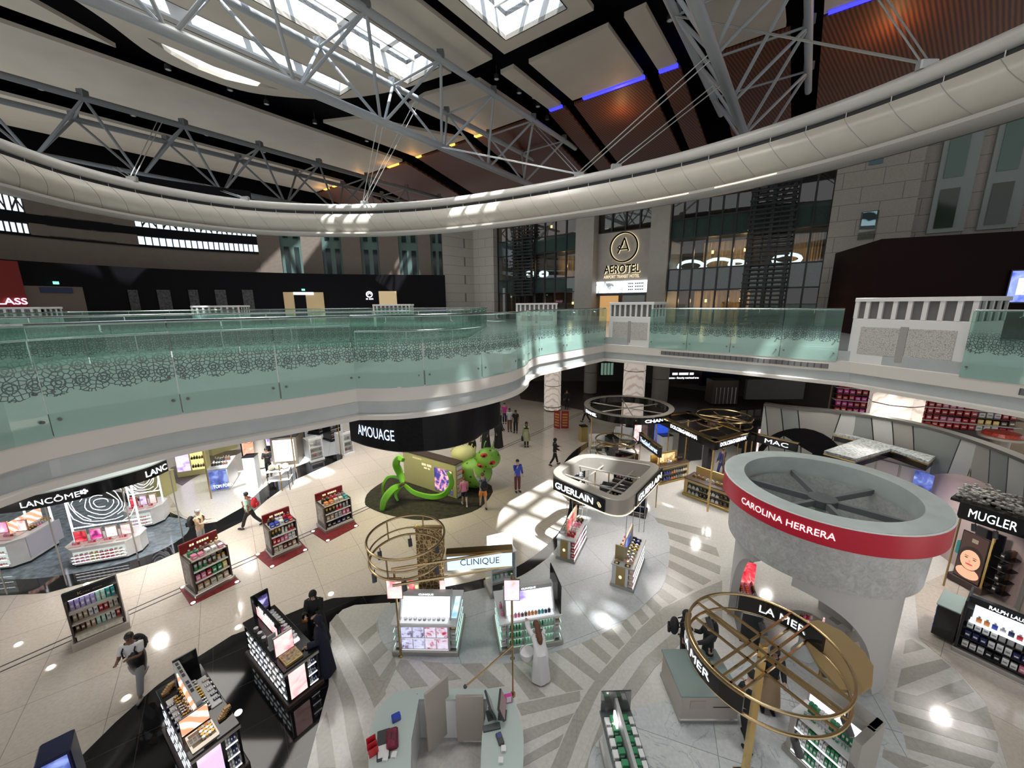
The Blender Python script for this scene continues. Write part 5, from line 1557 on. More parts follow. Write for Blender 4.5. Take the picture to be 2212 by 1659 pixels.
  for k_ in 'lr':
   if sleeves == 'long':
    over['wx' + k_] = (J['wr' + k_] - J['d' + k_] * 0.02 * s, 0.032 * s)
    ks += ['el' + k_, 'wx' + k_]; es += [('sh' + k_, 'el' + k_), ('el' + k_, 'wx' + k_)]
   else:
    over['ex' + k_] = (J['sh' + k_].lerp(J['el' + k_], 0.8), 0.05 * s)
    ks += ['ex' + k_]; es += [('sh' + k_, 'ex' + k_)]
  sub_skin('shirt', ks, es, 0.022, cm(top), over)
  es = [('top', 'pelvis')]; ks = ['top', 'pelvis']; over = {'top': (N['pelvis'][0] + Vector((0, 0, 0.07 * s)), (0.135 * s, 0.10 * s))}
  for k_ in 'lr':
   if shorts:
    over['kx' + k_] = (J['hp' + k_].lerp(J['kn' + k_], 0.85), 0.085 * s)
    ks += ['hp' + k_, 'kx' + k_]; es += [('pelvis', 'hp' + k_), ('hp' + k_, 'kx' + k_)]
   else:
    over['ax' + k_] = (J['kn' + k_].lerp(J['an' + k_], 0.93), 0.05 * s)
    ks += ['hp' + k_, 'kn' + k_, 'ax' + k_]; es += [('pelvis', 'hp' + k_), ('hp' + k_, 'kn' + k_), ('kn' + k_, 'ax' + k_)]
  if not skirt:
   sub_skin('shorts' if shorts else 'trousers', ks, es, {'*': 0.018, 'pelvis': 0.012}, cm(legs), over)
  else:
   pv = N['pelvis'][0]
   MB().lathe([(0.17 * s, 0.03 * s), (0.20 * s, -0.15 * s), (0.25 * s, -0.55 * s), (0.27 * s, -0.75 * s)], 18, (pv.x, pv.y, pv.z), 1, 0.8, caps=False).build('skirt', cm(skirt), r, True)
 for k_ in 'lr':
  an, to = J['an' + k_], J['to' + k_]
  hl = an + Vector((0, -0.055 * s, -0.045 * s))
  MB().tube([hl, an + Vector((0, 0.02, -0.035 * s)), an.lerp(to, 0.7) + Vector((0, 0, -0.005)), to + Vector((0, 0.03 * s, 0))], [0.038 * s, 0.05 * s, 0.046 * s, 0.03 * s], 10).build('shoe', cm(shoes), r, True)
 if phone:
  q = J['pmr'] + J['dr'] * 0.05 * s
  ph = MB().bbox(-0.036, 0.036, -0.005, 0.005, -0.07, 0.07, 0.003, Matrix.Translation(q) @ Matrix.Rotation(0.6, 4, 'X'))
  o = ph.build('mobile_phone', mat('phone_black', (0.01, 0.01, 0.012), 0.1))
  o.matrix_world = mat_of(r)
  tag(o, 'dark mobile phone held by the ' + label.split(' ', 1)[1] if False else 'dark mobile phone held by the %s' % label.replace('person', 'person', 1), 'phone')
 if bag:
  kind, c, blabel = bag
  ch = N['chest'][0]
  b = empty(kind, mat_of(r) @ Vector((0, 0, 0)), heading, blabel, 'backpack' if kind == 'backpack' else 'bag')
  if kind == 'backpack':
   m = MB(); bc = ch + Vector((0, -0.27 * s, -0.10 * s))
   m.ball(bc, 0.17 * s, 0.12 * s, 0.25 * s, 12, 9); m.v = [(max(-0.155 * s, min(0.155 * s, x)), y, z) for x, y, z in m.v]
   m.build('pack_body', cm(c), b, True)
   MB().bbox(bc.x - 0.11 * s, bc.x + 0.11 * s, bc.y - 0.16 * s, bc.y - 0.09 * s, bc.z - 0.16 * s, bc.z + 0.02 * s, 0.02).build('front_pocket', cm(c), b)
   for sd in (-1, 1):
    MB().tube([bc + Vector((sd * 0.09 * s, 0.08 * s, 0.18 * s)), ch + Vector((sd * 0.115 * s, 0.0, 0.16 * s)), ch + Vector((sd * 0.12 * s, 0.155 * s, 0.04 * s)), ch + Vector((sd * 0.13 * s, 0.12 * s, -0.14 * s)), bc + Vector((sd * 0.12 * s, 0.09 * s, -0.14 * s))], 0.018 * s, 6).build('strap', cm(c), b, True)
  else:
   if kind == 'handbag':
    q = J['pmr'] + Vector((0.02, 0, -0.02))
    top_ = q
   else:
    q = Vector((0.24 * s, -0.02 * s, N['chest'][0].z - 0.05 * s)); top_ = J['shr'] + Vector((-0.02, 0, 0.07 * s))
   MB().add([q + Vector(v) * s for v in ((-0.05, -0.15, -0.1), (0.05, -0.15, -0.1), (0.05, 0.15, -0.1), (-0.05, 0.15, -0.1), (-0.07, -0.19, -0.36), (0.07, -0.19, -0.36), (0.07, 0.19, -0.36), (-0.07, 0.19, -0.36))],
      [(0, 1, 2, 3), (7, 6, 5, 4), (0, 4, 5, 1), (1, 5, 6, 2), (2, 6, 7, 3), (3, 7, 4, 0)]).build('bag_body', cm(c), b)
   MB().tube([q + Vector((0, -0.12, -0.1)) * s, q.lerp(top_, 0.6) + Vector((0, -0.06 * s, 0.0)), top_, q.lerp(top_, 0.6) + Vector((0, 0.06 * s, 0.0)), q + Vector((0, 0.12, -0.1)) * s], 0.01 * s, 6).build('strap', cm(c), b, True)
 return r
# people
def who(px, py, head_py, heading_deg, label, scale=None, **k):
 p = at_z(px, py)
 h = scale or max(1.55, min(1.85, height_at(px, head_py, p)))
 return person(p, math.radians(heading_deg), h, label, **k)
W = dict(arm_l=(-18, 6, 20, 0), arm_r=(22, 6, 25, 0), leg_l=(24, 6), leg_r=(-22, 22))
who(308, 1492, 1350, 200, 'person in white shirt and pale trousers with black backpack, walking beside the skin-care gondola', top='white', legs='grey', shoes='grey', skin='brown', pose=dict(arm_l=(25, 4, 95, 25), arm_r=(30, 10, 80, 20), leg_l=(22, 4), leg_r=(-16, 45)), bag=('backpack', 'black', 'black backpack worn by the person in the white shirt'))
p = at_z(322, 1470); c = empty('draped_jacket', (p.x + 0.05, p.y + 0.05, 0.0), 3.4, 'black jacket hanging over the arm of the person in white', 'jacket')
MB().tube([(-0.02, 0.28, 1.12), (0.0, 0.3, 0.95), (0.02, 0.26, 0.72), (0.0, 0.24, 0.5)], [0.12, 0.17, 0.15, 0.08], 10).build('jacket_cloth', cmat('black'), c, True)
who(690, 1390, 1272, 190, 'person in black robe and headscarf looking at a phone, beside the farther black counter', robe='black', scarf='black', skin='light', pose=dict(arm_l=(35, 5, 70, 20), arm_r=(35, 5, 70, 20), head=35), bag=('shoulder_bag', 'orange', 'orange shoulder bag of the person in the black robe'))
who(703, 1452, 1352, 120, 'person in dark navy robe standing against the black floor by the make-up counter', robe=mat('cloth_midnight', (0.005, 0.006, 0.022), 0.8), scarf=mat('cloth_midnight', (0.005, 0.006, 0.022), 0.8), pose=dict(arm_l=(20, 5, 60, 10)))
who(543, 1140, 1058, 100, 'person in mint shirt and dark trousers walking left with a red backpack', top='mint', legs='black', skin='brown', belly=0.03, pose=W, bag=('backpack', 'red', 'red backpack of the person in the mint shirt'))
who(440, 1185, 1107, 280, 'person in tan shirt with a black backpack behind the nearest red-topped gondola', top='tan', legs='grey', hair='grey', skin='light', belly=0.02, pose=dict(arm_l=(30, 5, 70, 15), arm_r=(30, 5, 70, 15), head=30), bag=('backpack', 'black', 'black backpack of the person in the tan shirt'))
who(1118, 1062, 993, 200, 'person in bright blue jacket and maroon trousers holding a hand to the face', top='blue', legs=mat('cloth_maroon', (0.09, 0.015, 0.02), 0.8), sleeves='long', skin='light', pose=dict(arm_l=(-5, 14, 30, 0), arm_r=(40, 5, 120, 20)))
who(1137, 965, 912, 185, 'person in pale green coat and dark headscarf carrying a black bag', top=mat('cloth_sage', (0.36, 0.38, 0.22), 0.8), legs='black', skirt=None, sleeves='long', scarf='black', pose=dict(arm_l=(15, 5, 70, 10), arm_r=(-2, 14, 5, 0)), bag=('handbag', 'black', 'black handbag of the person in the pale green coat'))
p = at_z(1137, 965)
o = thing('coat_skirt', MB().lathe([(0.17, 0.98), (0.22, 0.75), (0.26, 0.42)], 16, (p.x, p.y, 0), 1, 0.8), mat('cloth_sage', (0.36, 0.38, 0.22), 0.8), 'long hem of the pale green coat on the walkway', 'coat')
par = [q for q in COL.objects if q.name.startswith('person') and q.get('label', '').startswith('person in pale green')][0]
o.parent = par; o.matrix_parent_inverse = mat_of(par).inverted(); o.name = 'coat_hem'; del o['category']; del o['label']
who(1198, 1005, 957, 280, 'person in black jacket and headscarf walking right beside the black floor line', top='black', legs='black', sleeves='long', scarf='black', pose=dict(arm_l=(25, 5, 60, 10), arm_r=(10, 5, 50, 5), leg_l=(18, 5), leg_r=(-15, 20)))
who(1004, 1092, 1036, 15, 'small person in pink shirt and dark shorts beside the green bug sculpture', scale=1.32, top='pink', legs='black', shorts=True, shoes='white', hair='brown', skin='light', pose=dict(leg_l=(14, 5), leg_r=(-12, 15)))
who(1044, 1098, 1022, 20, 'person in patterned shirt and orange shorts reaching up, with a dark backpack', top=mat('cloth_print', (0.22, 0.24, 0.30), 0.8, noise=0.7, nscale=14), legs='orange', shorts=True, skin='light', hair='brown', pose=dict(arm_l=(120, 20, 20, 0), arm_r=(10, 8, 30, 0), leg_l=(12, 3), leg_r=(-8, 8)), bag=('backpack', 'black', 'dark backpack of the person in orange shorts'))
who(1021, 1000, 963, 10, 'person in black clothes standing behind the bug sculpture', top='black', legs='black', sleeves='long')
who(1050, 970, 908, 150, 'person in black robe holding a pale bag, left of the two in robes', robe='black', scarf='black', bag=('handbag', 'cream', 'pale handbag of the left person in a black robe'))
who(1077, 966, 905, 210, 'person in black robe, right of the two in robes', robe='black', scarf='black', pose=dict(arm_l=(25, 5, 50, 10)))
who(1101, 932, 882, 190, 'person in white patterned shirt beside the person in dark shirt beyond the robes', top='silver', legs='brown', skin='brown', pose=dict(arm_l=(30, 5, 80, 20)))
who(1114, 935, 886, 170, 'person in dark shirt with a black backpack beyond the robes', top='black', legs='black', skin='brown', bag=('backpack', 'black', 'black backpack of the person in the dark shirt'))
who(1090, 915, 874, 180, 'person in red-brown top partly hidden behind the small group', top='magenta', legs='navy', skin='light')
who(1080, 920, 888, 200, 'person in grey top at the left of the small group', top='grey', legs='black')
who(1168, 1466, 1372, 15, 'person in long white robe with long dark hair bending towards the green-lit counter', scale=1.36, robe='white', hair='brown', long_hair=True, lean=40, skin='tan', pose=dict(arm_l=(55, 5, 30, 5), arm_r=(20, 5, 30, 5), head=30))
p = at_z(1138, 1450); b_ = empty('round_bag', (p.x, p.y, 0.38), 0.2, 'round white wicker bag held by the person in white', 'bag')
MB().lathe([(0.12, 0), (0.17, 0.12), (0.17, 0.2)], 16).build('bag_body', cmat('white'), b_, True)
MB().tube([(0.16 * math.cos(t * PI / 12), 0, 0.2 + 0.16 * math.sin(t * PI / 12)) for t in range(13)], 0.01, 6).build('bag_handle', M_CHROME, b_, True)
who(1522, 1462, 1342, 95, 'person in black uniform with a badge gesturing behind the taupe counter', top='black', legs='black', sleeves='long', skin='light', long_hair=True, pose=dict(arm_l=(70, 10, 20, 0), arm_r=(20, 10, 95, 0)))
who(1472, 1440, 1376, 250, 'person all in black with a small black backpack left of the taupe counter', scale=1.55, top='black', legs='black', sleeves='long', scarf='black', bag=('backpack', 'black', 'small black backpack of the person by the taupe counter'))
who(1605, 1598, 1440, 10, 'person in black suit seen from behind under the gold ring frame', top='black', legs='black', sleeves='long', skin='light', pose=dict(leg_l=(-14, 10), arm_l=(20, 6, 60, 10), arm_r=(20, 6, 60, 10)))
who(1655, 1530, 1440, 160, 'person in black top and long beige skirt under the gold ring frame', top='black', legs='tan', sleeves='long', skirt='tan', scarf='black', pose=dict(arm_l=(20, 6, 60, 10)))
who(1556, 1030, 974, 20, 'person in navy suit seen from behind under the gold canopy', top='navy', legs='navy', sleeves='long', skin='brown', pose=dict(leg_l=(12, 5), leg_r=(-12, 10)))
who(1265, 912, 872, 60, 'person in black walking behind the left of the black ring canopy', top='black', legs='black', sleeves='long', pose=dict(leg_l=(20, 5), leg_r=(-18, 20)))
who(1224, 884, 842, 160, 'dark dressed person just right of the left marble column', top='black', legs='black', sleeves='long')
who(583, 1030, 990, 200, 'person in black uniform under the bridge beside the bronze trunk case', top='black', legs='black', sleeves='long', pose=dict(arm_l=(30, 6, 90, 20), arm_r=(30, 6, 90, 20)))
# black LED drum under the bulge
dp = catmull([at_z(758, 952, 5.15), at_z(800, 966, 5.15), at_z(870, 977, 5.15), at_z(960, 970, 5.15), at_z(1020, 953, 5.15), at_z(1046, 935, 5.15), Vector((-0.35, 10.9, 5.15)), Vector((-0.8, 12, 5.15))], 8)
dr = empty('sign_drum', (dp[0].x, dp[0].y, 5.15), 0, 'curved black screen drum with glowing blue-white AMOUAGE name hanging under the round balcony', 'sign')
o_ = Vector((dp[0].x, dp[0].y, 0))
rel = [Vector((p.x, p.y, 0)) - o_ for p in dp]
MB().sweep(rel, [(0, 0), (0.0, 1.1), (-0.25, 1.1), (-0.25, 0)]).build('screen_skin', mat('black_led_skin', (0.012, 0.011, 0.014), 0.28), dr, True)
MB().prism([tuple(p[:2]) for p in rel] + [(rel[-1].x - 3.5, rel[-1].y), (rel[0].x, rel[0].y + 2.5)], 0.02, 0.95).build('drum_core', M_DARK, dr)
Ld = [0]
for i in range(1, len(rel)): Ld.append(Ld[-1] + (rel[i] - rel[i - 1]).length)
def drum_at(s, z, P=rel, L_=Ld, out=0.02):
 for i in range(1, len(P)):
  if s <= L_[i] or i == len(P) - 1:
   t = (s - L_[i - 1]) / (L_[i] - L_[i - 1]); q = P[i - 1].lerp(P[i], t); d = (P[i] - P[i - 1]).normalized()
   q = q + Vector((d.y, -d.x, 0)) * out
   return Vector((q.x, q.y, z))
sa, sb = 0.42, 1.62
lettering('AMOUAGE', lambda u, v: drum_at(sa + (sb - sa) * u, 0.27 + 0.27 * v), emis('blue_white_letters', (0.55, 0.68, 1.0), 2.2), dr)
# green garden installation on the dark oval
oc = (at_z(788, 1085) + at_z(1062, 1058)) / 2
inlay([(788, 1085), (800, 1060), (850, 1030), (905, 1018), (990, 1022), (1062, 1050), (1045, 1090), (1000, 1112), (920, 1124), (845, 1114), (800, 1098)], mat('mossy_dark_carpet', (0.02, 0.018, 0.008), 0.95, noise=0.7, nscale=5), 3)
M_OLIVE = mat('olive_gold_board', (0.50, 0.47, 0.24), 0.5)
A, B = at_z(874, 1040), at_z(987, 1078)
hb = height_at(874, 980, A)
br_, w = frame3('display_board', 'large olive-gold display board with small lit picture standing on the dark oval carpet', 'display board', A, B)
H_ = height_at(985, 1005, B)
MB().bbox(0, w, 0, 0.45, 0.02, H_, 0.02).build('board_body', M_OLIVE, br_)
MB().bbox(-0.03, w + 0.03, -0.03, 0.48, H_, H_ + 0.05, 0.01).build('board_cap', M_BROWNK, br_)
poster(br_, w * 0.62, w * 0.93, -0.03, 0.18, H_ * 0.78, pic('navy_gift', [(0.03, 0.03, 0.16), (0.06, 0.05, 0.28), (0.95, 0.4, 0.45), (1.0, 0.85, 0.3)], 3.2, 1.1, seed=9), fm=M_OLIVE)
flat_text('AMOUAGE', w * 0.20, w * 0.38, -0.01, H_ * 0.86, H_ * 0.91, M_LETWARM, br_)
flat_text('---- ----', w * 0.38, w * 0.56, -0.01, H_ * 0.72, H_ * 0.79, M_LETWARM, br_)
flat_text('--- --', w * 0.42, w * 0.53, -0.01, H_ * 0.63, H_ * 0.68, M_LETWARM, br_)
for k in range(7):
 MB().box(w, w + 0.05, 0.06, 0.38, 0.1 + k * (H_ - 0.15) / 7, 0.1 + (k + 0.7) * (H_ - 0.15) / 7).build('end_shelf', cmat('peach') if k % 2 else cmat('white'), br_)
M_LEAF = mat('lime_green_lacquer', (0.16, 0.46, 0.03), 0.35)
def ribbon(pts3, wd, name, label, parent):
 P = catmull(pts3, 8); m = MB(); vs = []; fs = []
 N_ = len(P)
 for i, p in enumerate(P):
  t = (P[min(i + 1, N_ - 1)] - P[max(i - 1, 0)]).normalized()
  s_ = t.cross(Vector((0.2, -1, 0.3))).normalized()
  n_ = s_.cross(t).normalized()
  k = wd * (0.35 + 0.65 * math.sin(PI * min(1, max(0.02, 0.15 + 0.8 * i / N_))))
  for a, b in ((1, 0.03), (0.7, 0.08), (-0.7, 0.08), (-1, 0.03), (-0.7, -0.04), (0.7, -0.04)):
   vs.append(p + s_ * k * a + n_ * b * 1.4)
 for i in range(N_ - 1):
  for k in range(6):
   l = (k + 1) % 6; fs.append((i * 6 + k, i * 6 + l, (i + 1) * 6 + l, (i + 1) * 6 + k))
 fs += [tuple(range(6)), tuple((N_ - 1) * 6 + k for k in range(5, -1, -1))]
 return m.add(vs, fs).build(name, M_LEAF, parent, True)
c0 = at_z(872, 1065); gr = empty('plant_sculpture', c0, 0, 'lime green curling plant sculpture in front of the olive board', 'sculpture')
def rp(x, y, z): return at_z(x, y, z) - c0
hub = rp(872, 1046, 0.75)
ribbon([rp(826, 1101, 0.0), rp(832, 1078, 0.5), rp(850, 1056, 0.85), hub], 0.16, 'leaf_arm', '', gr)
ribbon([rp(829, 1072, 0.0), rp(828, 1048, 0.6), rp(840, 1030, 1.0), rp(860, 1032, 1.0), hub], 0.07, 'leaf_arm', '', gr)
ribbon([hub, rp(864, 1022, 1.2), rp(856, 1003, 1.7), rp(862, 990, 2.1), rp(872, 994, 2.1)], 0.17, 'leaf_arm', '', gr)
ribbon([hub, rp(895, 1064, 0.4), rp(930, 1073, 0.15), rp(958, 1068, 0.4), rp(974, 1048, 0.9), rp(973, 1030, 1.3), rp(966, 1020, 1.5)], 0.13, 'leaf_arm', '', gr)
ribbon([rp(860, 1082, 0), rp(856, 1066, 0.3), hub], 0.08, 'leaf_arm', '', gr)
m = MB()
for x, y, z in ((858, 1053, 0.85), (864, 1049, 0.88), (870, 1046, 0.9), (877, 1042, 0.95)):
 q = rp(x, y, z); m.ball(q, 0.09, 0.06, 0.06, 8, 6)
m.build('dark_buds', cmat('brown'), gr, True)
cb = at_z(1022, 1050); cr_ = empty('green_bug_sculpture', cb, 0, 'huge green spotted bug sculpture with red eyes and a pale egg beside the board', 'sculpture')
M_BUG = mat('spotted_green_skin', (0.16, 0.36, 0.04), 0.4)
nt, ns, lk, b = nodes_of(M_BUG)
vo = ns.new('ShaderNodeTexVoronoi'); vo.inputs['Scale'].default_value = 4.2; tc = ns.new('ShaderNodeTexCoord'); lk.new(tc.outputs['Object'], vo.inputs['Vector'])
cr = ns.new('ShaderNodeValToRGB'); cr.color_ramp.elements[0].color = (0.02, 0.05, 0.02, 1); cr.color_ramp.elements[0].position = 0.18; cr.color_ramp.elements[1].color = (0.2, 0.42, 0.05, 1); cr.color_ramp.elements[1].position = 0.26
lk.new(vo.outputs['Distance'], cr.inputs[0]); lk.new(cr.outputs[0], b.inputs['Base Color'])
MB().ball((0.1, 0, 0.72), 0.85, 0.8, 0.72, 20, 14).build('bug_body', M_BUG, cr_, True)
MB().ball((0.75, -0.05, 1.45), 0.6, 0.55, 0.5, 20, 12).build('bug_head', M_BUG, cr_, True)
MB().ball((-0.45, 0.35, 1.5), 0.62, 0.5, 0.46, 18, 12).build('pale_egg', mat('pale_yellow_egg', (0.62, 0.62, 0.30), 0.4), cr_, True)
for x, y, z in ((0.42, -0.45, 1.25), (0.95, -0.52, 1.42), (0.6, -0.45, 1.75), (-0.45, -0.55, 1.0)):
 e = MB().ball((x, y, z), 0.17, 0.1, 0.11, 10, 8).build('red_eye', mat('red_gloss', (0.5, 0.02, 0.01), 0.2), cr_, True)
 MB().ball((x, y - 0.08, z), 0.07, 0.04, 0.06, 8, 6).build('pupil', M_BLACKG, e, True)
for sx in (0.55, 0.95):
 MB().tube([(sx, 0, 1.85), (sx + 0.05, 0, 2.15), (sx + 0.12, -0.05, 2.3)], 0.03, 6).build('antenna', M_BUG, cr_, True)
for k in range(9):
 a = k / 8 * PI
 MB().tube([(-0.45 + 0.55 * math.cos(a), 0.3, 1.62 + 0.35 * math.sin(a)), (-0.45 + 0.62 * math.cos(a), 0.3, 1.75 + 0.4 * math.sin(a))], 0.03, 5).build('egg_bristle', cmat('yellow'), cr_)
# walkway gondolas with red mats
def red_gondola(pl, pr, ph, label, phrase, cols, matpix):
 mt = thing('floor_mat', MB().prism([tuple(at_z(x, y)[:2]) for x, y in matpix], 0.0, 0.016), M_REDMAT, 'deep red floor mat under the ' + phrase, 'mat', 'red mats on the walkway')
 c = at_z(*matpix[0]).lerp(at_z(*matpix[2]), 0.5)
 for q in (matpix[0], matpix[1], matpix[2]):
  p = at_z(*q).lerp(c, 0.12)
  MB().lathe([(0.055, 0.017), (0.055, 0.021)], 12, (p.x, p.y, 0)).build('mat_light', M_SPOT, mt)
 a, b = at_z(*pl), at_z(*pr)
 r, w = frame3('gift_gondola', label, 'display shelf', a, b, 'red-topped gondolas on the walkway')
 H_ = ph; d = w * 0.72
 MB().bbox(-0.05, w + 0.05, -0.05, d + 0.05, 0, 0.14, 0.02).build('plinth', M_METAL, r)
 MB().box(0, w, d / 2 - 0.02, d / 2 + 0.02, 0.14, H_ * 0.78).build('centre_panel', M_BROWNK, r)
 for x in (0, w - 0.05):
  MB().bbox(x, x + 0.05, 0.0, d, 0.14, H_ * 0.82, 0.01).build('side_panel', M_BROWNK, r)
  sp = MB().box(x - 0.006 if x == 0 else x + 0.05, x if x == 0 else x + 0.056, d * 0.12, d * 0.88, 0.35, H_ * 0.76).build('side_picture', mat('side_picture_panel', (0.30, 0.27, 0.25), 0.4, noise=0.5, nscale=9), r)
 zs = [0.17, 0.17 + (H_ * 0.78 - 0.17) / 3, 0.17 + 2 * (H_ * 0.78 - 0.17) / 3]
 for z in zs:
  s = MB().bbox(0.05, w - 0.05, 0.0, d, z - 0.025, z, 0.004).build('shelf', M_SHELFC, r)
  MB().box(0.05, w - 0.05, -0.012, 0, z - 0.03, z + 0.012).build('price_rail', M_SHWHITE, s)
 zt = H_ * 0.78
 MB().bbox(0, w, 0, d, zt, zt + 0.03, 0.005).build('top_tray', M_SHELFC, r)
 hd = MB().bbox(0, w, d - 0.07, d, zt + 0.03, H_ + 0.04, 0.008).build('header', M_REDS, r)
 flat_text('-- -----', w * 0.25, w * 0.75, d - 0.078, H_ - 0.13, H_ - 0.06, M_LETWARM, hd)
 for i, z in enumerate(zs):
  row(r, ('perfume_carton', 'gift_box', 'cream_jar')[i % 3], cols[i], 0.07, w - 0.07, 0.08, z, (5, 6, 7)[i], 0.2 + 0.02 * i, 'on shelf %s of the %s' % (('one', 'two', 'three')[i], phrase), 0.1)
  row(r, 'perfume_carton', cols[(i + 1) % 3], 0.07, w - 0.07, d / 2 - 0.10, z, 5, 0.22, 'at the back of shelf %s of the %s' % (('one', 'two', 'three')[i], phrase), 0.12)
 row(r, 'gift_box', cols[3], 0.07, w - 0.07, 0.12, zt + 0.03, 5, 0.14, 'on top of the ' + phrase, 0.15)
 row(r, 'perfume_bottle', cols[2], 0.07, w - 0.07, 0.36, zt + 0.03, 6, 0.24, 'at the back of the top of the ' + phrase, 0.13)
 return r, w
red_gondola((425, 1293), (505, 1250), 1.5, 'red-topped walkway gondola full of pink and cream goods, nearest of three', 'pink and cream goods gondola', [['tan', 'cream', 'tan'], ['pink', 'red', 'green', 'yellow'], ['green', 'brown', 'cream'], ['pink', 'white', 'pink']], [(387, 1270), (412, 1309), (520, 1257), (497, 1233)])
red_gondola((590, 1208), (648, 1182), 1.38, 'red-topped walkway gondola with blue packs on top, middle of three', 'blue-topped gondola', [['cream', 'brown', 'tan'], ['red', 'pink', 'white'], ['black', 'white', 'red'], ['blue', 'white', 'navy', 'red']], [(550, 1199), (585, 1229), (666, 1188), (645, 1165)])
red_gondola((705, 1152), (763, 1127), 1.33, 'red-topped walkway gondola with orange and cream cartons on top, farthest of three', 'orange-boxed gondola', [['black', 'navy', 'black'], ['tan', 'silver', 'pink'], ['black', 'red', 'grey'], ['orange', 'cream', 'teal']], [(670, 1149), (706, 1172), (775, 1136), (752, 1112)])
a, b = at_z(165, 1406), at_z(277, 1357)
r, w = frame3('skincare_gondola', 'dark-topped beige gondola of lilac, teal and white skin-care packs beside the man in white', 'display shelf', a, b)
shelf_unit(r, w, 0.5, 1.42, [0.40, 0.72, 1.04], M_BROWNK, mat('sand_back', (0.42, 0.36, 0.26), 0.5), M_SHELFC, header=0.2, hm=M_SHBLACK, base_h=0.22, base_m=M_TAUPE, text='K--- ----', tsize=0.45, tm=mat('dull_gold_print', (0.35, 0.27, 0.15), 0.4))
MB().box(0.06, w - 0.06, 0.0, 0.01, 0.24, 0.38).build('lower_banner', mat('cream_banner', (0.6, 0.58, 0.48), 0.5, noise=0.3, nscale=14), r)
MB().box(0.08, w - 0.08, 0.02, 0.05, 1.39, 1.41).build('light_strip', M_LEDS, r)
ph = 'of the dark-topped skin-care gondola'
row(r, 'perfume_carton', ['lilac', 'lilac', 'mint', 'teal'], 0.06, w - 0.06, 0.2, 1.04, 9, 0.24, 'on the top shelf ' + ph, 0.1)
row(r, 'perfume_carton', ['tan', 'white', 'red', 'cream'], 0.06, w - 0.06, 0.2, 0.72, 9, 0.24, 'on the middle shelf ' + ph, 0.1)
row(r, 'gift_box', ['brown', 'tan', 'mint', 'white', 'red'], 0.06, w - 0.06, 0.2, 0.40, 9, 0.24, 'on the bottom shelf ' + ph, 0.1)
row(r, 'perfume_carton', ['purple', 'lilac', 'white', 'teal'], 0.06, w - 0.06, 0.36, 1.04, 8, 0.28, 'behind the front row on the top shelf ' + ph, 0.1)
for i, (x, y) in enumerate(((40, 1392), (110, 1442), (273, 1508), (515, 1355), (515, 1540), (715, 1283), (187, 1262), (1108, 843))):
 p = at_z(x, y)
 thing('floor_light', MB().lathe([(0.07, 0.0), (0.07, 0.014), (0.05, 0.016)], 16, (p.x, p.y, 0.004)), M_SPOT, 'small round light set into the polished floor', 'floor light', 'round lights in the floor', True)
# black make-up counters on the black floor
def black_counter(pts, H_, label, phrase, pic_top, pic_side, cols, name):
 a, b, c = [Vector((p[0], p[1], 0)) for p in pts]     # front-left, front-right, back-left corners
 yv = (c - a).normalized(); xv = Vector((yv.y, -yv.x, 0))
 b = a + xv * max(0.7, (b - a).dot(xv))
 r, w = frame3('make_up_counter', label, 'shop counter', a, b, 'black make-up counters')
 d = (c - a).length
 MB().bbox(-0.06, w + 0.06, -0.06, d + 0.06, 0, 0.12, 0.02).build('plinth', M_BROWNK, r)
 MB().box(0.16, w - 0.16, 0.16, d - 0.05, 0.12, H_ - 0.04).build('core', M_SHBLACK, r)
 for x0, x1, y0, y1 in ((0, 0.04, 0, 0.04), (0, 0.04, d - 0.04, d), (w - 0.04, w, 0, 0.04), (w - 0.04, w, d - 0.04, d), (w * 0.6, w * 0.6 + 0.05, 0, 0.05)):
  MB().box(x0, x1, y0, y1, 0.12, H_).build('corner_post', M_SHBLACK, r)
 MB().bbox(-0.02, w + 0.02, -0.02, d + 0.02, H_, H_ + 0.035, 0.008).build('counter_top', M_SHBLACK, r)
 MB().box(-0.022, w + 0.022, -0.026, -0.02, H_ - 0.07, H_ - 0.005).build('top_trim', M_METAL, r)
 poster(r, 0.06, w * 0.58, 0.0, 0.17, H_ - 0.08, pic_side)
 for k in range(3):
  z = 0.16 + k * (H_ - 0.2) / 3
  s = MB().box(w * 0.66, w - 0.05, 0.0, 0.16, z, z + 0.02).build('front_shelf', M_SHWHITE, r)
  MB().box(w * 0.66, w - 0.05, -0.004, 0.0, z, z + 0.03).build('light_strip', M_LEDS, s)
  row(r, 'perfume_carton', ['white', 'navy'], w * 0.67, w - 0.06, 0.08, z + 0.02, 4, 0.15, 'on the front shelves of the ' + phrase, 0.09)
 for k in range(4):
  z = 0.17 + k * (H_ - 0.22) / 4
  s = MB().box(0.0, 0.17, 0.06, d - 0.06, z, z + 0.015).build('side_shelf', M_SHWHITE, r)
  n = max(4, int(d / 0.24))
  for j in range(n):
   y0 = 0.08 + (d - 0.16) * j / n
   MB().box(-0.006, 0.0, y0 + (0.08 if k % 2 else 0), y0 + 0.15 + (0.04 if k % 2 else 0), z - 0.005, z + 0.045).build('light_strip', M_LEDS, s)
  col_y(r, 'lipstick', cols[0], 0.08, 0.08, d - 0.08, z + 0.015, int(d / 0.17), 0.1, 'on the lit side rows of the ' + phrase, 0.05)
 return r, w, d
p1a, p1b, p1c = at_z(626, 1530), at_z(697, 1493), at_z(538, 1415)
r, w, d = black_counter((p1a, p1b, p1c), 0.92, 'black make-up counter with pink lit posters, farther of the two on the black floor', 'pink-poster make-up counter', P_PINK, P_PINK, [['black', 'brown', 'navy', 'black']], 'a')
T = 0.955
ct = MB().bbox(w * 0.42, w * 0.52, d * 0.42, d, T, T + 0.42, 0.01).build('divider_panel', M_SHBLACK, r)
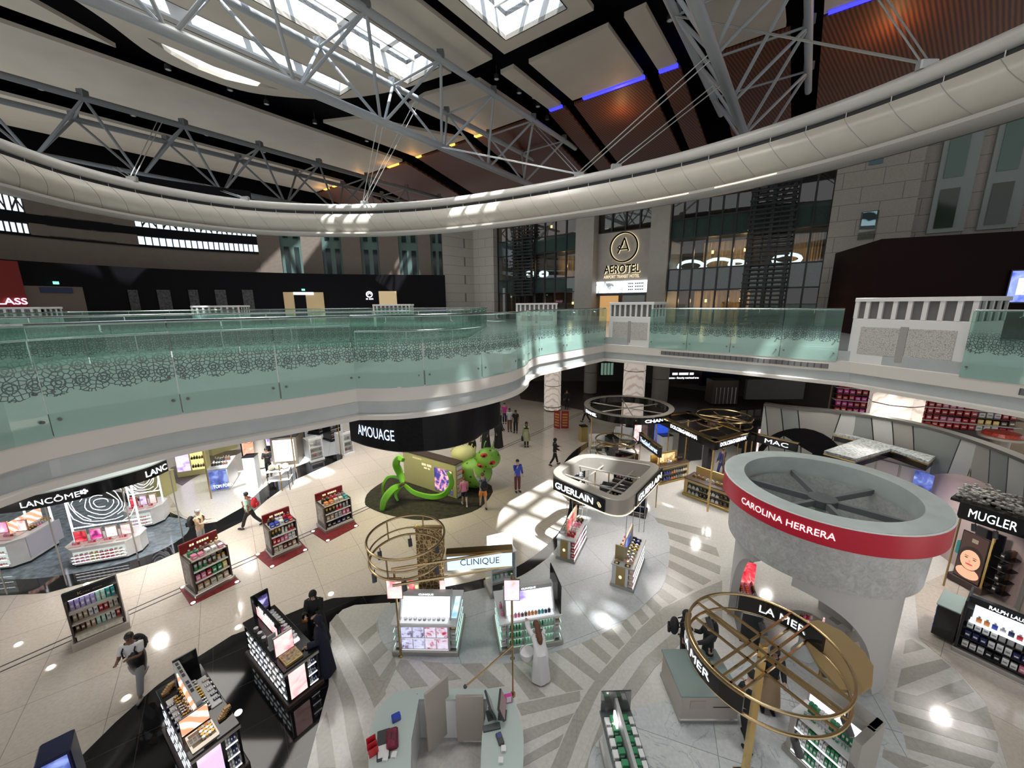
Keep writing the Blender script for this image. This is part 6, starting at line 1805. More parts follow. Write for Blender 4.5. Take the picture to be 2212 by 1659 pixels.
MB().box(w * 0.41, w * 0.42, d * 0.45, d - 0.03, T + 0.04, T + 0.28).build('divider_picture', P_PINK, ct)
MB().box(w * 0.415, w * 0.425, d * 0.45, d - 0.03, T + 0.30, T + 0.40).build('divider_band', M_SHBLACK, ct)
lettering('--- -----', lambda u, v: (w * 0.405, d * 0.9 - d * 0.4 * u, T + 0.31 + 0.07 * v), M_LETW, ct)
eb = MB().bbox(w * 0.3, w * 0.86, d - 0.08, d - 0.02, T, T + 0.6, 0.01).build('end_board', M_SHBLACK, r)
MB().box(w * 0.5, w * 0.8, d - 0.09, d - 0.08, T + 0.15, T + 0.5).build('end_picture', pic('purple_shapes', [(0.02, 0.02, 0.05), (0.1, 0.08, 0.3), (0.7, 0.7, 0.95)], 6, 0.8, seed=11), eb)
pb = MB().bbox(w * 0.05, w * 0.62, d * 0.22, d * 0.24, T, T + 0.5, 0.006).build('front_board', M_METAL, r)
MB().box(w * 0.07, w * 0.6, d * 0.215, d * 0.22, T + 0.03, T + 0.47).build('front_picture', P_PINK, pb)
tb = MB().bbox(w * 0.1, w * 0.62, 0.06, d * 0.2, T, T + 0.05, 0.01).build('gold_tray', M_GOLDP, r)
MB().box(w * 0.13, w * 0.59, 0.09, d * 0.19, T + 0.05, T + 0.056).build('tray_picture', mat('floral_print', (0.4, 0.33, 0.18), 0.5, noise=0.6, nscale=18), tb)
ts = MB().bbox(w * 0.55, w * 0.84, d * 0.25, d * 0.9, T, T + 0.06, 0.01).build('tester_step', emis('lit_tester_tray', (1.0, 0.9, 0.92), 0.9), r)
ph = 'on the tester tray of the pink-poster make-up counter'
col_y(r, 'perfume_bottle', ['white', 'pink', 'black', 'white', 'silver'], w * 0.62, d * 0.27, d * 0.88, T + 0.061, 10, 0.16, ph, 0.06)
col_y(r, 'cream_jar', ['white', 'silver', 'white'], w * 0.76, d * 0.27, d * 0.88, T + 0.061, 11, 0.08, ph, 0.06)
pm = MB().bbox(w * 0.05, w * 0.3, d * 0.35, d * 0.42, T, T + 0.04, 0.005).build('mirror_foot', M_SHGREY, r)
MB().bbox(w * 0.06, w * 0.30, d * 0.37, d * 0.39, T + 0.04, T + 0.36, 0.01).build('grey_box_stand', M_SHGREY, r)
for k in range(3):
 goods(r, 'cream_jar', 'silver', w * 0.12, d * (0.55 + 0.1 * k), T, 0.1, 0.1, 0.1, 'on the dark back top of the pink-poster make-up counter')
q = [at_z(412, 1640, 1.05), at_z(518, 1568, 1.05), at_z(339, 1492, 1.05)]
r, w, d = black_counter(q, 1.02, 'black make-up counter with orange sunset board, nearest at the bottom left', 'orange-board make-up counter', P_PEACH, pic('lilac_bottle', [(0.95, 0.5, 0.35), (0.75, 0.55, 0.85), (0.95, 0.85, 0.98)], 2.0, 1.0, seed=12), [['navy', 'gold', 'black', 'purple']], 'b')
T = 1.055
hb_ = MB().bbox(w * 0.42, w * 0.56, d * 0.30, d * 1.0, T, T + 0.42, 0.01).build('divider_panel', M_SHGREY, r)
MB().box(w * 0.40, w * 0.42, d * 0.30, d * 0.85, T + 0.05, T + 0.35).build('divider_picture', P_PEACH, hb_)
lettering('---- ---', lambda u, v: (w * 0.45 + w * 0.07 * (1 - v), d * 0.95 - d * 0.5 * u, T + 0.424), M_SLOT, hb_)
MB().bbox(w * 0.42, w * 0.98, d - 0.05, d, T, T + 0.45, 0.008).build('end_board', M_SHBLACK, r)
fb = MB().bbox(w * 0.02, w * 0.62, d * 0.26, d * 0.275, T, T + 0.36, 0.004).build('front_board', M_SHBLACK, r)
MB().box(w * 0.03, w * 0.61, d * 0.255, d * 0.26, T + 0.02, T + 0.35).build('sunset_picture', P_PEACH, fb)
tb = MB().bbox(w * 0.06, w * 0.62, d * 0.03, d * 0.22, T, T + 0.05, 0.01).build('lit_tray', emis('warm_lit_tray', (1.0, 0.86, 0.7), 0.7), r)
MB().box(w * 0.1, w * 0.58, d * 0.05, d * 0.20, T + 0.05, T + 0.056).build('tray_inlay', mat('tan_tray', (0.35, 0.26, 0.18), 0.5), tb)
for i in range(4):
 for j in range(4):
  goods(r, 'cream_jar', 'tan' if (i + j) % 2 else 'brown', w * (0.34 + 0.06 * i), d * (0.06 + 0.035 * j), T + 0.057, 0.07, 0.07, 0.07, 'in the lit tray of the orange-board make-up counter')
goods(r, 'make_up_palette', 'cream', w * 0.2, d * 0.12, T + 0.057, 0.2, 0.15, 0.02, 'in the lit tray of the orange-board make-up counter')
wt = MB().bbox(w * 0.05, w * 0.30, d * 0.30, d * 0.78, T, T + 0.02, 0.005).build('white_tester_mat', M_SHWHITE, r)
wt = MB().bbox(w * 0.72, w * 0.97, d * 0.34, d * 0.80, T, T + 0.02, 0.005).build('white_tester_mat', M_SHWHITE, r)
for i in range(3):
 col_y(r, 'lipstick', ['tan', 'brown', 'tan'], w * (0.22 + 0.05 * i), d * 0.33, d * 0.74, T + 0.02, 11, 0.06, 'on the left tester mat of the orange-board make-up counter', 0.035)
 col_y(r, 'lipstick', ['brown', 'tan', 'gold'], w * (0.62 + 0.045 * i), d * 0.36, d * 0.82, T + 0.0, 11, 0.06, 'on the right tester rows of the orange-board make-up counter', 0.035)
col_y(r, 'perfume_bottle', ['brown', 'gold', 'black'], w * 0.36, d * 0.3, d * 0.8, T, 9, 0.14, 'along the divider of the orange-board make-up counter', 0.05)
col_y(r, 'make_up_palette', ['navy', 'silver', 'navy'], w * 0.09, d * 0.33, d * 0.72, T + 0.02, 5, 0.02, 'on the left tester mat of the orange-board make-up counter', 0.06)
col_y(r, 'make_up_palette', ['navy', 'silver', 'tan'], w * 0.92, d * 0.38, d * 0.76, T + 0.02, 5, 0.02, 'on the right tester mat of the orange-board make-up counter', 0.06)
for (x, y) in ((0.16, 0.9), (0.84, 0.18)):
 mb = MB()
 for k in range(5):
  mb.bbox(w * x - 0.09 + 0.03 * k, w * x + 0.02 + 0.03 * k, d * y - 0.07 + 0.02 * k, d * y + 0.0 + 0.02 * k, T + 0.01 * k, T + 0.012 * k + 0.05, 0.004)
 o = thing('make_up_stack', mb, mat('bronze_powder', (0.33, 0.2, 0.09), 0.35, 0.6), 'heap of small bronze palettes on the %s corner of the orange-board counter' % ('back left' if y > 0.5 else 'front right'), 'palette')
 o.matrix_world = mat_of(r)
a, b = at_z(70, 1662, 0.9), at_z(152, 1620, 0.9)
a.z = b.z = 0
r, w = frame3('blue_display', 'dark navy display case cut off by the bottom edge at the left', 'display shelf', a, b)
MB().bbox(0, w, 0, 0.5, 0, 0.9, 0.02).build('case_body', mat('deep_navy_case', (0.006, 0.009, 0.05), 0.3), r)
MB().box(0.05, w - 0.05, -0.01, 0, 0.2, 0.85).build('case_front', P_BLUE, r)
# clinic-white counters
def clinic_counter(pl, pr, H1, H2, d, label, phrase, left_side=True, big_pic=None, green=False):
 a, b = at_z(*pl), at_z(*pr)
 r, w = frame3('skincare_counter', label, 'shop counter', a, b, 'white skin-care counters')
 MB().bbox(-0.05, w + 0.05, -0.05, d + 0.05, 0, 0.15, 0.02).build('plinth', M_METAL, r)
 MB().box(0.2, w - 0.2, 0.14, d - 0.14, 0.15, H1).build('core', M_SHWHITE, r)
 MB().bbox(-0.03, w + 0.03, -0.03, d + 0.03, H1, H1 + 0.05, 0.01).build('counter_top', M_SHWHITE, r)
 for x in (0.16, w - 0.2):
  MB().bbox(x, x + 0.04, 0, d, 0.15, H1, 0.005).build('partition', M_SHGREY, r)
 gl = emis('green_shelf_glow', (0.55, 1.0, 0.72), 1.0) if green else M_LEDS
 for k in range(3 if green else 2):
  z = 0.18 + k * (H1 - 0.2) / (3 if green else 2)
  s = MB().box(0.2, w - 0.2, 0.0, 0.15, z - 0.015, z).build('shelf', M_SHWHITE, r)
  MB().box(0.2, w - 0.2, 0.01, 0.02, z - 0.03, z - 0.015).build('light_strip', gl, s)
 if green:
  MB().box(0.2, w - 0.2, 0.13, 0.14, 0.18, H1 - 0.04).build('lit_back', emis('green_back_glow', (0.5, 0.85, 0.62), 0.5), r)
  for k in range(3):
   z = 0.18 + k * (H1 - 0.2) / 3
   row(r, 'pump_bottle', ['green', 'mint', 'green', 'mint'], 0.22, w - 0.22, 0.07, z, 15, 0.17, 'on the green-lit front shelves of the ' + phrase, 0.06)
  for k in range(1, 3):
   x = 0.2 + (w - 0.4) * k / 3
   MB().box(x - 0.012, x + 0.012, -0.004, 0.14, 0.16, H1).build('divider', M_SHGREY, r)
 else:
  for i in range(4):
   for j in range(2):
    x0 = 0.2 + (w - 0.4) * i / 4; z0 = 0.2 + j * (H1 - 0.2) / 2
    c = pic(('pale_blue_tools', 'pale_pink_reds')[i // 2] + str(j), [(0.15, 0.1, 0.2), (0.65, 0.65, 0.9), (0.8, 0.85, 1.0)] if i < 2 else [(0.5, 0.03, 0.08), (0.8, 0.7, 0.85), (0.85, 0.85, 1.0)], 7, 0.8, seed=i + 2.2 * j)
    p_ = MB().box(x0 + 0.015, x0 + (w - 0.4) / 4 - 0.015, -0.008, 0.0, z0, z0 + (H1 - 0.2) / 2 - 0.05).build('front_picture', c, r)
 for sd in (0, 1):
  for k in range(3):
   z = 0.2 + k * (H1 - 0.2) / 3
   x0, x1 = (0.0, 0.17) if sd == 0 else (w - 0.17, w)
   s = MB().box(x0, x1, 0.03, d - 0.03, z - 0.012, z).build('side_shelf', M_GLASS if False else M_SHWHITE, r)
   MB().box(x0 if sd == 0 else x1 - 0.01, x0 + 0.01 if sd == 0 else x1, 0.03, d - 0.03, z - 0.018, z + 0.004).build('light_strip', emis('mint_edge_light', (0.6, 1.0, 0.85), 1.3), s)
   col_y(r, 'perfume_carton', [['white', 'red', 'pink'], ['mint', 'teal', 'green'], ['white', 'blue', 'lilac'], ['gold', 'teal', 'white']][(k + sd) % 4], (x0 + x1) / 2, 0.06, d - 0.06, z, 6, 0.16, 'on the %s side shelves of the %s' % ('left' if sd == 0 else 'right', phrase), 0.08)
 Hs = H2 - H1
 T = H1 + 0.05
 for x in (0.14, w - 0.17):
  m = MB(); P = [(x, 0.12, T), (x + 0.03, 0.12, T), (x + 0.03, 0.5, T), (x, 0.5, T), (x, 0.34, H2), (x + 0.03, 0.34, H2), (x + 0.03, 0.5, H2), (x, 0.5, H2)]
  m.add(P, [(0, 1, 2, 3), (4, 7, 6, 5), (0, 4, 5, 1), (1, 5, 6, 2), (2, 6, 7, 3), (3, 7, 4, 0)]); m.build('cheek_panel', M_SHGREY, r)
 MB().box(0.17, w - 0.17, 0.44, 0.48, T, H2).build('back_board', M_SHGREY, r)
 hd = MB().box(0.17, w - 0.17, 0.36, 0.44, H2 - 0.11, H2).build('header', M_SHGREY, r)
 flat_text('CLINIQUE', w * 0.38, w * 0.62, 0.352, H2 - 0.085, H2 - 0.03, M_LETW, hd, bold=0.01)
 m = MB(); m.add([(0.18, 0.2, T + 0.02), (w - 0.18, 0.2, T + 0.02), (w - 0.18, 0.42, H2 - 0.12), (0.18, 0.42, H2 - 0.12), (0.18, 0.22, T), (w - 0.18, 0.22, T), (w - 0.18, 0.44, H2 - 0.14), (0.18, 0.44, H2 - 0.14)],
     [(0, 1, 2, 3), (7, 6, 5, 4), (0, 4, 5, 1), (1, 5, 6, 2), (2, 6, 7, 3), (3, 7, 4, 0)])
 m.build('sloped_light_board', big_pic or P_WHITE, r)
 MB().bbox(0.2, w - 0.2, 0.02, 0.17, T, T + 0.025, 0.005).build('tester_tray', emis('tester_white', (0.95, 0.97, 1.0), 0.7), r)
 row(r, 'cream_jar' if not green else 'perfume_bottle', ['silver', 'grey', 'white', 'grey'] if not green else ['pink', 'brown', 'orange', 'teal', 'navy'], 0.26, w - 0.26, 0.10, T + 0.026, 9 if not green else 12, 0.07 if not green else 0.13, 'on the tester tray of the ' + phrase, 0.06)
 return r, w, T
r, w, T = clinic_counter((852, 1414), (987, 1416), 0.86, 1.5, 1.15, 'white skin-care counter with picture fronts, left of the pair on the pale circle', 'left white skin-care counter', big_pic=P_WHITE)
for i, (x, c) in enumerate(((0.25, 'red'), (0.75, 'brown'))):
 MB().bbox(w * x - 0.07, w * x + 0.07, 0.5, 0.52, 1.35, 1.72, 0.004).build('top_card', P_RED if c == 'red' else P_PINK, r)
MB().box(w - 0.14, w - 0.01, 0.2, 0.9, T, T + 0.03).build('blue_side_picture', pic('pale_aqua', [(0.2, 0.45, 0.6), (0.55, 0.85, 0.95), (0.9, 1, 1)], 3, 1.0, seed=3), r)
r, w, T = clinic_counter((1083, 1414), (1212, 1391), 0.86, 1.55, 1.1, 'white skin-care counter with green-lit shelves that the woman in white looks at', 'green-lit skin-care counter', green=True, big_pic=pic('white_violet', [(0.9, 0.93, 1), (0.93, 0.95, 1), (0.25, 0.15, 0.8)], 1.3, 1.2, seed=2))
MB().box(w - 0.05, w - 0.02, 0.0, 0.9, T, T + 0.8).build('glass_end', M_MIRROR if False else M_SHBLACK, r)
for k in range(2):
 goods(r, 'pump_bottle', 'pink', 0.08, 0.25 + 0.25 * k, T, 0.08, 0.08, 0.18, 'on the left top corner of the green-lit skin-care counter')
a, b = at_z(1062, 1292), at_z(1116, 1276)
r, w = frame3('skincare_tower', 'slim white shelf tower with sloped lit top behind the white lightbox sign', 'display shelf', a, b)
shelf_unit(r, w, 0.6, 1.35, [0.45, 0.8, 1.1], M_SHWHITE, lit=True, base_m=M_METAL, top=M_SHWHITE)
row(r, 'pump_bottle', ['mint', 'white', 'green'], 0.06, w - 0.06, 0.2, 0.8, 5, 0.18, 'on the slim white tower', 0.08)
row(r, 'pump_bottle', ['mint', 'white', 'green'], 0.06, w - 0.06, 0.2, 0.45, 5, 0.18, 'on the slim white tower', 0.08)
MB().bbox(0, w, 0.3, 0.36, 1.38, 1.85, 0.01).build('top_board', P_WHITE, r)
cc = Vector((-2.70, 8.72, 0)); RR = 0.95
fr = empty('round_pergola', (cc.x, cc.y, 2.35), 0, 'bronze double ring frame with the pale CLINIQUE lightbox on a side arm', 'canopy frame')
zl, zu = 0.0, 0.55
def circ(R_, z, n=48): return [(R_ * math.cos(2 * PI * k / n), R_ * math.sin(2 * PI * k / n), z) for k in range(n)]
MB().tube(circ(RR, zu), 0.03, 8, closed=True).build('upper_ring', M_GOLDD, fr, True)
MB().tube(circ(RR * 0.97, zl), 0.03, 8, closed=True).build('lower_ring', M_GOLDD, fr, True)
MB().tube(circ(RR * 0.97, zl + 0.2), 0.022, 8, closed=True).build('lower_ring', M_GOLDD, fr, True)
for k in range(6):
 a = 2 * PI * k / 6 + 0.3
 MB().tube([(RR * math.cos(a), RR * math.sin(a), zu), (RR * 0.97 * math.cos(a), RR * 0.97 * math.sin(a), zl)], 0.02, 6).build('strut', M_GOLDD, fr)
 spot_head(fr, RR * 0.9 * math.cos(a + 0.4), RR * 0.9 * math.sin(a + 0.4), zl)
pz = Vector((-0.02, 7.76, 0)) - cc; pz.z = 0
ps = Vector((-2.75, 7.62, 0)) - cc
e0 = at_z(967, 1232, 2.35) - cc; e1 = at_z(1106, 1222, 2.35) - cc
e0.z = e1.z = 0
MB().tube([Vector((ps.x, ps.y, zl)), Vector((e1.x, e1.y, zl))], 0.03, 6).build('arm_rail', M_GOLDD, fr)
MB().tube([Vector((ps.x, ps.y, zl + 0.42)), Vector((e1.x, e1.y, zl + 0.42))], 0.03, 6).build('arm_rail', M_GOLDD, fr)
dd = (e1 - e0); wl_ = dd.length; ang = math.atan2(dd.y, dd.x)
MM = Matrix.Translation(e0 + Vector((0, 0, zl))) @ Matrix.Rotation(ang, 4, 'Z')
MB().box(0, wl_, -0.05, 0.12, 0.03, 0.40, MM).build('lightbox', emis('pale_blue_lightbox', (0.60, 0.75, 1.0), 1.15), fr)
MB().box(-0.02, wl_ + 0.02, -0.06, 0.16, 0.40, 0.48, MM).build('lightbox_cap', M_GOLDD, fr)
lb = lettering('CLINIQUE', lambda u, v: MM @ Vector((wl_ * (0.2 + 0.6 * u), -0.056, 0.11 + 0.2 * v)), mat('slate_letter', (0.03, 0.06, 0.06), 0.5), fr)
for i, (bx, by, tx, ty, lab) in enumerate(((866, 1418, 833, 1250, 'left'), (1107, 1423, 1090, 1240, 'right'))):
 b0 = at_z(bx, by) - cc
 MB().tube([Vector((b0.x, b0.y, -2.35)), Vector((b0.x, b0.y, 0.05))], 0.028, 8).build('pole', M_GOLDD, fr, True)
 MB().lathe([(0.06, 0), (0.06, 0.02), (0.03, 0.05)], 12, (b0.x, b0.y, -2.35)).build('pole_foot', M_GOLDD, fr)
 ca = at_z(bx, by)
 zt_ = height_at(tx, ty - 20, ca) - 2.45; zb_ = zt_ - 0.55
 card = MB().bbox(b0.x - 0.19, b0.x + 0.19, b0.y - 0.08, b0.y - 0.05, -0.62, -0.05, 0.006).build('picture_card_frame', M_GOLDD, fr)
 MB().box(b0.x - 0.175, b0.x + 0.175, b0.y - 0.086, b0.y - 0.08, -0.6, -0.07).build('picture_card', (P_PINK if i == 0 else pic('bottles_lilac', [(0.85, 0.5, 0.3), (0.85, 0.7, 0.95), (0.95, 0.9, 1.0)], 3, 1.0, seed=14)), card)
a, b = at_z(905, 1275), at_z(960, 1275)
M_ARAB = mat('golden_arabesque', (0.6, 0.42, 0.2), 0.35, 0.5)
nt, ns, lk, bb = nodes_of(M_ARAB)
vo = ns.new('ShaderNodeTexVoronoi'); vo.feature = 'DISTANCE_TO_EDGE'; vo.inputs['Scale'].default_value = 8; vo.inputs['Randomness'].default_value = 0.6
tc = ns.new('ShaderNodeTexCoord'); lk.new(tc.outputs['Object'], vo.inputs['Vector'])
cr = ns.new('ShaderNodeValToRGB'); cr.color_ramp.elements[0].color = (0.85, 0.62, 0.32, 1); cr.color_ramp.elements[1].color = (0.25, 0.15, 0.06, 1); cr.color_ramp.elements[0].position = 0.05; cr.color_ramp.elements[1].position = 0.09
lk.new(vo.outputs['Distance'], cr.inputs[0]); lk.new(cr.outputs[0], bb.inputs['Base Color'])
r, w = frame3('arabesque_screen', 'tall golden arabesque screen panel standing inside the bronze ring frame', 'screen', a, b)
MB().bbox(0, w, 0, 0.08, 0, 2.1, 0.01).build('screen_panel', M_ARAB, r)
MB().bbox(-0.04, w + 0.04, -0.03, 0.11, 2.1, 2.16, 0.01).build('top_rail', M_GOLDD, r)
# silver drum tower with the red band
TC = Vector((7.51, 8.56, 0)); TR = 2.09; TT = 4.3; TB = 2.72
tw = empty('drum_tower', TC, 0, 'tall silver concrete-look drum pavilion with red CAROLINA HERRERA band and spoked open top', 'pavilion')
M_SILV = mat('mottled_silver', (0.42, 0.43, 0.43), 0.42, 0.25)
nt, ns, lk, b = nodes_of(M_SILV)
tc = ns.new('ShaderNodeTexCoord'); no = ns.new('ShaderNodeTexNoise'); no.inputs['Scale'].default_value = 8; no.inputs['Detail'].default_value = 9; no.inputs['Roughness'].default_value = 0.7; no.inputs['Distortion'].default_value = 1.2
cr = ns.new('ShaderNodeValToRGB'); cr.color_ramp.elements[0].color = (0.42, 0.42, 0.41, 1); cr.color_ramp.elements[0].position = 0.3; cr.color_ramp.elements[1].color = (0.70, 0.70, 0.685, 1); cr.color_ramp.elements[1].position = 0.72
lk.new(tc.outputs['Object'], no.inputs[0]); lk.new(no.outputs['Fac'], cr.inputs[0]); lk.new(cr.outputs[0], b.inputs['Base Color'])
M_RIM = mat('grey_green_rim', (0.50, 0.55, 0.53), 0.4, noise=0.1, nscale=2)
m = MB(); m.lathe([(TR, TT - 0.0), (TR - 0.02, TT), (TR - 0.42, TT), (TR - 0.42, TB + 0.5), (TR - 0.22, TB + 0.5), (TR - 0.22, TT - 0.45), (TR, TT - 0.45), (TR, TT - 0.0)], 72, caps=False)
m.build('top_rim', M_RIM, tw, True)
MB().lathe([(TR + 0.03, TT - 0.5), (TR + 0.03, TT - 0.02), (TR - 0.02, TT - 0.02), (TR - 0.02, TT - 0.5), (TR + 0.03, TT - 0.5)], 72, caps=False).build('red_band', mat('crimson_band', (0.55, 0.004, 0.03), 0.35), tw, True)
MB().lathe([(TR + 0.035, TT - 0.025), (TR + 0.035, TT - 0.01), (TR - 0.02, TT - 0.01)], 72, caps=False).build('white_edge', M_SHWHITE, tw, True)
MB().lathe([(TR - 0.16, TT - 0.48), (TR - 0.2, TB), (TR - 0.5, TB), (TR - 0.46, TT - 0.48)], 72, caps=False).build('drum_body', M_SILV, tw, True)
MB().lathe([(TR - 0.5, TB + 0.05), (0.1, TB + 0.05)], 72, caps=False).build('inner_floor', M_RIM, tw)
def leg_wall(a0, a1, foot0, foot1, name):
 R0, R1 = TR - 0.42, TR - 0.62
 n = 26; vs = []; fs = []
 for i in range(n + 1):
  t = i / n; a = a0 + (a1 - a0) * t
  if t < foot0: z0 = (TB - 0.35) * math.sqrt(max(0, 1 - (1 - (foot0 - t) / foot0 - 0) ** 2)) if foot0 > 0 else 0
  elif t > foot1: z0 = (TB - 0.35) * math.sqrt(max(0, 1 - (1 - (t - foot1) / (1 - foot1)) ** 2))
  else: z0 = 0
  for R_ in (R0, R1):
   for z in (z0, TB + 0.02):
    vs.append((R_ * math.cos(a), R_ * math.sin(a), z))
 for i in range(n):
  k, j = 4 * i, 4 * i + 4
  fs += [(k, j, j + 1, k + 1), (k + 2, k + 3, j + 3, j + 2), (k, k + 2, j + 2, j), (k + 1, j + 1, j + 3, k + 3)]
 fs += [(0, 1, 3, 2), (4 * n, 4 * n + 2, 4 * n + 3, 4 * n + 1)]
 MB().add(vs, fs).build(name, mat('leg_paint', (0.60, 0.585, 0.56), 0.4), tw)
ax = math.atan2(6.95 - TC.y, 8.32 - TC.x)
leg_wall(ax - 1.35, ax + 0.42, 0.62, 0.97, 'leg')
leg_wall(ax + 0.7, ax + 2.2, 0.3, 0.7, 'leg')
leg_wall(ax + 2.5, ax + 4.4, 0.3, 0.7, 'leg')
MB().lathe([(0.30, TT - 0.55), (0.30, TT - 0.36), (0.2, TT - 0.33)], 20).build('hub', M_STEELD, tw, True)
MB().lathe([(0.11, TB), (0.11, TT - 0.5)], 16).build('centre_post', M_RIM, tw, True)
for k in range(6):
 a = math.radians(15 + 60 * k)
 M = Matrix.Rotation(a, 4, 'Z')
 MB().box(0.2, TR - 0.41, -0.045, 0.045, TT - 0.52, TT - 0.38, M).build('spoke', mat('spoke_grey', (0.16, 0.175, 0.18), 0.4), tw)
 MB().box(0.9, TR - 0.41, -0.03, 0.03, TB + 0.1, TB + 0.2, Matrix.Rotation(a + 0.3, 4, 'Z')).build('lower_spoke', M_RIM, tw)
vg = MB()
for k in range(9):
 a = math.radians(10 + 34 * k)
 for j in range(4):
  for q in range(4):
   aa = a + 0.035 * q
   vg.box(TR - 0.435, TR - 0.42, -0.045, 0.045, TT - 0.62 - 0.06 * j, TT - 0.645 - 0.06 * j, Matrix.Rotation(aa, 4, 'Z'))
vg.build('vent_slots', M_SLOT, tw)
def ang_on(px, py, z, C, R_):
 """angle on the circle C,R of the near point seen at the pixel"""
 d = ray(px, py); o = Vector((0, 0)); dx, dy = d.x, d.y
 A_ = dx * dx + dy * dy; B_ = -2 * (dx * C.x + dy * C.y); C_ = C.x ** 2 + C.y ** 2 - R_ ** 2
 disc = B_ * B_ - 4 * A_ * C_
 t = (-B_ - math.sqrt(max(0, disc))) / (2 * A_)
 return math.atan2(dy * t - C.y, dx * t - C.x)
a0, a1 = ang_on(1602, 1090, 3.75, TC, TR + 0.03), ang_on(1806, 1160, 3.7, TC, TR + 0.03)
if a1 < a0: a1 += 2 * PI
def bend_serif(s, a0, a1, z0, z1, R_, m, parent):
 lettering(s, lambda u, v: (R_ * math.cos(a0 + (a1 - a0) * u), R_ * math.sin(a0 + (a1 - a0) * u), z0 + (z1 - z0) * v), m, parent, bold=0.005)
bend_serif('CAROLINA HERRERA', a0, a1, TT - 0.33, TT - 0.18, TR + 0.045, emis('white_sign_letter', (1, 0.97, 0.95), 1.2), tw)
a = at_z(1745, 1345, 0.95)
r = empty('perfume_pedestal', (a.x, a.y, 0), 0, 'round pale pedestal with curved red and white animal-print card under the silver drum', 'pedestal')
MB().lathe([(0.22, 0), (0.24, 0.03), (0.12, 0.3), (0.12, 0.7), (0.38, 0.9), (0.40, 0.95)], 28).build('pedestal_body', mat('frosted_pedestal', (0.62, 0.64, 0.63), 0.35), r, True)
vs, fs = [], []
for i in range(11):
 t = -0.9 + 1.8 * i / 10 - PI / 2 + 0.2
 for R_ in (0.30, 0.33):
  for z in (0.96, 1.2): vs.append((R_ * math.cos(t), R_ * math.sin(t) + 0.05, z))
for i in range(10):
 k, j = 4 * i, 4 * i + 4; fs += [(k, j, j + 1, k + 1), (k + 2, k + 3, j + 3, j + 2), (k, k + 2, j + 2, j), (k + 1, j + 1, j + 3, k + 3)]
MB().add(vs, fs).build('curved_card', pic('animal_print', [(0.02, 0.02, 0.02), (0.95, 0.9, 0.88), (0.8, 0.04, 0.06), (0.95, 0.9, 0.88)], 14, 0.7, 'vor', seed=5), r)
for k in range(5):
 goods(r, 'perfume_bottle', ['red', 'black', 'pink', 'red', 'white'][k], -0.16 + 0.08 * k, 0.12, 0.95, 0.06, 0.05, 0.14, 'on the round pedestal under the silver drum')
a, b = at_z(1597, 1385), at_z(1634, 1395)
r, w = frame3('red_make_up_stand', 'narrow stepped stand of red and pink make-up left of the silver drum', 'display shelf', a, b)
w = 0.45
MB().bbox(0, w, 0, 1.3, 0, 0.85, 0.02).build('stand_body', M_SHBLACK, r)
MB().bbox(0, w, 0.0, 1.3, 0.85, 0.89, 0.01).build('stand_top', M_SHWHITE, r)
MB().bbox(0.1, w, 1.2, 1.28, 0.89, 1.5, 0.01).build('end_board', P_RED, r)
for i in range(3):
 col_y(r, ('lipstick', 'cream_jar', 'perfume_bottle')[i], ['pink', 'red', 'white', 'black', 'pink'], 0.08 + 0.14 * i, 0.05, 1.15, 0.891, 13, (0.08, 0.06, 0.15)[i], 'on the red make-up stand left of the silver drum', 0.06)
# gold ring frame over the near right counters
LC = Vector((4.24, 5.48, 0)); LR = 1.18; LZ = 2.55
lr = empty('gold_ring_frame', (LC.x, LC.y, LZ), 0, 'large polished gold double ring frame with black LA MER signs on a square post', 'canopy frame')
MB().tube(circ(LR, 0.35, 64), 0.026, 8, closed=True).build('upper_ring', M_GOLDD, lr, True)
MB().tube(circ(LR, 0.0, 64), 0.026, 8, closed=True).build('lower_ring', M_GOLDD, lr, True)
for k in range(2):
 o = (k - 0.5) * 0.3; h_ = math.sqrt(LR ** 2 - o ** 2)
 for zz in (0.35, 0.0):
  for base in (math.radians(-62), math.radians(28)):
   ca, sa_ = math.cos(base), math.sin(base)
   MB().box(-h_, h_, o - 0.016, o + 0.016, zz - 0.02, zz + 0.02, Matrix.Rotation(base, 4, 'Z')).build('cross_bar', M_GOLDD, lr)
MB().bbox(-0.05, 0.05, -0.05, 0.05, -LZ, 0.34, 0.006).build('square_post', M_GOLD, lr)
MB().bbox(-0.14, 0.14, -0.14, 0.14, -LZ, -LZ + 0.02, 0.004).build('post_foot', M_GOLD, lr)
def arc_sign(parent, R_, A0, A1, z0, z1, text, C, px0, px1, m_, th=0.06, cap=True, tm=None, vz=(0.28, 0.74), lm='sign_panel', gold=True):
 pts = [(R_ * math.cos(A0 + (A1 - A0) * k / 24), R_ * math.sin(A0 + (A1 - A0) * k / 24)) for k in range(25)]
 sp = MB().sweep(pts, [(0, z0), (0, z1), (-th, z1), (-th, z0)]).build(lm, m_, parent)
 if cap: MB().sweep(pts, [(0.02, z1), (0.02, z1 + 0.03), (-th - 0.02, z1 + 0.03), (-th - 0.02, z1)]).build('sign_cap', M_GOLDD, parent)
 if text:
  for (t0, t1) in px0:
   lettering(text, lambda u, v: ((R_ + 0.008) * math.cos(t0 + (t1 - t0) * u), (R_ + 0.008) * math.sin(t0 + (t1 - t0) * u), z0 + (z1 - z0) * (vz[0] + (vz[1] - vz[0]) * v)), tm or M_LETW, sp, bold=0.01)
aL0, aL1 = ang_on(1476, 1380, 2.7, LC, LR), ang_on(1600, 1560, 2.7, LC, LR)
def fixang(a, b):
 while b < a: b += 2 * PI
 return a, b
aL0, aL1 = fixang(aL0, aL1)
t0, t1 = ang_on(1478, 1430, 2.7, LC, LR), ang_on(1532, 1500, 2.7, LC, LR)
t0, t1 = fixang(t0, t1)
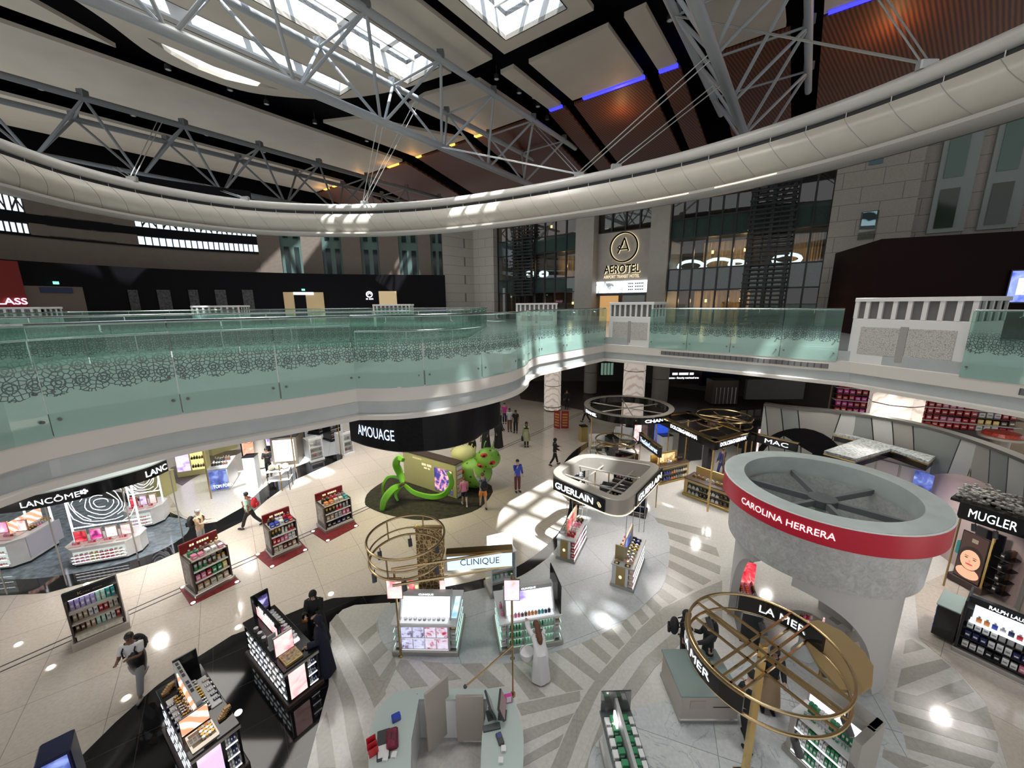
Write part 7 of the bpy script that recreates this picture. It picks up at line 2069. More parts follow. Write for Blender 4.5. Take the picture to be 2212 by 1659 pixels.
arc_sign(lr, LR + 0.03, aL0 - 0.12, aL1, 0.02, 0.34, 'LA MER', LC, [(t0, t1)], None, M_BLACKG)
i0, i1 = math.radians(78), math.radians(8)
pts = [((LR - 0.03) * math.cos(i0 + (i1 - i0) * k / 24), (LR - 0.03) * math.sin(i0 + (i1 - i0) * k / 24)) for k in range(25)]
sp = MB().sweep(pts, [(0, 0.02), (0, 0.34), (-0.06, 0.34), (-0.06, 0.02)]).build('sign_panel', M_BLACKG, lr)
ta, tb_ = math.radians(60), math.radians(22)
lettering('LA MER', lambda u, v: ((LR - 0.045) * math.cos(ta + (tb_ - ta) * u), (LR - 0.045) * math.sin(ta + (tb_ - ta) * u), 0.10 + 0.15 * v), M_LETW, sp, bold=0.01)
for k in range(5):
 a = math.radians(-100 + 52 * k)
 spot_head(lr, (LR - 0.05) * math.cos(a), (LR - 0.05) * math.sin(a), -0.02)
g0 = at_z(1760, 1345, 2.6); lob = [at_z(x, y, 2.55) for x, y in ((1770, 1340), (1820, 1365), (1868, 1410), (1887, 1440), (1884, 1480), (1862, 1496), (1815, 1490), (1770, 1440), (1735, 1380), (1735, 1345))]
gl_ = empty('gold_canopy', (g0.x, g0.y, 2.5), 0, 'matt gold leaf-shaped canopy behind the gold ring, below the silver drum', 'canopy')
MB().prism([(p.x - g0.x, p.y - g0.y) for p in lob], 0.0, 0.06).build('canopy_plate', mat('bronze_gold_leaf', (0.34, 0.24, 0.11), 0.4, 0.3), gl_)
MB().lathe([(0.04, -2.5), (0.04, 0.0)], 12, (0.25, -0.05, 0)).build('canopy_post', M_GOLD, gl_, True)
a, b = at_z(1468, 1561), at_z(1592, 1561)
r, w = frame3('service_counter', 'low taupe counter with pale glass top left of the gold ring', 'shop counter', a, b)
Hc = height_at(1472, 1500, a); d = 1.05
MB().bbox(-0.02, w + 0.02, -0.02, d + 0.02, 0, 0.10, 0.02).build('plinth', M_METAL, r)
MB().bbox(0, w, 0, d, 0.1, Hc - 0.04, 0.02).build('counter_body', mat('rose_taupe_panel', (0.46, 0.40, 0.36), 0.28), r)
MB().bbox(-0.03, w + 0.03, -0.03, d + 0.03, Hc - 0.04, Hc, 0.01).build('counter_top', mat('smoked_mint_glass', (0.24, 0.30, 0.29), 0.08), r)
MB().box(w * 0.55, w * 0.95, -0.01, 0.0, Hc * 0.55, Hc * 0.57).build('drawer_line', M_SLOT, r)
MB().box(w * 0.15, w * 0.42, -0.006, 0.0, Hc * 0.5, Hc * 0.78).build('door_panel', mat('door_rose_taupe', (0.43, 0.37, 0.335), 0.3), r)
bk = empty('shopping_basket', mat_of(r) @ Vector((w * 0.55, d * 0.55, Hc)), r.rotation_euler.z, 'dark green shopping basket on the taupe counter', 'basket')
m = MB()
for z, k in ((0.0, 0.8), (0.18, 1.0)):
 m.tube([(-0.17 * k, -0.12 * k, z + 0.012), (0.17 * k, -0.12 * k, z + 0.012), (0.17 * k, 0.12 * k, z + 0.012), (-0.17 * k, 0.12 * k, z + 0.012)], 0.012, 6, closed=True)
m.add([(-0.136, -0.096, 0.01), (0.136, -0.096, 0.01), (0.136, 0.096, 0.01), (-0.136, 0.096, 0.01), (-0.165, -0.115, 0.18), (0.165, -0.115, 0.18), (0.165, 0.115, 0.18), (-0.165, 0.115, 0.18)], [(0, 1, 2, 3), (0, 1, 5, 4), (1, 2, 6, 5), (2, 3, 7, 6), (3, 0, 4, 7)])
m.build('basket_shell', cmat('green'), bk)
MB().tube([(-0.17, 0, 0.18), (-0.15, 0, 0.3), (0.15, 0, 0.3), (0.17, 0, 0.18)], 0.01, 6).build('basket_handle', M_STEELD, bk, True)
a, b = at_z(1752, 1700), at_z(1905, 1480, 1.6)
A = at_z(1893, 1720, 0.0);
qa, qb = at_z(1750, 1465, 1.45), at_z(1893, 1575, 1.45)
qa.z = qb.z = 0
dv = (qb - qa).normalized()
r, w = frame3('cream_gondola', 'long grey-white gondola with green cream cartons and LA MER header under the gold ring', 'display shelf', qa, qb)
H_ = 1.42
MB().bbox(-0.04, w + 0.04, -0.55, 0.34, 0, 0.12, 0.02).build('plinth', M_METAL, r)
MB().bbox(0, w, 0.0, 0.30, 0.12, H_, 0.01).build('back_wall', mat('warm_grey_laminate', (0.44, 0.41, 0.375), 0.4), r)
for x in (0, w - 0.1):
 MB().bbox(x, x + 0.1, -0.5, 0.0, 0.12, 0.95 if x > 0 else 0.95, 0.01).build('end_cheek', MATS['warm_grey_laminate'], r)
MB().box(w - 0.1, w + 0.02, -0.5, 0.3, 0.12, H_).build('end_panel', MATS['warm_grey_laminate'], r)
for z in (0.16, 0.42, 0.68):
 s = MB().bbox(0.1, w - 0.1, -0.5, 0.0, z - 0.02, z, 0.004).build('shelf', M_SHWHITE, r)
 MB().box(0.1, w - 0.1, -0.508, -0.5, z - 0.02, z + 0.012).build('light_strip', M_LEDS, s)
 row(r, 'perfume_carton', ['white', 'green', 'white', 'green', 'white'], 0.12, w - 0.12, -0.42, z, 13, 0.17, 'on the shelves of the gondola below the gold ring', 0.1)
MB().bbox(0.0, w, -0.5, 0.0, 0.93, 0.96, 0.004).build('counter_top', M_SHWHITE, r)
row(r, 'cream_jar', ['green', 'white', 'green', 'mint'], 0.14, w - 0.16, -0.36, 0.96, 14, 0.09, 'in front on the counter of the gondola below the gold ring', 0.09)
row(r, 'perfume_carton', ['green', 'white', 'green', 'green'], 0.14, w - 0.16, -0.2, 0.96, 12, 0.2, 'behind on the counter of the gondola below the gold ring', 0.09)
MB().box(0.05, w - 0.12, -0.012, 0.0, 1.0, 1.24).build('lit_back_panel', P_WHITE, r)
hd = MB().box(0.0, w, -0.06, 0.0, 1.26, H_).build('header', MATS['warm_grey_laminate'], r)
flat_text('LA MER', w * 0.35, w * 0.62, -0.066, 1.29, 1.38, M_LETW, hd, bold=0.01)
a, b = at_z(1297, 1600, 0.9), at_z(1367, 1600, 0.9)
qa, qb = at_z(1318, 1720, 0.9), at_z(1300, 1510, 0.9)
qa.z = qb.z = 0
P0, P1 = at_z(1299, 1492, 1.3), at_z(1363, 1490, 1.3); P0.z = P1.z = 0
L0 = at_z(1345, 1760, 1.3); L0.z = 0
r, w = frame3('green_carton_case', 'narrow counter of green and white cartons with a glass end at the bottom centre', 'display shelf', P0, P1)
d = 1.9
MB().bbox(0, w, -d, 0.0, 0, 0.12, 0.01).build('plinth', M_METAL, r)
MB().bbox(0.06, w - 0.06, -d, -0.02, 0.12, 0.80, 0.01).build('case_body', M_SHWHITE, r)
MB().bbox(-0.02, w + 0.02, -d, 0.0, 0.80, 0.84, 0.01).build('counter_top', mat('dark_mirror_top', (0.12, 0.14, 0.14), 0.05), r)
MB().box(0, w, -0.03, 0.0, 0.84, 1.30).build('glass_end', mat('smoky_mirror', (0.35, 0.35, 0.34), 0.06, 0.8), r)
MB().bbox(w * 0.44, w * 0.54, -d, -0.03, 0.84, 1.16, 0.004).build('divider', M_SHGREY, r)
MB().box(w * 0.3, w * 0.36, -0.45, -0.25, 0.84, 1.15).build('lit_column', emis('pink_white_lamp', (1, 0.9, 0.95), 2), r)
for k in range(9):
 y = -0.25 - k * 0.18
 goods(r, 'perfume_carton', 'green', w * 0.30, y, 0.84, 0.11, 0.1, 0.14, 'left of the divider in the narrow green carton counter')
 goods(r, 'gift_box', 'white', w * 0.12, y, 0.84, 0.10, 0.13, 0.07, 'left of the divider in the narrow green carton counter')
 goods(r, 'perfume_carton', 'green', w * 0.68, y, 0.84, 0.11, 0.1, 0.14, 'right of the divider in the narrow green carton counter')
 goods(r, 'gift_box', 'white', w * 0.90, y, 0.84, 0.09, 0.13, 0.07, 'right of the divider in the narrow green carton counter')
# white cash desk at the bottom centre
rim = [at_z(x, y, 0.95) for x, y in ((800, 1720), (796, 1640), (800, 1580), (820, 1530), (850, 1500), (885, 1491), (920, 1492), (960, 1489), (1060, 1489), (1098, 1494), (1118, 1540), (1131, 1600), (1128, 1680), (1120, 1720))]
c0 = at_z(960, 1600, 0); r = empty('cash_desk', (c0.x, c0.y, 0), 0, 'white horseshoe cash desk with taupe screens and mint glass top at the bottom centre', 'cash desk')
outer = [(p.x - c0.x, p.y - c0.y) for p in catmull(rim, 3)]
inner = [(p.x - c0.x, p.y - c0.y) for p in [at_z(x, y, 0.95) for x, y in ((886, 1720), (889, 1600), (905, 1512), (1056, 1512), (1041, 1590), (1036, 1720))]]
def ring_poly(outer, inner): return outer + inner[::-1]
MB().prism(ring_poly(outer, inner), 0.92, 0.97).build('desk_top', mat('mint_white_glass', (0.52, 0.60, 0.57), 0.12), r)
sc = lambda P, f: [(x * f, y * f) for x, y in P]
MB().prism(ring_poly(sc(outer, 0.97), sc(inner, 1.03)), 0.0, 0.92).build('desk_body', M_SHWHITE, r)
def loc(x, y, z):
 p = at_z(x, y, z); return Vector((p.x - c0.x, p.y - c0.y, z))
def screen_panel(a, b, z0, z1, th=0.05):
 t = (b - a); L_ = Vector((t.x, t.y, 0)).length; an = math.atan2(t.y, t.x)
 M = Matrix.Translation((a.x, a.y, 0)) @ Matrix.Rotation(an, 4, 'Z')
 MB().bbox(0, L_, 0, th, z0, z1, 0.006, M).build('screen_panel', mat('warm_taupe_screen', (0.43, 0.385, 0.335), 0.4), r)
screen_panel(loc(918, 1502, 1.45), loc(968, 1460, 1.45), 0.1, 1.45)
screen_panel(loc(984, 1503, 1.2), loc(1044, 1503, 1.2), 0.1, 1.18)
MB().box(0, 0.02, 0, 0.02, 0, 0.01, Matrix.Translation(loc(900, 1500, 1.0))).build('desk_clip', M_METAL, r)
def desk_thing(name, label, cat, px, py, rz=0.0, z=0.971):
 p = at_z(px, py, 0.97); return empty(name, (p.x, p.y, z), rz, label, cat)
for i, (px, py, rz, c) in enumerate(((1060, 1545, 1.9, 'cream'), (1085, 1545, 1.5, 'red'))):
 t_ = desk_thing('till_monitor', 'black till monitor on the cash desk, %s of the two' % ('left one' if i == 0 else 'right one, with pinkish screen'), 'monitor', px, py, rz)
 MB().bbox(-0.1, 0.1, -0.08, 0.08, 0, 0.02, 0.01).build('foot', M_LAMPB, t_)
 MB().tube([(0, 0, 0.02), (0, 0.03, 0.2)], 0.02, 8).build('stand', M_LAMPB, t_)
 Mt = Matrix.Translation((0, 0, 0.24)) @ Matrix.Rotation(-0.35, 4, 'X')
 MB().bbox(-0.2, 0.2, -0.02, 0.02, -0.14, 0.16, 0.01, Mt).build('monitor_body', M_LAMPB, t_)
 MB().box(-0.18, 0.18, -0.024, -0.02, -0.12, 0.14, Mt).build('monitor_screen', mat('dim_screen_' + c, (0.3, 0.3, 0.32) if i == 0 else (0.42, 0.27, 0.28), 0.1), t_)
t_ = desk_thing('card_terminal', 'black card terminal on its stand on the right arm of the cash desk', 'card terminal', 1080, 1598, 0.4)
MB().bbox(-0.05, 0.05, -0.1, 0.1, 0, 0.05, 0.01).build('terminal_body', M_LAMPB, t_)
MB().box(-0.035, 0.035, 0.0, 0.08, 0.05, 0.053).build('terminal_screen', mat('dim_blue', (0.1, 0.12, 0.3), 0.1), t_)
t_ = desk_thing('keyboard', 'black keyboard below the till monitors on the cash desk', 'keyboard', 1062, 1572, 0.2)
MB().bbox(-0.16, 0.16, -0.06, 0.06, 0, 0.02, 0.006).build('keyboard_body', M_LAMPB, t_)
MB().box(-0.15, 0.15, -0.05, 0.05, 0.02, 0.024).build('keys', M_STEELD, t_)
t_ = desk_thing('blue_scanner', 'blue box device on the dark tray at the left of the cash desk', 'device', 856, 1553, 0.5)
MB().bbox(-0.08, 0.08, -0.06, 0.06, 0, 0.09, 0.015).build('device_body', cmat('blue'), t_)
MB().box(-0.05, 0.05, -0.062, -0.06, 0.02, 0.07).build('device_front', mat('dim_blue', (0.1, 0.12, 0.3), 0.1), t_)
t_ = desk_thing('maroon_bag', 'maroon patterned folder standing in the dark tray of the cash desk', 'bag', 848, 1600, 0.3)
MB().bbox(-0.10, 0.10, -0.16, 0.16, 0, 0.12, 0.03).build('bag_body', mat('maroon_print', (0.16, 0.01, 0.03), 0.6, noise=0.6, nscale=14), t_)
MB().tube([(-0.02, -0.05, 0.12), (-0.02, -0.03, 0.17), (-0.02, 0.03, 0.17), (-0.02, 0.05, 0.12)], 0.008, 6).build('bag_handle', M_LAMPB, t_)
t_ = desk_thing('dark_tray', 'open black tray of papers on the left arm of the cash desk', 'tray', 830, 1605, 0.3)
MB().bbox(-0.12, 0.1, -0.28, 0.22, 0, 0.03, 0.01).build('tray_base', M_LAMPB, t_)
MB().box(-0.1, 0.08, -0.25, -0.05, 0.03, 0.034).build('papers', cmat('white'), t_)
t_ = desk_thing('red_card_holder', 'bright red card holder at the lower left of the cash desk', 'card holder', 808, 1632, 0.6)
for k in range(3):
 MB().bbox(-0.08, 0.08, -0.01 + 0.07 * k, 0.005 + 0.07 * k, 0, 0.16 + 0.05 * k, 0.003).build('red_card', cmat('red'), t_)
for i, (px, py) in enumerate(((833, 1640), (852, 1633), (1088, 1620), (1082, 1645))):
 goods(desk_thing('x', None, None, px, py) if False else empty('tmp', (0, 0, 0), 0), 'gift_box', 'white', at_z(px, py, 0.97).x, at_z(px, py, 0.97).y, 0.971, 0.09, 0.09, 0.05, 'small, standing on the white cash desk')
for o in [o for o in COL.objects if o.name.startswith('tmp')]: bpy.data.objects.remove(o)
t_ = desk_thing('pink_card_box', 'magenta counter card box beside the till monitors', 'card holder', 1098, 1513, 0.2)
MB().bbox(-0.07, 0.07, -0.05, 0.05, 0, 0.12, 0.01).build('box_body', cmat('magenta'), t_)
MB().box(-0.04, 0.05, -0.056, -0.05, 0.02, 0.14).build('box_card', cmat('white'), t_)
pA = at_z(1110, 1560, 0.0); base = Vector((0.0, 6.55, 0)); base = at_z(1108, 1500, 0.97); base.z = 0
r = empty('brass_rail', base, 0, 'thin brass pole with a slanting brass arm rising from the cash desk', 'pole')
zt = height_at(1102, 1393, base)
MB().tube([(0, 0, 0.97), (0, 0, zt)], 0.018, 8).build('upright', M_GOLDD, r, True)
en = at_z(1005, 1483, zt - 0.75); MB().tube([(0, 0, zt - 0.02), (en.x - base.x, en.y - base.y, zt - 0.75)], 0.018, 8).build('slanting_arm', M_GOLDD, r, True)
MB().lathe([(0.05, 0.94), (0.05, 1.0)], 10).build('rail_collar', M_GOLDD, r)
MB().ball((en.x - base.x, en.y - base.y, zt - 0.75), 0.04, n=8, m=6).build('arm_knob', M_LAMPB, r, True)
# rounded square canopy with GUERLAIN signs and its counters
cz = 2.5; ch = 0.5
corners = [at_z(1183, 1022, 3.0), at_z(1260, 978, 3.0), at_z(1432, 1003, 3.0), at_z(1345, 1090, 3.0)]
cc = sum(corners, Vector()) / 4; cc.z = 0
gc = empty('shop_canopy', (cc.x, cc.y, cz), 0, 'champagne rounded-square canopy ring with GUERLAIN signs on two sides', 'canopy')
def rounded(C, rad, n=7):
 out = []; N_ = len(C)
 for i in range(N_):
  p, a, b = C[i], C[i - 1], C[(i + 1) % N_]
  u = (a - p).normalized(); v = (b - p).normalized()
  s, e = p + u * rad, p + v * rad
  for k in range(n + 1):
   t = k / n; out.append((1 - t) ** 2 * s + 2 * t * (1 - t) * p + t * t * e)
 return out
rel = [Vector((p.x - cc.x, p.y - cc.y, 0)) * 1.03 for p in corners]
order = [rel[3], rel[2], rel[1], rel[0]]      # near, right, far, left: counter-clockwise
path = rounded(order, 0.75)
M_CHAMP = mat('champagne_metal', (0.50, 0.455, 0.40), 0.32, 0.45)
MB().sweep(path, [(0, 0.02), (0, ch), (-0.02, ch + 0.02), (-0.28, ch + 0.02), (-0.3, ch), (-0.3, 0.0), (-0.02, 0.0)], closed=True).build('canopy_ring', M_CHAMP, gc, True)
MB().sweep(path, [(0.004, 0.0), (0.02, 0.0), (0.02, 0.025), (0.004, 0.025)], closed=True).build('glow_edge', emis('warm_glow_edge', (1.0, 0.82, 0.55), 1.5), gc)
for f in (0.3, 0.7):
 a = order[0].lerp(order[3], f); b = order[1].lerp(order[2], f)
 MB().tube([a * 0.93 + Vector((0, 0, 0.2)), b * 0.93 + Vector((0, 0, 0.2))], 0.03, 6).build('cross_bar', M_CHAMP, gc)
 a = order[0].lerp(order[1], f); b = order[3].lerp(order[2], f)
 MB().tube([a * 0.93 + Vector((0, 0, 0.26)), b * 0.93 + Vector((0, 0, 0.26))], 0.03, 6).build('cross_bar', M_CHAMP, gc)
def side_sign(p, q, f0, f1, text, emblem=False):
 d_ = (q - p); d_.normalize(); n_ = Vector((d_.y, -d_.x, 0)); L_ = (q - p).length
 a, b = p + d_ * L_ * f0 + n_ * 0.01, p + d_ * L_ * f1 + n_ * 0.01
 M = Matrix(((d_.x, -n_.x, 0, a.x), (d_.y, -n_.y, 0, a.y), (0, 0, 1, 0), (0, 0, 0, 1)))
 W_ = (b - a).length
 pl = MB().bbox(0, W_, -0.03, 0.02, 0.06, ch - 0.04, 0.01, M).build('sign_panel', M_BLACKG, gc)
 lettering(text, lambda u, v: M @ Vector((W_ * (0.05 + (0.75 if emblem else 0.9) * u), -0.036, 0.15 + 0.22 * v)), M_LETW, pl, bold=0.025)
 if emblem:
  em = MB()
  for k in range(3):
   em.tube([M @ Vector((W_ * (0.91 + 0.022 * math.cos(t * PI / 4) + 0.012 * (k - 1)), -0.04, 0.27 + 0.045 * math.sin(t * PI / 4) - 0.03 * k)) for t in range(8)], 0.008, 5, closed=True)
  em.build('emblem', M_LETWARM, pl)
side_sign(order[3], order[0], 0.12, 0.80, 'GUERLAIN', True)
side_sign(order[0], order[1], 0.26, 0.92, 'GUERLAIN')
for (px, py) in ((1228, 1205), (1352, 1262), (1385, 1150), (1262, 1130)):
 p = at_z(px, py) - cc; p.z = 0
 lim = Vector((p.x, p.y, 0))
 MB().box(p.x - 0.1, p.x - 0.085, p.y - 0.01, p.y + 0.01, -cz, 0.2).box(p.x + 0.085, p.x + 0.1, p.y - 0.01, p.y + 0.01, -cz, 0.2).build('glass_post', M_STEEL, gc)
def champagne_counter(pl, pr, Hx, d, label, phrase, cards):
 a, b = at_z(*pl), at_z(*pr)
 r, w = frame3('perfume_counter', label, 'shop counter', a, b, 'perfume counters below the rounded canopy')
 Hc = height_at(Hx[0], Hx[1], a)
 MB().bbox(-0.04, w + 0.04, -0.04, d + 0.04, 0, 0.1, 0.02).build('plinth', M_METAL, r)
 MB().bbox(0.0, w * 0.75, 0, d, 0.1, Hc - 0.04, 0.01).build('counter_body', M_SHWHITE, r)
 MB().box(w * 0.2, w * 0.62, -0.02, 0, 0.1, Hc - 0.05).build('gold_front', mat('matt_gold_front', (0.42, 0.30, 0.13), 0.35, 0.5), r)
 MB().ball((w * 0.41, -0.02, Hc * 0.5), 0.05, 0.01, 0.06, 8, 6).build('emblem', M_LETWARM, r)
 MB().bbox(-0.03, w + 0.03, -0.03, d + 0.03, Hc - 0.04, Hc, 0.008).build('counter_top', M_SHGREY, r)
 for k in range(3):
  z = 0.13 + k * (Hc - 0.18) / 3
  s = MB().box(w * 0.75, w, 0.02, d - 0.02, z - 0.02, z).build('side_shelf', M_SHWHITE, r)
  MB().box(w - 0.01, w + 0.003, 0.02, d - 0.02, z - 0.02, z + 0.02).build('light_strip', M_LEDS, s)
  col_y(r, 'perfume_carton', cards, w * 0.88, 0.04, d - 0.04, z, 9, 0.17, 'on the side shelves of the ' + phrase, 0.1)
 MB().bbox(w * 0.3, w * 0.38, 0.3, d, Hc, Hc + 0.5, 0.01).build('divider_panel', mat('peach_panel', (0.75, 0.5, 0.33), 0.4), r)
 MB().box(w * 0.38, w * 0.395, 0.4, d * 0.75, Hc + 0.1, Hc + 0.42).build('divider_picture', P_RED if 'white' in cards else P_BLUE, r)
 for i in range(2):
  col_y(r, 'perfume_bottle', cards, w * (0.55 + 0.22 * i), 0.15, d - 0.1, Hc, 8, 0.14, 'on top of the ' + phrase, 0.07)
 col_y(r, 'perfume_bottle', ['white', 'gold', 'pink'], w * 0.14, 0.2, d - 0.1, Hc, 6, 0.13, 'on the left half of the top of the ' + phrase, 0.07)
 return r, w, Hc
champagne_counter((1203, 1206), (1240, 1217), (1203, 1160), 1.5, 'white and gold perfume counter with red picture below the left of the rounded canopy', 'red-picture perfume counter', ['red', 'white', 'pink', 'black'])
r, w, Hc = champagne_counter((1320, 1264), (1366, 1280), (1320, 1215), 1.7, 'white and gold perfume counter with blue picture below the right of the rounded canopy', 'blue-picture perfume counter', ['peach', 'cream', 'gold', 'navy'])
MB().bbox(0.02, w * 0.6, 0.22, 0.25, Hc, Hc + 0.5, 0.004).build('gold_sign', mat('dull_gold_board', (0.38, 0.30, 0.15), 0.35, 0.4), r)
for x in (0.12, 0.45):
 MB().bbox(x - 0.08, x + 0.08, 0.0, 0.14, Hc, Hc + 0.01, 0.004).build('display_foot', M_BROWNK, r)
 MB().lathe([(0.05, Hc + 0.01), (0.02, Hc + 0.05), (0.03, Hc + 0.16)], 10, (x, 0.07, 0)).build('gold_flacon', M_GOLD, r)
def black_wall_unit(pl, pr, H_, d, label, phrase, cols, kinds=('perfume_carton',), cat='display shelf', hdr=True, body=None, txt=None, n=8, tiers=3, lit=True, z00=0.2, rise=None):
 a, b = at_z(*pl), at_z(*pr)
 r, w = frame3('perfume_display', label, cat, a, b)
 zs = [z00 + (H_ - 0.15 - z00) * k / tiers for k in range(tiers)]
 shelf_unit(r, w, d, H_, zs, body or M_SHBLACK, header=0.14 if hdr else None, hm=body or M_SHBLACK, base_h=0.12, base_m=body or M_BROWNK, lit=lit, text=txt, tsize=0.5)
 for i, z in enumerate(zs):
  row(r, kinds[i % len(kinds)], cols[i % len(cols)], 0.06, w - 0.06, d * 0.4, z, n, min(0.2, (H_ - z00) / tiers * 0.62), 'on shelf %s of the %s' % (('one', 'two', 'three', 'four')[i], phrase), 0.12)
 return r, w
black_wall_unit((1293, 1098), (1392, 1120), 0.95, 0.7, 'low black display of dark bottles behind the rounded canopy counters', 'low black display below the canopy', [['navy', 'silver', 'navy'], ['black', 'silver', 'navy']], ('perfume_bottle',), tiers=2, n=11)
black_wall_unit((1325, 1040), (1368, 1052), 1.5, 0.5, 'black display of pink and blue perfume cartons seen through the rounded canopy', 'pink and blue display', [['pink', 'navy', 'black'], ['navy', 'silver', 'pink'], ['pink', 'white', 'lilac']], n=6)
black_wall_unit((1236, 1090), (1262, 1092), 2.0, 0.5, 'tall black perfume tower with curved base left behind the rounded canopy', 'tall black tower', [['black', 'white'], ['silver', 'black']], n=4, lit=False)
# farther perfume shops: black ring, gold canopy, thin ring, signs
def ring_canopy(C, R_, z0, z1, label, name, signs, m, thin=False, posts=()):
 r = empty(name, (C.x, C.y, z0), 0, label, 'canopy frame')
 h = z1 - z0
 pts = circ(R_, 0, 48)
 if thin:
  for z in (0, h): MB().tube(circ(R_, z, 48), 0.035, 6, closed=True).build('ring_tube', M_GOLDD, r, True)
 else:
  MB().lathe([(R_, 0), (R_, h), (R_ - 0.22, h), (R_ - 0.22, 0), (R_, 0)], 48, caps=False).build('ring_body', m, r, True)
  MB().lathe([(R_ + 0.02, h), (R_ + 0.02, h + 0.03), (R_ - 0.24, h + 0.03), (R_ - 0.24, h)], 48, caps=False).build('ring_cap', M_CHAMP, r, True)
 for k in range(3):
  a = k * PI / 3 + 0.4
  MB().tube([(R_ * math.cos(a), R_ * math.sin(a), h * 0.6), (-R_ * math.cos(a), -R_ * math.sin(a), h * 0.6)], 0.03, 6).build('cross_bar', M_CHAMP if not thin else M_GOLDD, r)
 for (t, q0, q1, zz, c) in signs:
  A0, A1 = fixang(ang_on(*q0, zz, C, R_), ang_on(*q1, zz, C, R_))
  if thin:
   pp = [(R_ * math.cos(A0 - 0.1 + (A1 - A0 + 0.2) * k / 16), R_ * math.sin(A0 - 0.1 + (A1 - A0 + 0.2) * k / 16)) for k in range(17)]
   MB().sweep(pp, [(0, 0), (0, h), (-0.05, h), (-0.05, 0)]).build('sign_panel', m, r)
  lettering(t, lambda u, v: ((R_ + 0.02) * math.cos(A0 + (A1 - A0) * u), (R_ + 0.02) * math.sin(A0 + (A1 - A0) * u), h * (0.27 + 0.46 * v)), c, r, bold=0.03)
 for a in posts:
  a = math.radians(a)
  MB().tube([(R_ * 0.97 * math.cos(a), R_ * 0.97 * math.sin(a), -z0), (R_ * 0.97 * math.cos(a), R_ * 0.97 * math.sin(a), 0)], 0.03, 6).build('post', M_GOLDD, r, True)
 return r
C1 = Vector((6.21, 19.95, 0))
ring_canopy(C1, 2.29, 2.85, 3.2, 'black ring canopy with white CHANEL letters and grey top edge', 'ring_canopy', [('CHANEL', (1266, 890), (1289, 903), 3.0, M_LETW), ('CHANEL', (1393, 911), (1442, 905), 3.0, M_LETW)], M_BLACKG, posts=(200, 320, 80))
C2 = Vector((10.27, 17.94, 0))
ring_canopy(C2, 1.21, 2.85, 3.2, 'thin bronze ring canopy with small dark AJMAL sign, farther right', 'ring_canopy', [('AJMAL', (1536, 888), (1550, 887), 3.0, mat('dim_gold_letter', (0.4, 0.25, 0.1), 0.4))], M_BROWNK, thin=True, posts=(250, 20))
C3 = Vector((4.7, 16.6, 0))
ring_canopy(C3, 0.9, 2.0, 2.5, 'polished brass hoop frame below the left of the black ring canopy', 'ring_canopy', [], M_GOLD, thin=True, posts=(180, 240, 330))
Q = [at_z(1462, 905, 3.15), at_z(1500, 888, 3.15), at_z(1618, 938, 3.15), at_z(1545, 957, 3.15)]
Q = [at_z(1417, 897, 3.1), at_z(1545, 955, 3.1), at_z(1618, 935, 3.1), at_z(1488, 889, 3.1)]
cc = sum(Q, Vector()) / 4; cc.z = 0
gcn = empty('gold_black_canopy', (cc.x, cc.y, 2.75), 0, 'long gold-edged black canopy with two white DOLCE & GABBANA signs', 'canopy')
rq = [Vector((p.x - cc.x, p.y - cc.y, 0)) for p in Q]
for i in range(4):
 a, b = rq[i], rq[(i + 1) % 4]
 MB().sweep([a, b], [(0, 0), (0, 0.33), (-0.2, 0.33), (-0.2, 0)]).build('fascia', M_BLACKG, gcn)
 MB().sweep([a, b], [(0.02, 0.33), (0.02, 0.38), (-0.24, 0.38), (-0.24, 0.33)]).build('gold_edge', M_GOLD, gcn)
 MB().tube([a * 0.97 + Vector((0, 0, -2.75)), a * 0.97], 0.04, 8).build('gold_post', M_GOLD, gcn, True)
for f in (0.33, 0.66):
 MB().tube([rq[0].lerp(rq[1], f) + Vector((0, 0, 0.3)), rq[3].lerp(rq[2], f) + Vector((0, 0, 0.3))], 0.03, 6).build('cross_bar', M_GOLD, gcn)
def plane_text(parent, a, b, f0, f1, z0, z1, text, m):
 d_ = (b - a); n_ = Vector((d_.y, -d_.x, 0)).normalized() * 0.02
 lettering(text, lambda u, v: a + d_ * (f0 + (f1 - f0) * u) + n_ + Vector((0, 0, z0 + (z1 - z0) * v)), m, parent, bold=0.03)
plane_text(gcn, rq[0], rq[1], 0.30, 0.75, 0.09, 0.26, 'DOLCE&GABBANA', M_LETW)
plane_text(gcn, rq[1], rq[2], 0.15, 0.92, 0.09, 0.26, 'DOLCE&GABBANA', M_LETW)
def bar_sign(pa, pb, z0, z1, label, text, f0, f1, tm=None, m=None, post=True, th=0.12, name='fascia_sign', cap=True):
 zz = (z0 + z1) / 2; a, b = at_z(*pa, zz), at_z(*pb, zz); a.z = b.z = 0
 r = empty(name, (a.x, a.y, z0), math.atan2(b.y - a.y, b.x - a.x), label, 'sign')
 w = (b - a).length
 MB().box(0, w, 0, th, 0, z1 - z0).build('sign_panel', m or M_BLACKG, r)
 if cap: MB().box(-0.02, w + 0.02, -0.02, th + 0.02, z1 - z0, z1 - z0 + 0.03).build('sign_cap', M_GOLD, r)
 flat_text(text, w * f0, w * f1, -0.012, (z1 - z0) * 0.24, (z1 - z0) * 0.76, tm or M_LETW, r, bold=0.02)
 if post:
  for x in (0.06, w - 0.06): MB().tube([(x, th / 2, -z0), (x, th / 2, 0)], 0.025, 6).build('post', M_GOLDD, r, True)
 return r, w
bar_sign((1622, 944), (1722, 968), 2.6, 2.95, 'black sign bar with white MAC letters right of the gold canopy', 'MAC', 0.32, 0.82)
bar_sign((1380, 945), (1424, 978), 2.3, 2.75, 'slanting black sign with pale blue script left of the gold canopy', 'YvesSaintLaurent', 0.08, 0.92, emis('pale_blue_letter', (0.6, 0.75, 1.0), 1.6))
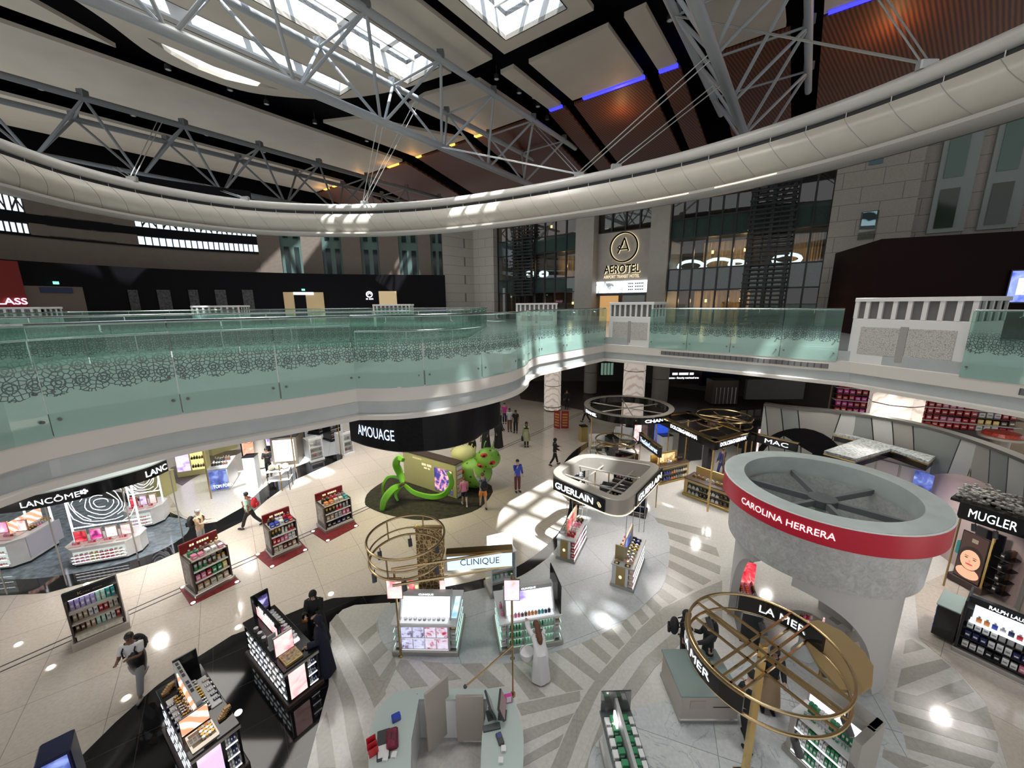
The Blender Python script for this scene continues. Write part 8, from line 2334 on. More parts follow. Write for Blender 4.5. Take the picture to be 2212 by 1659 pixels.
r, w = bar_sign((2070, 1100), (2290, 1168), 2.35, 2.85, 'black sign beam with white MUGLER letters at the right edge', 'MUGLER', 0.12, 0.62, th=0.3, cap=False)
for x in (0.35, 0.75): spot_head(r, x, 0.15, 0.0)
random.seed(11)
m = MB()
for k in range(420):
 x = random.uniform(-0.2, w); y = 0.35 + random.uniform(0, 1.1); z = 0.5 + random.gauss(0.05, 0.09)
 m.ball((x, y, z), 0.06, 0.06, 0.035, 5, 3)
fl = thing('flower_bed', m, mat('grey_white_blossoms', (0.5, 0.49, 0.46), 0.8, noise=0.6, nscale=9), 'bed of grey-white artificial blossoms on top of the black sign beam', 'flowers', kind='stuff')
fl.matrix_world = mat_of(r)
MB().box(-0.25, w, 0.3, 1.5, 0.36, 0.44).build('planter_tray', M_SHBLACK, r)
p_ = [at_z(x, y, 3.1) for x, y in ((1752, 930), (1820, 950), (1775, 985), (1850, 1000), (1945, 985), (2022, 995), (1955, 955), (1800, 925))]
L0 = at_z(1745, 928, 3.1); L1 = at_z(2020, 990, 3.1)
cc = (L0 + L1) / 2; cc.z = 0
lk_ = empty('corner_kiosk', (cc.x, cc.y, 0), 0, 'pale walled kiosk with patterned L-shaped roof and gold edging by the curved wall', 'kiosk')
roof = [(p.x - cc.x, p.y - cc.y) for p in [at_z(x, y, 3.1) for x, y in ((1748, 925), (1762, 922), (2020, 988), (2005, 1000), (1925, 972), (1848, 994), (1780, 976), (1858, 950))]]
MB().prism(roof, 3.05, 3.15).build('patterned_roof', mat('roof_lattice', (0.42, 0.45, 0.44), 0.5, noise=0.6, nscale=12), lk_)
MB().prism([(x * 1.01, y * 1.01) for x, y in roof], 3.0, 3.05).build('gold_edge', M_GOLD, lk_)
MB().prism([(x * 0.99, y * 0.99) for x, y in roof], 2.8, 3.0).build('black_light_track', M_SHBLACK, lk_)
wb_ = [Vector((roof[0][0], roof[0][1], 0)), Vector((roof[2][0], roof[2][1], 0))]
MB().sweep(wb_, [(-0.1, 0), (-0.1, 2.8), (-0.25, 2.8), (-0.25, 0)]).build('back_wall', mat('lit_cream_wall', (0.70, 0.66, 0.60), 0.5), lk_)
dirw = (wb_[1] - wb_[0]).normalized()
for k in range(8):
 a = wb_[0] + dirw * (0.4 + 0.22 * k) + Vector((dirw.y, -dirw.x, 0)) * 0.0
 MB().sweep([a, a + dirw * 0.11], [(0.0, 0.3), (0.0, 2.6), (-0.08, 2.6), (-0.08, 0.3)]).build('wood_slat', mat('peach_wood_slat', (0.55, 0.3, 0.18), 0.4), lk_)
for k, (f0, f1) in enumerate(((0.62, 0.78), (0.80, 0.96))):
 a, b = wb_[0].lerp(wb_[1], f0), wb_[0].lerp(wb_[1], f1)
 MB().sweep([a, b], [(0.0, 1.2), (0.0, 2.5), (-0.05, 2.5), (-0.05, 1.2)]).build('wall_panel', mat('pink_white_panel', (0.72, 0.64, 0.62), 0.4), lk_)
 MB().sweep([a, b], [(0.35, 0), (0.35, 0.9), (0.0, 0.9), (0.0, 0)]).build('low_cabinet', M_SHWHITE, lk_)
e = Vector((roof[3][0], roof[3][1], 0)); MB().box(e.x - 0.05, e.x + 0.1, e.y - 0.2, e.y + 0.3, 0.3, 2.7).build('blue_poster', P_BLUE, lk_)
WC = catmull([at_z(x, y, 4.0) for x, y in ((1650, 876), (1700, 883), (1800, 892), (1900, 905), (2000, 926), (2100, 956), (2212, 1000), (2330, 1060))], 6)
for p in WC: p.z = 0
cwl = empty('curved_wall', (WC[0].x, WC[0].y, 0), 0, 'long curved wall of grey, taupe and white slanting panels with arched openings', 'curved wall')
o0 = WC[0].copy()
Lw = [0]
for i in range(1, len(WC)): Lw.append(Lw[-1] + (WC[i] - WC[i - 1]).length)
def wc_at(s, z, out=0.0):
 s = max(0, min(Lw[-1], s))
 for i in range(1, len(WC)):
  if s <= Lw[i] + 1e-6:
   t = (s - Lw[i - 1]) / (Lw[i] - Lw[i - 1]); q = WC[i - 1].lerp(WC[i], t); d_ = (WC[i] - WC[i - 1]).normalized()
   return q - o0 + Vector((d_.y, -d_.x, 0)) * out + Vector((0, 0, z))
tones = [mat('panel_taupe', (0.33, 0.315, 0.285), 0.45), mat('panel_grey', (0.24, 0.255, 0.24), 0.45), mat('panel_white', (0.50, 0.505, 0.48), 0.45), mat('panel_sand', (0.40, 0.37, 0.33), 0.45)]
seq = [2, 0, 1, 0, 2, 1, 1, 2, 0, 1, 2, 3, 0, 1, 2, 0, 3, 1, 2, 0]
nP = 17; st = Lw[-1] / nP
def bend_(z, i): return 0.9 * st * (z / 4.0) ** 1.6 * (-1) * (1 if i % 6 < 4 else -0.6)
MB_edges = MB()
for i in range(nP + 1):
 vs, fs = [], []
 for j in range(9):
  z = 4.0 * j / 8
  s0, s1 = (i) * st + bend_(z, i) * 1.0, (i + 1) * st + bend_(z, i + 1) * 1.0 - 0.04
  vs += [wc_at(s0, z), wc_at(s1, z), wc_at(s0, z, -0.08), wc_at(s1, z, -0.08)]
 for j in range(8):
  k, q = 4 * j, 4 * j + 4
  fs += [(k, k + 1, q + 1, q), (k + 2, q + 2, q + 3, k + 3), (k, q, q + 2, k + 2), (k + 1, k + 3, q + 3, q + 1)]
 MB().add(vs, fs).build('wall_panel', tones[seq[i % 20]], cwl)
MB().sweep([p - o0 for p in WC], [(0.06, 4.0), (0.06, 4.1), (-0.3, 4.1), (-0.3, 4.0)]).build('wall_cap', mat('dark_cap', (0.10, 0.095, 0.085), 0.4), cwl, True)
MB().sweep([p - o0 for p in WC], [(-0.12, 0.0), (-0.12, 4.0), (-0.2, 4.0), (-0.2, 0.0)]).build('wall_core', mat('dark_cap', (0.10, 0.095, 0.085), 0.4), cwl)
def arch(sc_, hw, H_, m, out, name):
 vs = []; n = 16
 P = [(-hw, 0), (-hw, H_ * 0.4)] + [(-hw * math.cos(PI * k / n), H_ * 0.4 + H_ * 0.6 * math.sin(PI * k / n)) for k in range(1, n)] + [(hw, H_ * 0.4), (hw, 0)]
 for o in (out, out - 0.1): vs += [wc_at(sc_ + x, z, o) for x, z in P]
 N_ = len(P); MB().add(vs, [tuple(range(N_)), tuple(range(2 * N_ - 1, N_ - 1, -1))] + [(k, N_ + k, N_ + (k + 1) % N_, (k + 1) % N_) for k in range(N_)]).build(name, m, cwl)
arch(1.6, 1.7, 3.2, M_DARK, 0.03, 'painted_dark_arch')  # flat black panel, stands in for the dark inside the opening
arch(Lw[-1] - 3.0, 2.2, 2.9, mat('painted_lit_interior', (0.55, 0.42, 0.40), 0.5), 0.03, 'painted_lit_arch')  # flat panel, the lit interior is put into its colour
arch(Lw[-1] - 2.6, 1.3, 2.2, M_BROWNK, 0.06, 'arch_shelving')
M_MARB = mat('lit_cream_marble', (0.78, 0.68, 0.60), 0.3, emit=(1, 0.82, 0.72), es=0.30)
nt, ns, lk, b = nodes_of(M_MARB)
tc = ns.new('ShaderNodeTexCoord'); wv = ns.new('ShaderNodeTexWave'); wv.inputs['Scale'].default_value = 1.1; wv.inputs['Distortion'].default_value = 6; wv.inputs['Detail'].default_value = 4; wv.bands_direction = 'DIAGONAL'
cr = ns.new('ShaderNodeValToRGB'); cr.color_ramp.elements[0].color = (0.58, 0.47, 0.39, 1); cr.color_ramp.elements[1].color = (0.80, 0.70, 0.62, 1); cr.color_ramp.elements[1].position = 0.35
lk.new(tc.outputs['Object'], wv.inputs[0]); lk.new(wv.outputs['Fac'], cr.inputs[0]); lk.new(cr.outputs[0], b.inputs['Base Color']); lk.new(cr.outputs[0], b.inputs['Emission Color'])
def column(x, y, R_, label, marble=True):
 r = empty('column' if not marble else 'marble_column', (x, y, 0), 0.6, label, 'column')
 n = 8 if marble else 24
 for k in range(3):
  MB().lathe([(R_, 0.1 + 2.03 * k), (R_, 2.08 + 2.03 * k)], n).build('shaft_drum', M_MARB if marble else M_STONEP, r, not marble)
 MB().lathe([(R_ * 0.97, 0.0), (R_ * 0.97, 6.2)], n).build('core', M_BROWNK, r)
 if marble:
  MB().lathe([(R_ * 1.18, 0.35), (R_ * 1.18, 0.42), (R_ * 1.1, 0.42), (R_ * 1.1, 0.35)], n, caps=False).build('guard_rail', M_METAL, r)
  for k in range(4):
   a = k * PI / 2 + 0.4; MB().tube([(R_ * 1.14 * math.cos(a), R_ * 1.14 * math.sin(a), 0), (R_ * 1.14 * math.cos(a), R_ * 1.14 * math.sin(a), 0.38)], 0.02, 6).build('rail_post', M_METAL, r)
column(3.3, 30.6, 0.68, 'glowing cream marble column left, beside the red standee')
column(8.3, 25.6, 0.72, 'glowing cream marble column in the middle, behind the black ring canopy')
column(7.6, 36.5, 0.62, 'plain beige round column between the two left marble columns', False)
column(13.0, 33.0, 0.68, 'plain beige round column right of the middle marble column', False)
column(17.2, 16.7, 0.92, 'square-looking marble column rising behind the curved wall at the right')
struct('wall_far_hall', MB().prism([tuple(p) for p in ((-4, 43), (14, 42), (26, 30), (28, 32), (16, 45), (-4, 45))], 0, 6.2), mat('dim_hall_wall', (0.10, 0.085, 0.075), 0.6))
def far_box(px0, py0, px1, py1, Y, m, name, label, cat, th=0.3, **k):
 a, b = at_y(px0, py0, Y), at_y(px1, py1, Y)
 mb = MB().bbox(0, abs(b.x - a.x), 0, th, 0, abs(a.z - b.z), 0.02)
 r = empty(name, (min(a.x, b.x), Y, min(a.z, b.z)), 0, label, cat, k.get('group'))
 mb.build(k.get('part', 'body'), m, r)
 return r, abs(b.x - a.x), abs(a.z - b.z)
for i, (x0, x1) in enumerate(((1297, 1325), (1358, 1382))):
 r, w, h = far_box(x0, 782, x1, 812, 36, M_DARK, 'departure_board', 'hanging departure board with columns of tiny green lines, %s of the middle marble column' % ('left' if i == 0 else 'right'), 'departure board')
 for k in range(4): MB().box(w * (0.06 + 0.24 * k), w * (0.24 + 0.24 * k), -0.02, 0, 0.1, h - 0.1).build('board_column', pic('board_lines', [(0.02, 0.04, 0.06), (0.12, 0.3, 0.3), (0.4, 0.6, 0.4)], 6, 0.5, 'wave'), r)
r, w, h = far_box(1432, 796, 1515, 829, 34, mat('screen_dark_mauve', (0.03, 0.015, 0.02), 0.4), 'text_screen', 'wide dark screen with two lines of small white text under the balcony', 'screen')
flat_text('---- ------- ---', w * 0.25, w * 0.78, -0.01, h * 0.58, h * 0.72, M_LETW, r); flat_text('No access - Security restricted area', w * 0.08, w * 0.92, -0.01, h * 0.3, h * 0.46, M_LETW, r, bold=0.01)
far_box(1515, 802, 1592, 833, 34.5, mat('dim_blue_glass', (0.012, 0.02, 0.06), 0.2), 'glass_screen', 'dim blue glass panel right of the text screen', 'panel')
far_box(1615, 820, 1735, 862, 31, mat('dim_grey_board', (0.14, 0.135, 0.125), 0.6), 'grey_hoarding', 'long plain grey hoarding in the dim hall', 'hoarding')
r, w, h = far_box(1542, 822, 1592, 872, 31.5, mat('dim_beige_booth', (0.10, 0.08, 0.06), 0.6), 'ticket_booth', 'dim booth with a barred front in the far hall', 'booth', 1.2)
for k in range(6): MB().box(w * (0.12 + 0.15 * k), w * (0.16 + 0.15 * k), -0.03, 0, 0, h * 0.7).build('bar', M_METAL, r)
chair = None
for i in range(9):
 x = 1610 + 18 * i; p = at_y(x, 886, 26.5)
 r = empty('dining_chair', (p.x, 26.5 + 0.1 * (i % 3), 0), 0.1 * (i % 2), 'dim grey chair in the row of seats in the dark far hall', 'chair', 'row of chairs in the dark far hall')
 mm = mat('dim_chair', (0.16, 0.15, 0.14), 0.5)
 MB().bbox(-0.22, 0.22, -0.22, 0.22, 0.42, 0.47, 0.01).build('seat', mm, r)
 MB().bbox(-0.22, 0.22, 0.18, 0.22, 0.5, 0.95, 0.01).build('backrest', mm, r)
 for sx in (-0.2, 0.17):
  for sy in (-0.2, 0.17): MB().box(sx, sx + 0.03, sy, sy + 0.03, 0, 0.42).build('leg', mm, r)
p = at_z(1212, 925)
r = empty('red_standee', (p.x, p.y, 0), -0.4, 'pair of red and gold poster boards on the floor beside the left marble column', 'poster stand')
for k in range(2):
 M = Matrix.Rotation(0.35 if k else -0.35, 4, 'Z')
 MB().bbox(-0.02 + 0.0, 0.5, -0.02, 0.02, 0.0, 1.25, 0.005, Matrix.Translation((-0.5 if k == 0 else 0.02, 0, 0)) @ M).build('board', mat('red_gold_print', (0.35, 0.02, 0.02), 0.5), r)
 for j in range(5):
  MB().box(0.06, 0.42, -0.03, -0.022, 0.15 + 0.2 * j, 0.27 + 0.2 * j, Matrix.Translation((-0.5 if k == 0 else 0.02, 0, 0)) @ M).build('gold_print', mat('gold_print', (0.6, 0.3, 0.08), 0.5), r)
q0, q1 = at_y(1815, 830, 20.0), at_y(2300, 880, 16.5)
tS = Vector((q1.x - q0.x, q1.y - q0.y, 0)); LS = tS.length; tS.normalize(); anS = math.atan2(tS.y, tS.x)
MS = Matrix.Translation((q0.x, q0.y, 0)) @ Matrix.Rotation(anS, 4, 'Z')
struct('wall_sweet_shop', MB().box(0, LS, 1.2, 1.4, 0, 6.2, MS), mat('sand_wall', (0.42, 0.33, 0.24), 0.6))
m = MB()
for k in range(9):
 x = 0.4 + k * 0.95
 m.box(-0.05, 0.05, 1.14, 1.2, 0, 1.15, MS @ Matrix.Translation((x, 0, 4.6)) @ Matrix.Rotation(0.6 if k % 2 else -0.6, 4, 'Y'))
struct('trim_zigzag', m, mat('brown_strip', (0.20, 0.13, 0.08), 0.5))
r = empty('sweet_shelving', MS @ Vector((0, 0.5, 0)), anS, 'long tall shelving packed with red and brown sweet packets behind the marble column', 'display shelf')
MB().bbox(0, LS * 0.9, 0, 0.6, 0, 0.3, 0.02).build('plinth', M_BROWNK, r)
MB().box(0, LS * 0.9, 0.56, 0.6, 0.3, 4.7).build('back_panel', M_BROWNK, r)
for k in range(7):
 z = 2.3 + 0.34 * k
 MB().box(0, LS * 0.9, 0.0, 0.56, z - 0.03, z).build('shelf', M_SHWHITE if k % 2 else M_BROWNK, r)
 if k < 6: row(r, 'snack_pack', [['magenta', 'red', 'white', 'black', 'grey', 'red', 'red', 'red', 'white', 'red'], ['red', 'magenta', 'silver', 'brown', 'white', 'red', 'pink', 'red', 'gold', 'brown']][k % 2], 0.1, LS * 0.88, 0.25, z, 26, 0.26, 'on the tall sweet shelving', 0.2)
sg = MB().box(0.1, LS * 0.22, -0.06, 0.0, 4.05, 4.5).build('red_header', cmat('red'), r)
for k in range(2): lettering('KitKat', lambda u, v, k=k: (0.2 + LS * 0.11 * k + LS * 0.07 * u, -0.07, 4.18 + 0.18 * v), M_LETW, sg, bold=0.02)
for k, f in enumerate((0.40, 0.72)):
 t_ = empty('sweet_table', MS @ Vector((LS * f, -1.1, 0)), anS, 'round tiered table of red topped sweets, %s of two' % ('left' if k == 0 else 'right'), 'table')
 MB().lathe([(0.6, 0), (0.6, 0.1), (0.3, 0.2), (0.3, 2.4), (0.75, 2.5), (0.75, 2.6)], 24).build('table_body', M_TAUPE, t_, True)
 MB().lathe([(0.62, 2.61), (0.55, 2.75), (0.0, 2.8)], 20).build('red_heap', mat('red_sweets', (0.4, 0.04, 0.02), 0.4, noise=0.7, nscale=14), t_)
P_BROWNBG = emis('poster_brown', (0.045, 0.018, 0.012), 1.0)
def portrait(parent, x, y, z, s):
 def el(dx, dz, rx, rz, m, k, nm):
  MB().tube([(x + dx * s, y - k * 0.002, z + dz * s), (x + dx * s, y - k * 0.002 - 0.002, z + dz * s)], 1.0, 20).build(nm, m, parent).scale = (1, 1, 1)
  o = COL.objects[-1]; c = (x + dx * s, z + dz * s)
  for v in o.data.vertices: v.co.x = c[0] + (v.co.x - c[0]) * rx * s; v.co.z = c[1] + (v.co.z - c[1]) * rz * s
 hair, skin, dark, lip = emis('print_hair', (0.012, 0.005, 0.004), 1), emis('print_skin', (0.95, 0.42, 0.25), 1), emis('print_dark', (0.03, 0.01, 0.01), 1), emis('print_lip', (0.6, 0.05, 0.06), 1)
 el(0, -1.3, 0.8, 0.55, skin, 1, 'printed_shoulder'); el(0, 0.15, 0.85, 1.15, hair, 2, 'printed_hair'); el(0, 0, 0.68, 0.95, skin, 3, 'printed_face')
 for sx in (-0.28, 0.28): el(sx, 0.15, 0.12, 0.05, dark, 4, 'printed_eye'); el(sx, 0.32, 0.17, 0.03, dark, 4, 'printed_brow')
 el(0, -0.12, 0.07, 0.12, emis('print_nose', (0.75, 0.28, 0.16), 1), 4, 'printed_nose'); el(0, -0.42, 0.26, 0.08, lip, 4, 'printed_mouth')
def gold_counter(pl, pr, py_top, d, label, phrase, cols, poster_m=None):
 a, b = at_z(*pl), at_z(*pr); r, w = frame3('gold_counter', label, 'shop counter', a, b, 'gold perfume counters'); H_ = height_at(pl[0], py_top, a)
 MB().bbox(-0.04, w + 0.04, -0.04, d + 0.04, 0, 0.12, 0.02).build('plinth', M_GOLDP, r)
 MB().bbox(0, w, 0.02, d, 0.12, H_ - 0.04, 0.01).build('counter_body', M_GOLDP, r)
 MB().bbox(-0.02, w + 0.02, -0.02, d + 0.02, H_ - 0.04, H_, 0.008).build('counter_top', M_BROWNK, r)
 MB().bbox(w * 0.05, w * 0.95, d - 0.08, d, H_, H_ + 0.35, 0.01).build('back_riser', M_GOLDP, r)
 for k in range(2):
  z = 0.2 + (H_ - 0.3) * k / 2
  MB().box(w * 0.08, w * 0.92, 0.0, 0.02, z, z + (H_ - 0.3) / 2 * 0.75).build('niche', M_SHBLACK, r)
  row(r, 'perfume_bottle', cols, w * 0.1, w * 0.9, -0.03, z + 0.001, 10, 0.15, 'in the front niches of the ' + phrase, 0.05)
  MB().box(w * 0.08, w * 0.92, -0.06, 0.0, z - 0.015, z).build('niche_shelf', M_GOLDP, r)
 row(r, 'perfume_bottle', ['gold', 'white', 'gold', 'black'], w * 0.08, w * 0.92, d * 0.4, H_, 9, 0.16, 'on top of the ' + phrase, 0.07)
 if poster_m: MB().box(w, w + 0.02, 0.1, d - 0.1, 0.15, H_).build('end_poster', poster_m, r)
 return r, w, H_
gold_counter((1475, 1068), (1582, 1110), 1030, 0.9, 'long gold counter with black bottle niches in front of the silver drum', 'long gold counter', ['silver', 'black', 'white', 'black'], P_BLUE)
r, w, H_ = gold_counter((1424, 1048), (1487, 1032), 1010, 0.8, 'gold counter with lit white picture and blue packets behind the rounded canopy', 'picture gold counter', ['blue', 'orange', 'silver', 'cream'])
MB().box(w * 0.1, w * 0.65, 0.35, 0.4, H_, H_ + 0.45).build('lit_picture', P_GOLDPIC, r)
def tower(px, py, H_, m, label, name='display_tower', top=None, w=0.6, cat='display tower', picture=None, rz=0.2, face=None):
 p = at_z(px, py); r = empty(name, (p.x, p.y, 0), rz, label, cat)
 MB().bbox(-w / 2, w / 2, 0, w, 0, H_, 0.02).build('tower_body', m, r)
 MB().bbox(-w / 2 - 0.01, w / 2 + 0.01, -0.01, w + 0.01, H_, H_ + 0.03, 0.01).build('tower_top', top or M_SHBLACK, r)
 if picture: MB().box(-w * 0.4, w * 0.4, -0.02, 0.0, H_ * 0.15, H_ * 0.92).build('picture', picture, r)
 if face: portrait(r, 0, -0.022, face, w * 0.3)
 return r
tower(1425, 975, 2.1, M_SHBLACK, 'tall panel with a bright royal blue poster below the black ring canopy', picture=pic('royal_blue', [(0.01, 0.04, 0.4), (0.02, 0.08, 0.6), (0.1, 0.2, 0.8)], 1.5, 0.8), w=1.1)
tower(1440, 982, 1.1, M_SHGREY, 'grey square pedestal with round emblem right of the blue poster', w=0.7)
tower(1500, 995, 1.3, M_SHBLACK, 'black counter tower under the gold canopy', w=0.9)
tower(1533, 1020, 1.4, M_SHBLACK, 'black cylinder-like bin under the gold canopy beside the man in navy suit', w=0.4)
tower(1606, 968, 1.2, M_SHBLACK, 'black pedestal with a white dish right of the gold canopy', w=0.5)
tower(1642, 995, 2.0, M_SHBLACK, 'lit portrait poster with pink lips below the black sign bar', picture=P_PINK, w=0.9, face=1.2)
tower(1376, 960, 1.6, M_SHBLACK, 'lit pink portrait panel in the middle of the perfume bar', picture=P_PINK, w=0.7, rz=0.5)
tower(1325, 988, 1.1, M_SHBLACK, 'small black pedestal in the perfume bar in front of the chair', w=0.6)
tower(1262, 955, 1.0, M_GOLDP, 'gold drum-like pedestal at the left end of the perfume bar', w=0.45)
black_wall_unit((1275, 985), (1312, 985), 1.1, 0.7, 'white lit perfume bar counter below the black ring canopy, left part', 'left perfume bar', [['white', 'black', 'cream'], ['cream', 'white']], ('perfume_bottle', 'cream_jar'), body=M_SHWHITE, hdr=False, tiers=2)
black_wall_unit((1325, 965), (1368, 970), 1.1, 0.7, 'white lit perfume bar counter below the black ring canopy, right part', 'right perfume bar', [['white', 'black', 'pink'], ['cream', 'white']], ('perfume_bottle', 'cream_jar'), body=M_SHWHITE, hdr=False, tiers=2)
p = at_z(1367, 990); r = empty('make_up_chair', (p.x, p.y, 0), 0.4, 'black and white make-up chair in the perfume bar', 'chair')
MB().bbox(-0.3, 0.3, -0.3, 0.3, 0.0, 0.5, 0.04).build('seat', M_SHWHITE, r); MB().bbox(-0.3, 0.3, 0.2, 0.3, 0.5, 0.95, 0.04).build('backrest', M_SHBLACK, r)
a, b = at_z(2053, 1253), at_z(2093, 1275); r, w = frame3('portrait_stand', 'black shelf stand with a large lit portrait of a smiling face and a brass edge', 'display shelf', a, b)
w = 0.62
MB().bbox(-0.1, w + 0.1, -0.05, 1.05, 0.05, 0.25, 0.02).build('plinth', M_BROWNK, r)
MB().box(0, w, 0.5, 0.56, 0.25, 1.85).build('back_panel', M_SHBLACK, r)
poster(r, 0.03, w - 0.03, 0.0, 0.28, 1.75, P_BROWNBG)
portrait(r, w / 2, -0.008, 0.93, 0.33)
MB().box(w + 0.02, w + 0.07, -0.02, 0.03, 0.0, 2.0).build('brass_edge', M_GOLD, r)
MB().box(w * 0.4, w * 0.62, -0.012, -0.006, 1.5, 1.62).build('poster_badge', mat('badge_beige', (0.6, 0.5, 0.35), 0.5), r)
for k in range(4):
 MB().box(w + 0.05, w + 0.45, 0.05, 0.95, 0.28 + 0.36 * k, 0.30 + 0.36 * k).build('side_shelf', M_SHBLACK, r)
 col_y(r, 'perfume_carton', ['black', 'brown', 'white', 'black'], w + 0.25, 0.08, 0.9, 0.30 + 0.36 * k, 7, 0.2, 'on the side shelves of the portrait stand', 0.12)
MB().box(-0.12, -0.02, 0.1, 0.9, 0.9, 1.3).build('left_shelf', cmat('teal'), r)
pp = at_z(2118, 1200); r = tower(2128, 1232, 2.0, M_GOLDP, 'violet lit poster hanging under the black sign beam', w=0.9, picture=P_PURP, rz=-0.3, cat='poster', name='hanging_poster')
a, b = at_z(2062, 1404), at_z(2300, 1520)
r, w = frame3('fragrance_gondola', 'long black gondola with lit bottle niches and RALPH LAUREN header at the right edge', 'display shelf', a, b)
H_ = 1.12; w = 2.1
MB().bbox(-0.06, w, -0.08, 0.9, 0, 0.12, 0.02).build('plinth', M_METAL, r)
MB().box(0, w, 0.25, 0.9, 0.12, H_).build('gondola_body', M_SHBLACK, r)
MB().bbox(-0.03, 0.02, -0.05, 0.9, 0.12, H_ + 0.32, 0.01).build('end_panel', M_SHBLACK, r)
for k, (c, n, hh) in enumerate(((['white', 'black', 'white', 'pink', 'teal', 'magenta', 'white'], 16, 0.15), (['navy', 'white', 'navy', 'red', 'white', 'grey'], 16, 0.16), (['white', 'silver', 'black', 'cream', 'grey'], 16, 0.17))):
 z = 0.2 + 0.24 * k
 MB().box(0.02, w, 0.0 + 0.06 * k, 0.25, z - 0.02, z).build('shelf', M_SHBLACK, r)
 row(r, 'perfume_carton', c, 0.06, w - 0.05, 0.09 + 0.05 * k, z, n, hh, 'on the %s row of the long black gondola' % ('bottom', 'middle', 'upper')[k], 0.1)
for x0, x1 in ((0.12, 0.95), (1.08, 1.9)):
 MB().box(x0, x1, 0.2, 0.235, H_ - 0.18, H_ + 0.2).build('lit_niche', emis('niche_white', (0.9, 0.95, 1), 1.3), r)
 MB().box(x0 - 0.02, x1 + 0.02, -0.02, 0.22, H_ - 0.2, H_ - 0.18).build('niche_shelf', M_LEDS, r)
 row(r, 'perfume_bottle', ['orange', 'blue', 'silver', 'navy', 'red'], x0 + 0.05, x1 - 0.05, 0.1, H_ - 0.179, 6, 0.17, 'in the lit niches of the long black gondola', 0.06)
hd = MB().bbox(0, w, 0.18, 0.34, H_ + 0.2, H_ + 0.36, 0.01).build('header', M_SHBLACK, r)
flat_text('RALPH LAUREN', 0.32, 1.0, 0.172, H_ + 0.235, H_ + 0.325, M_LETW, hd, bold=0.02)
m = MB(); m.ball((-0.04, 0.35, 0.52), 0.01, 0.07, 0.045, 8, 6); m.ball((-0.04, 0.42, 0.6), 0.01, 0.02, 0.04, 8, 6); m.ball((-0.04, 0.34, 0.6), 0.01, 0.02, 0.05, 8, 6)
for dy in (-0.05, -0.02, 0.03, 0.06): m.tube([(-0.04, 0.35 + dy, 0.5), (-0.04, 0.35 + dy * 1.4, 0.42)], 0.008, 5)
m.build('rider_emblem', cmat('white'), r)
a2, b2 = at_z(2042, 1380), at_z(2062, 1404)
MB().bbox(-0.45, -0.05, 0.1, 0.95, 0.1, 0.95, 0.01).build('side_counter', M_SHBLACK, r)
MB().bbox(-0.47, -0.05, 0.08, 0.97, 0.95, 0.98, 0.01).build('side_counter_top', MATS['smoked_mint_glass'], r)
for k in range(3): MB().box(-0.46, -0.45, 0.15 + 0.0, 0.9, 0.2 + 0.25 * k, 0.35 + 0.25 * k).build('side_front', P_BLUE, r)
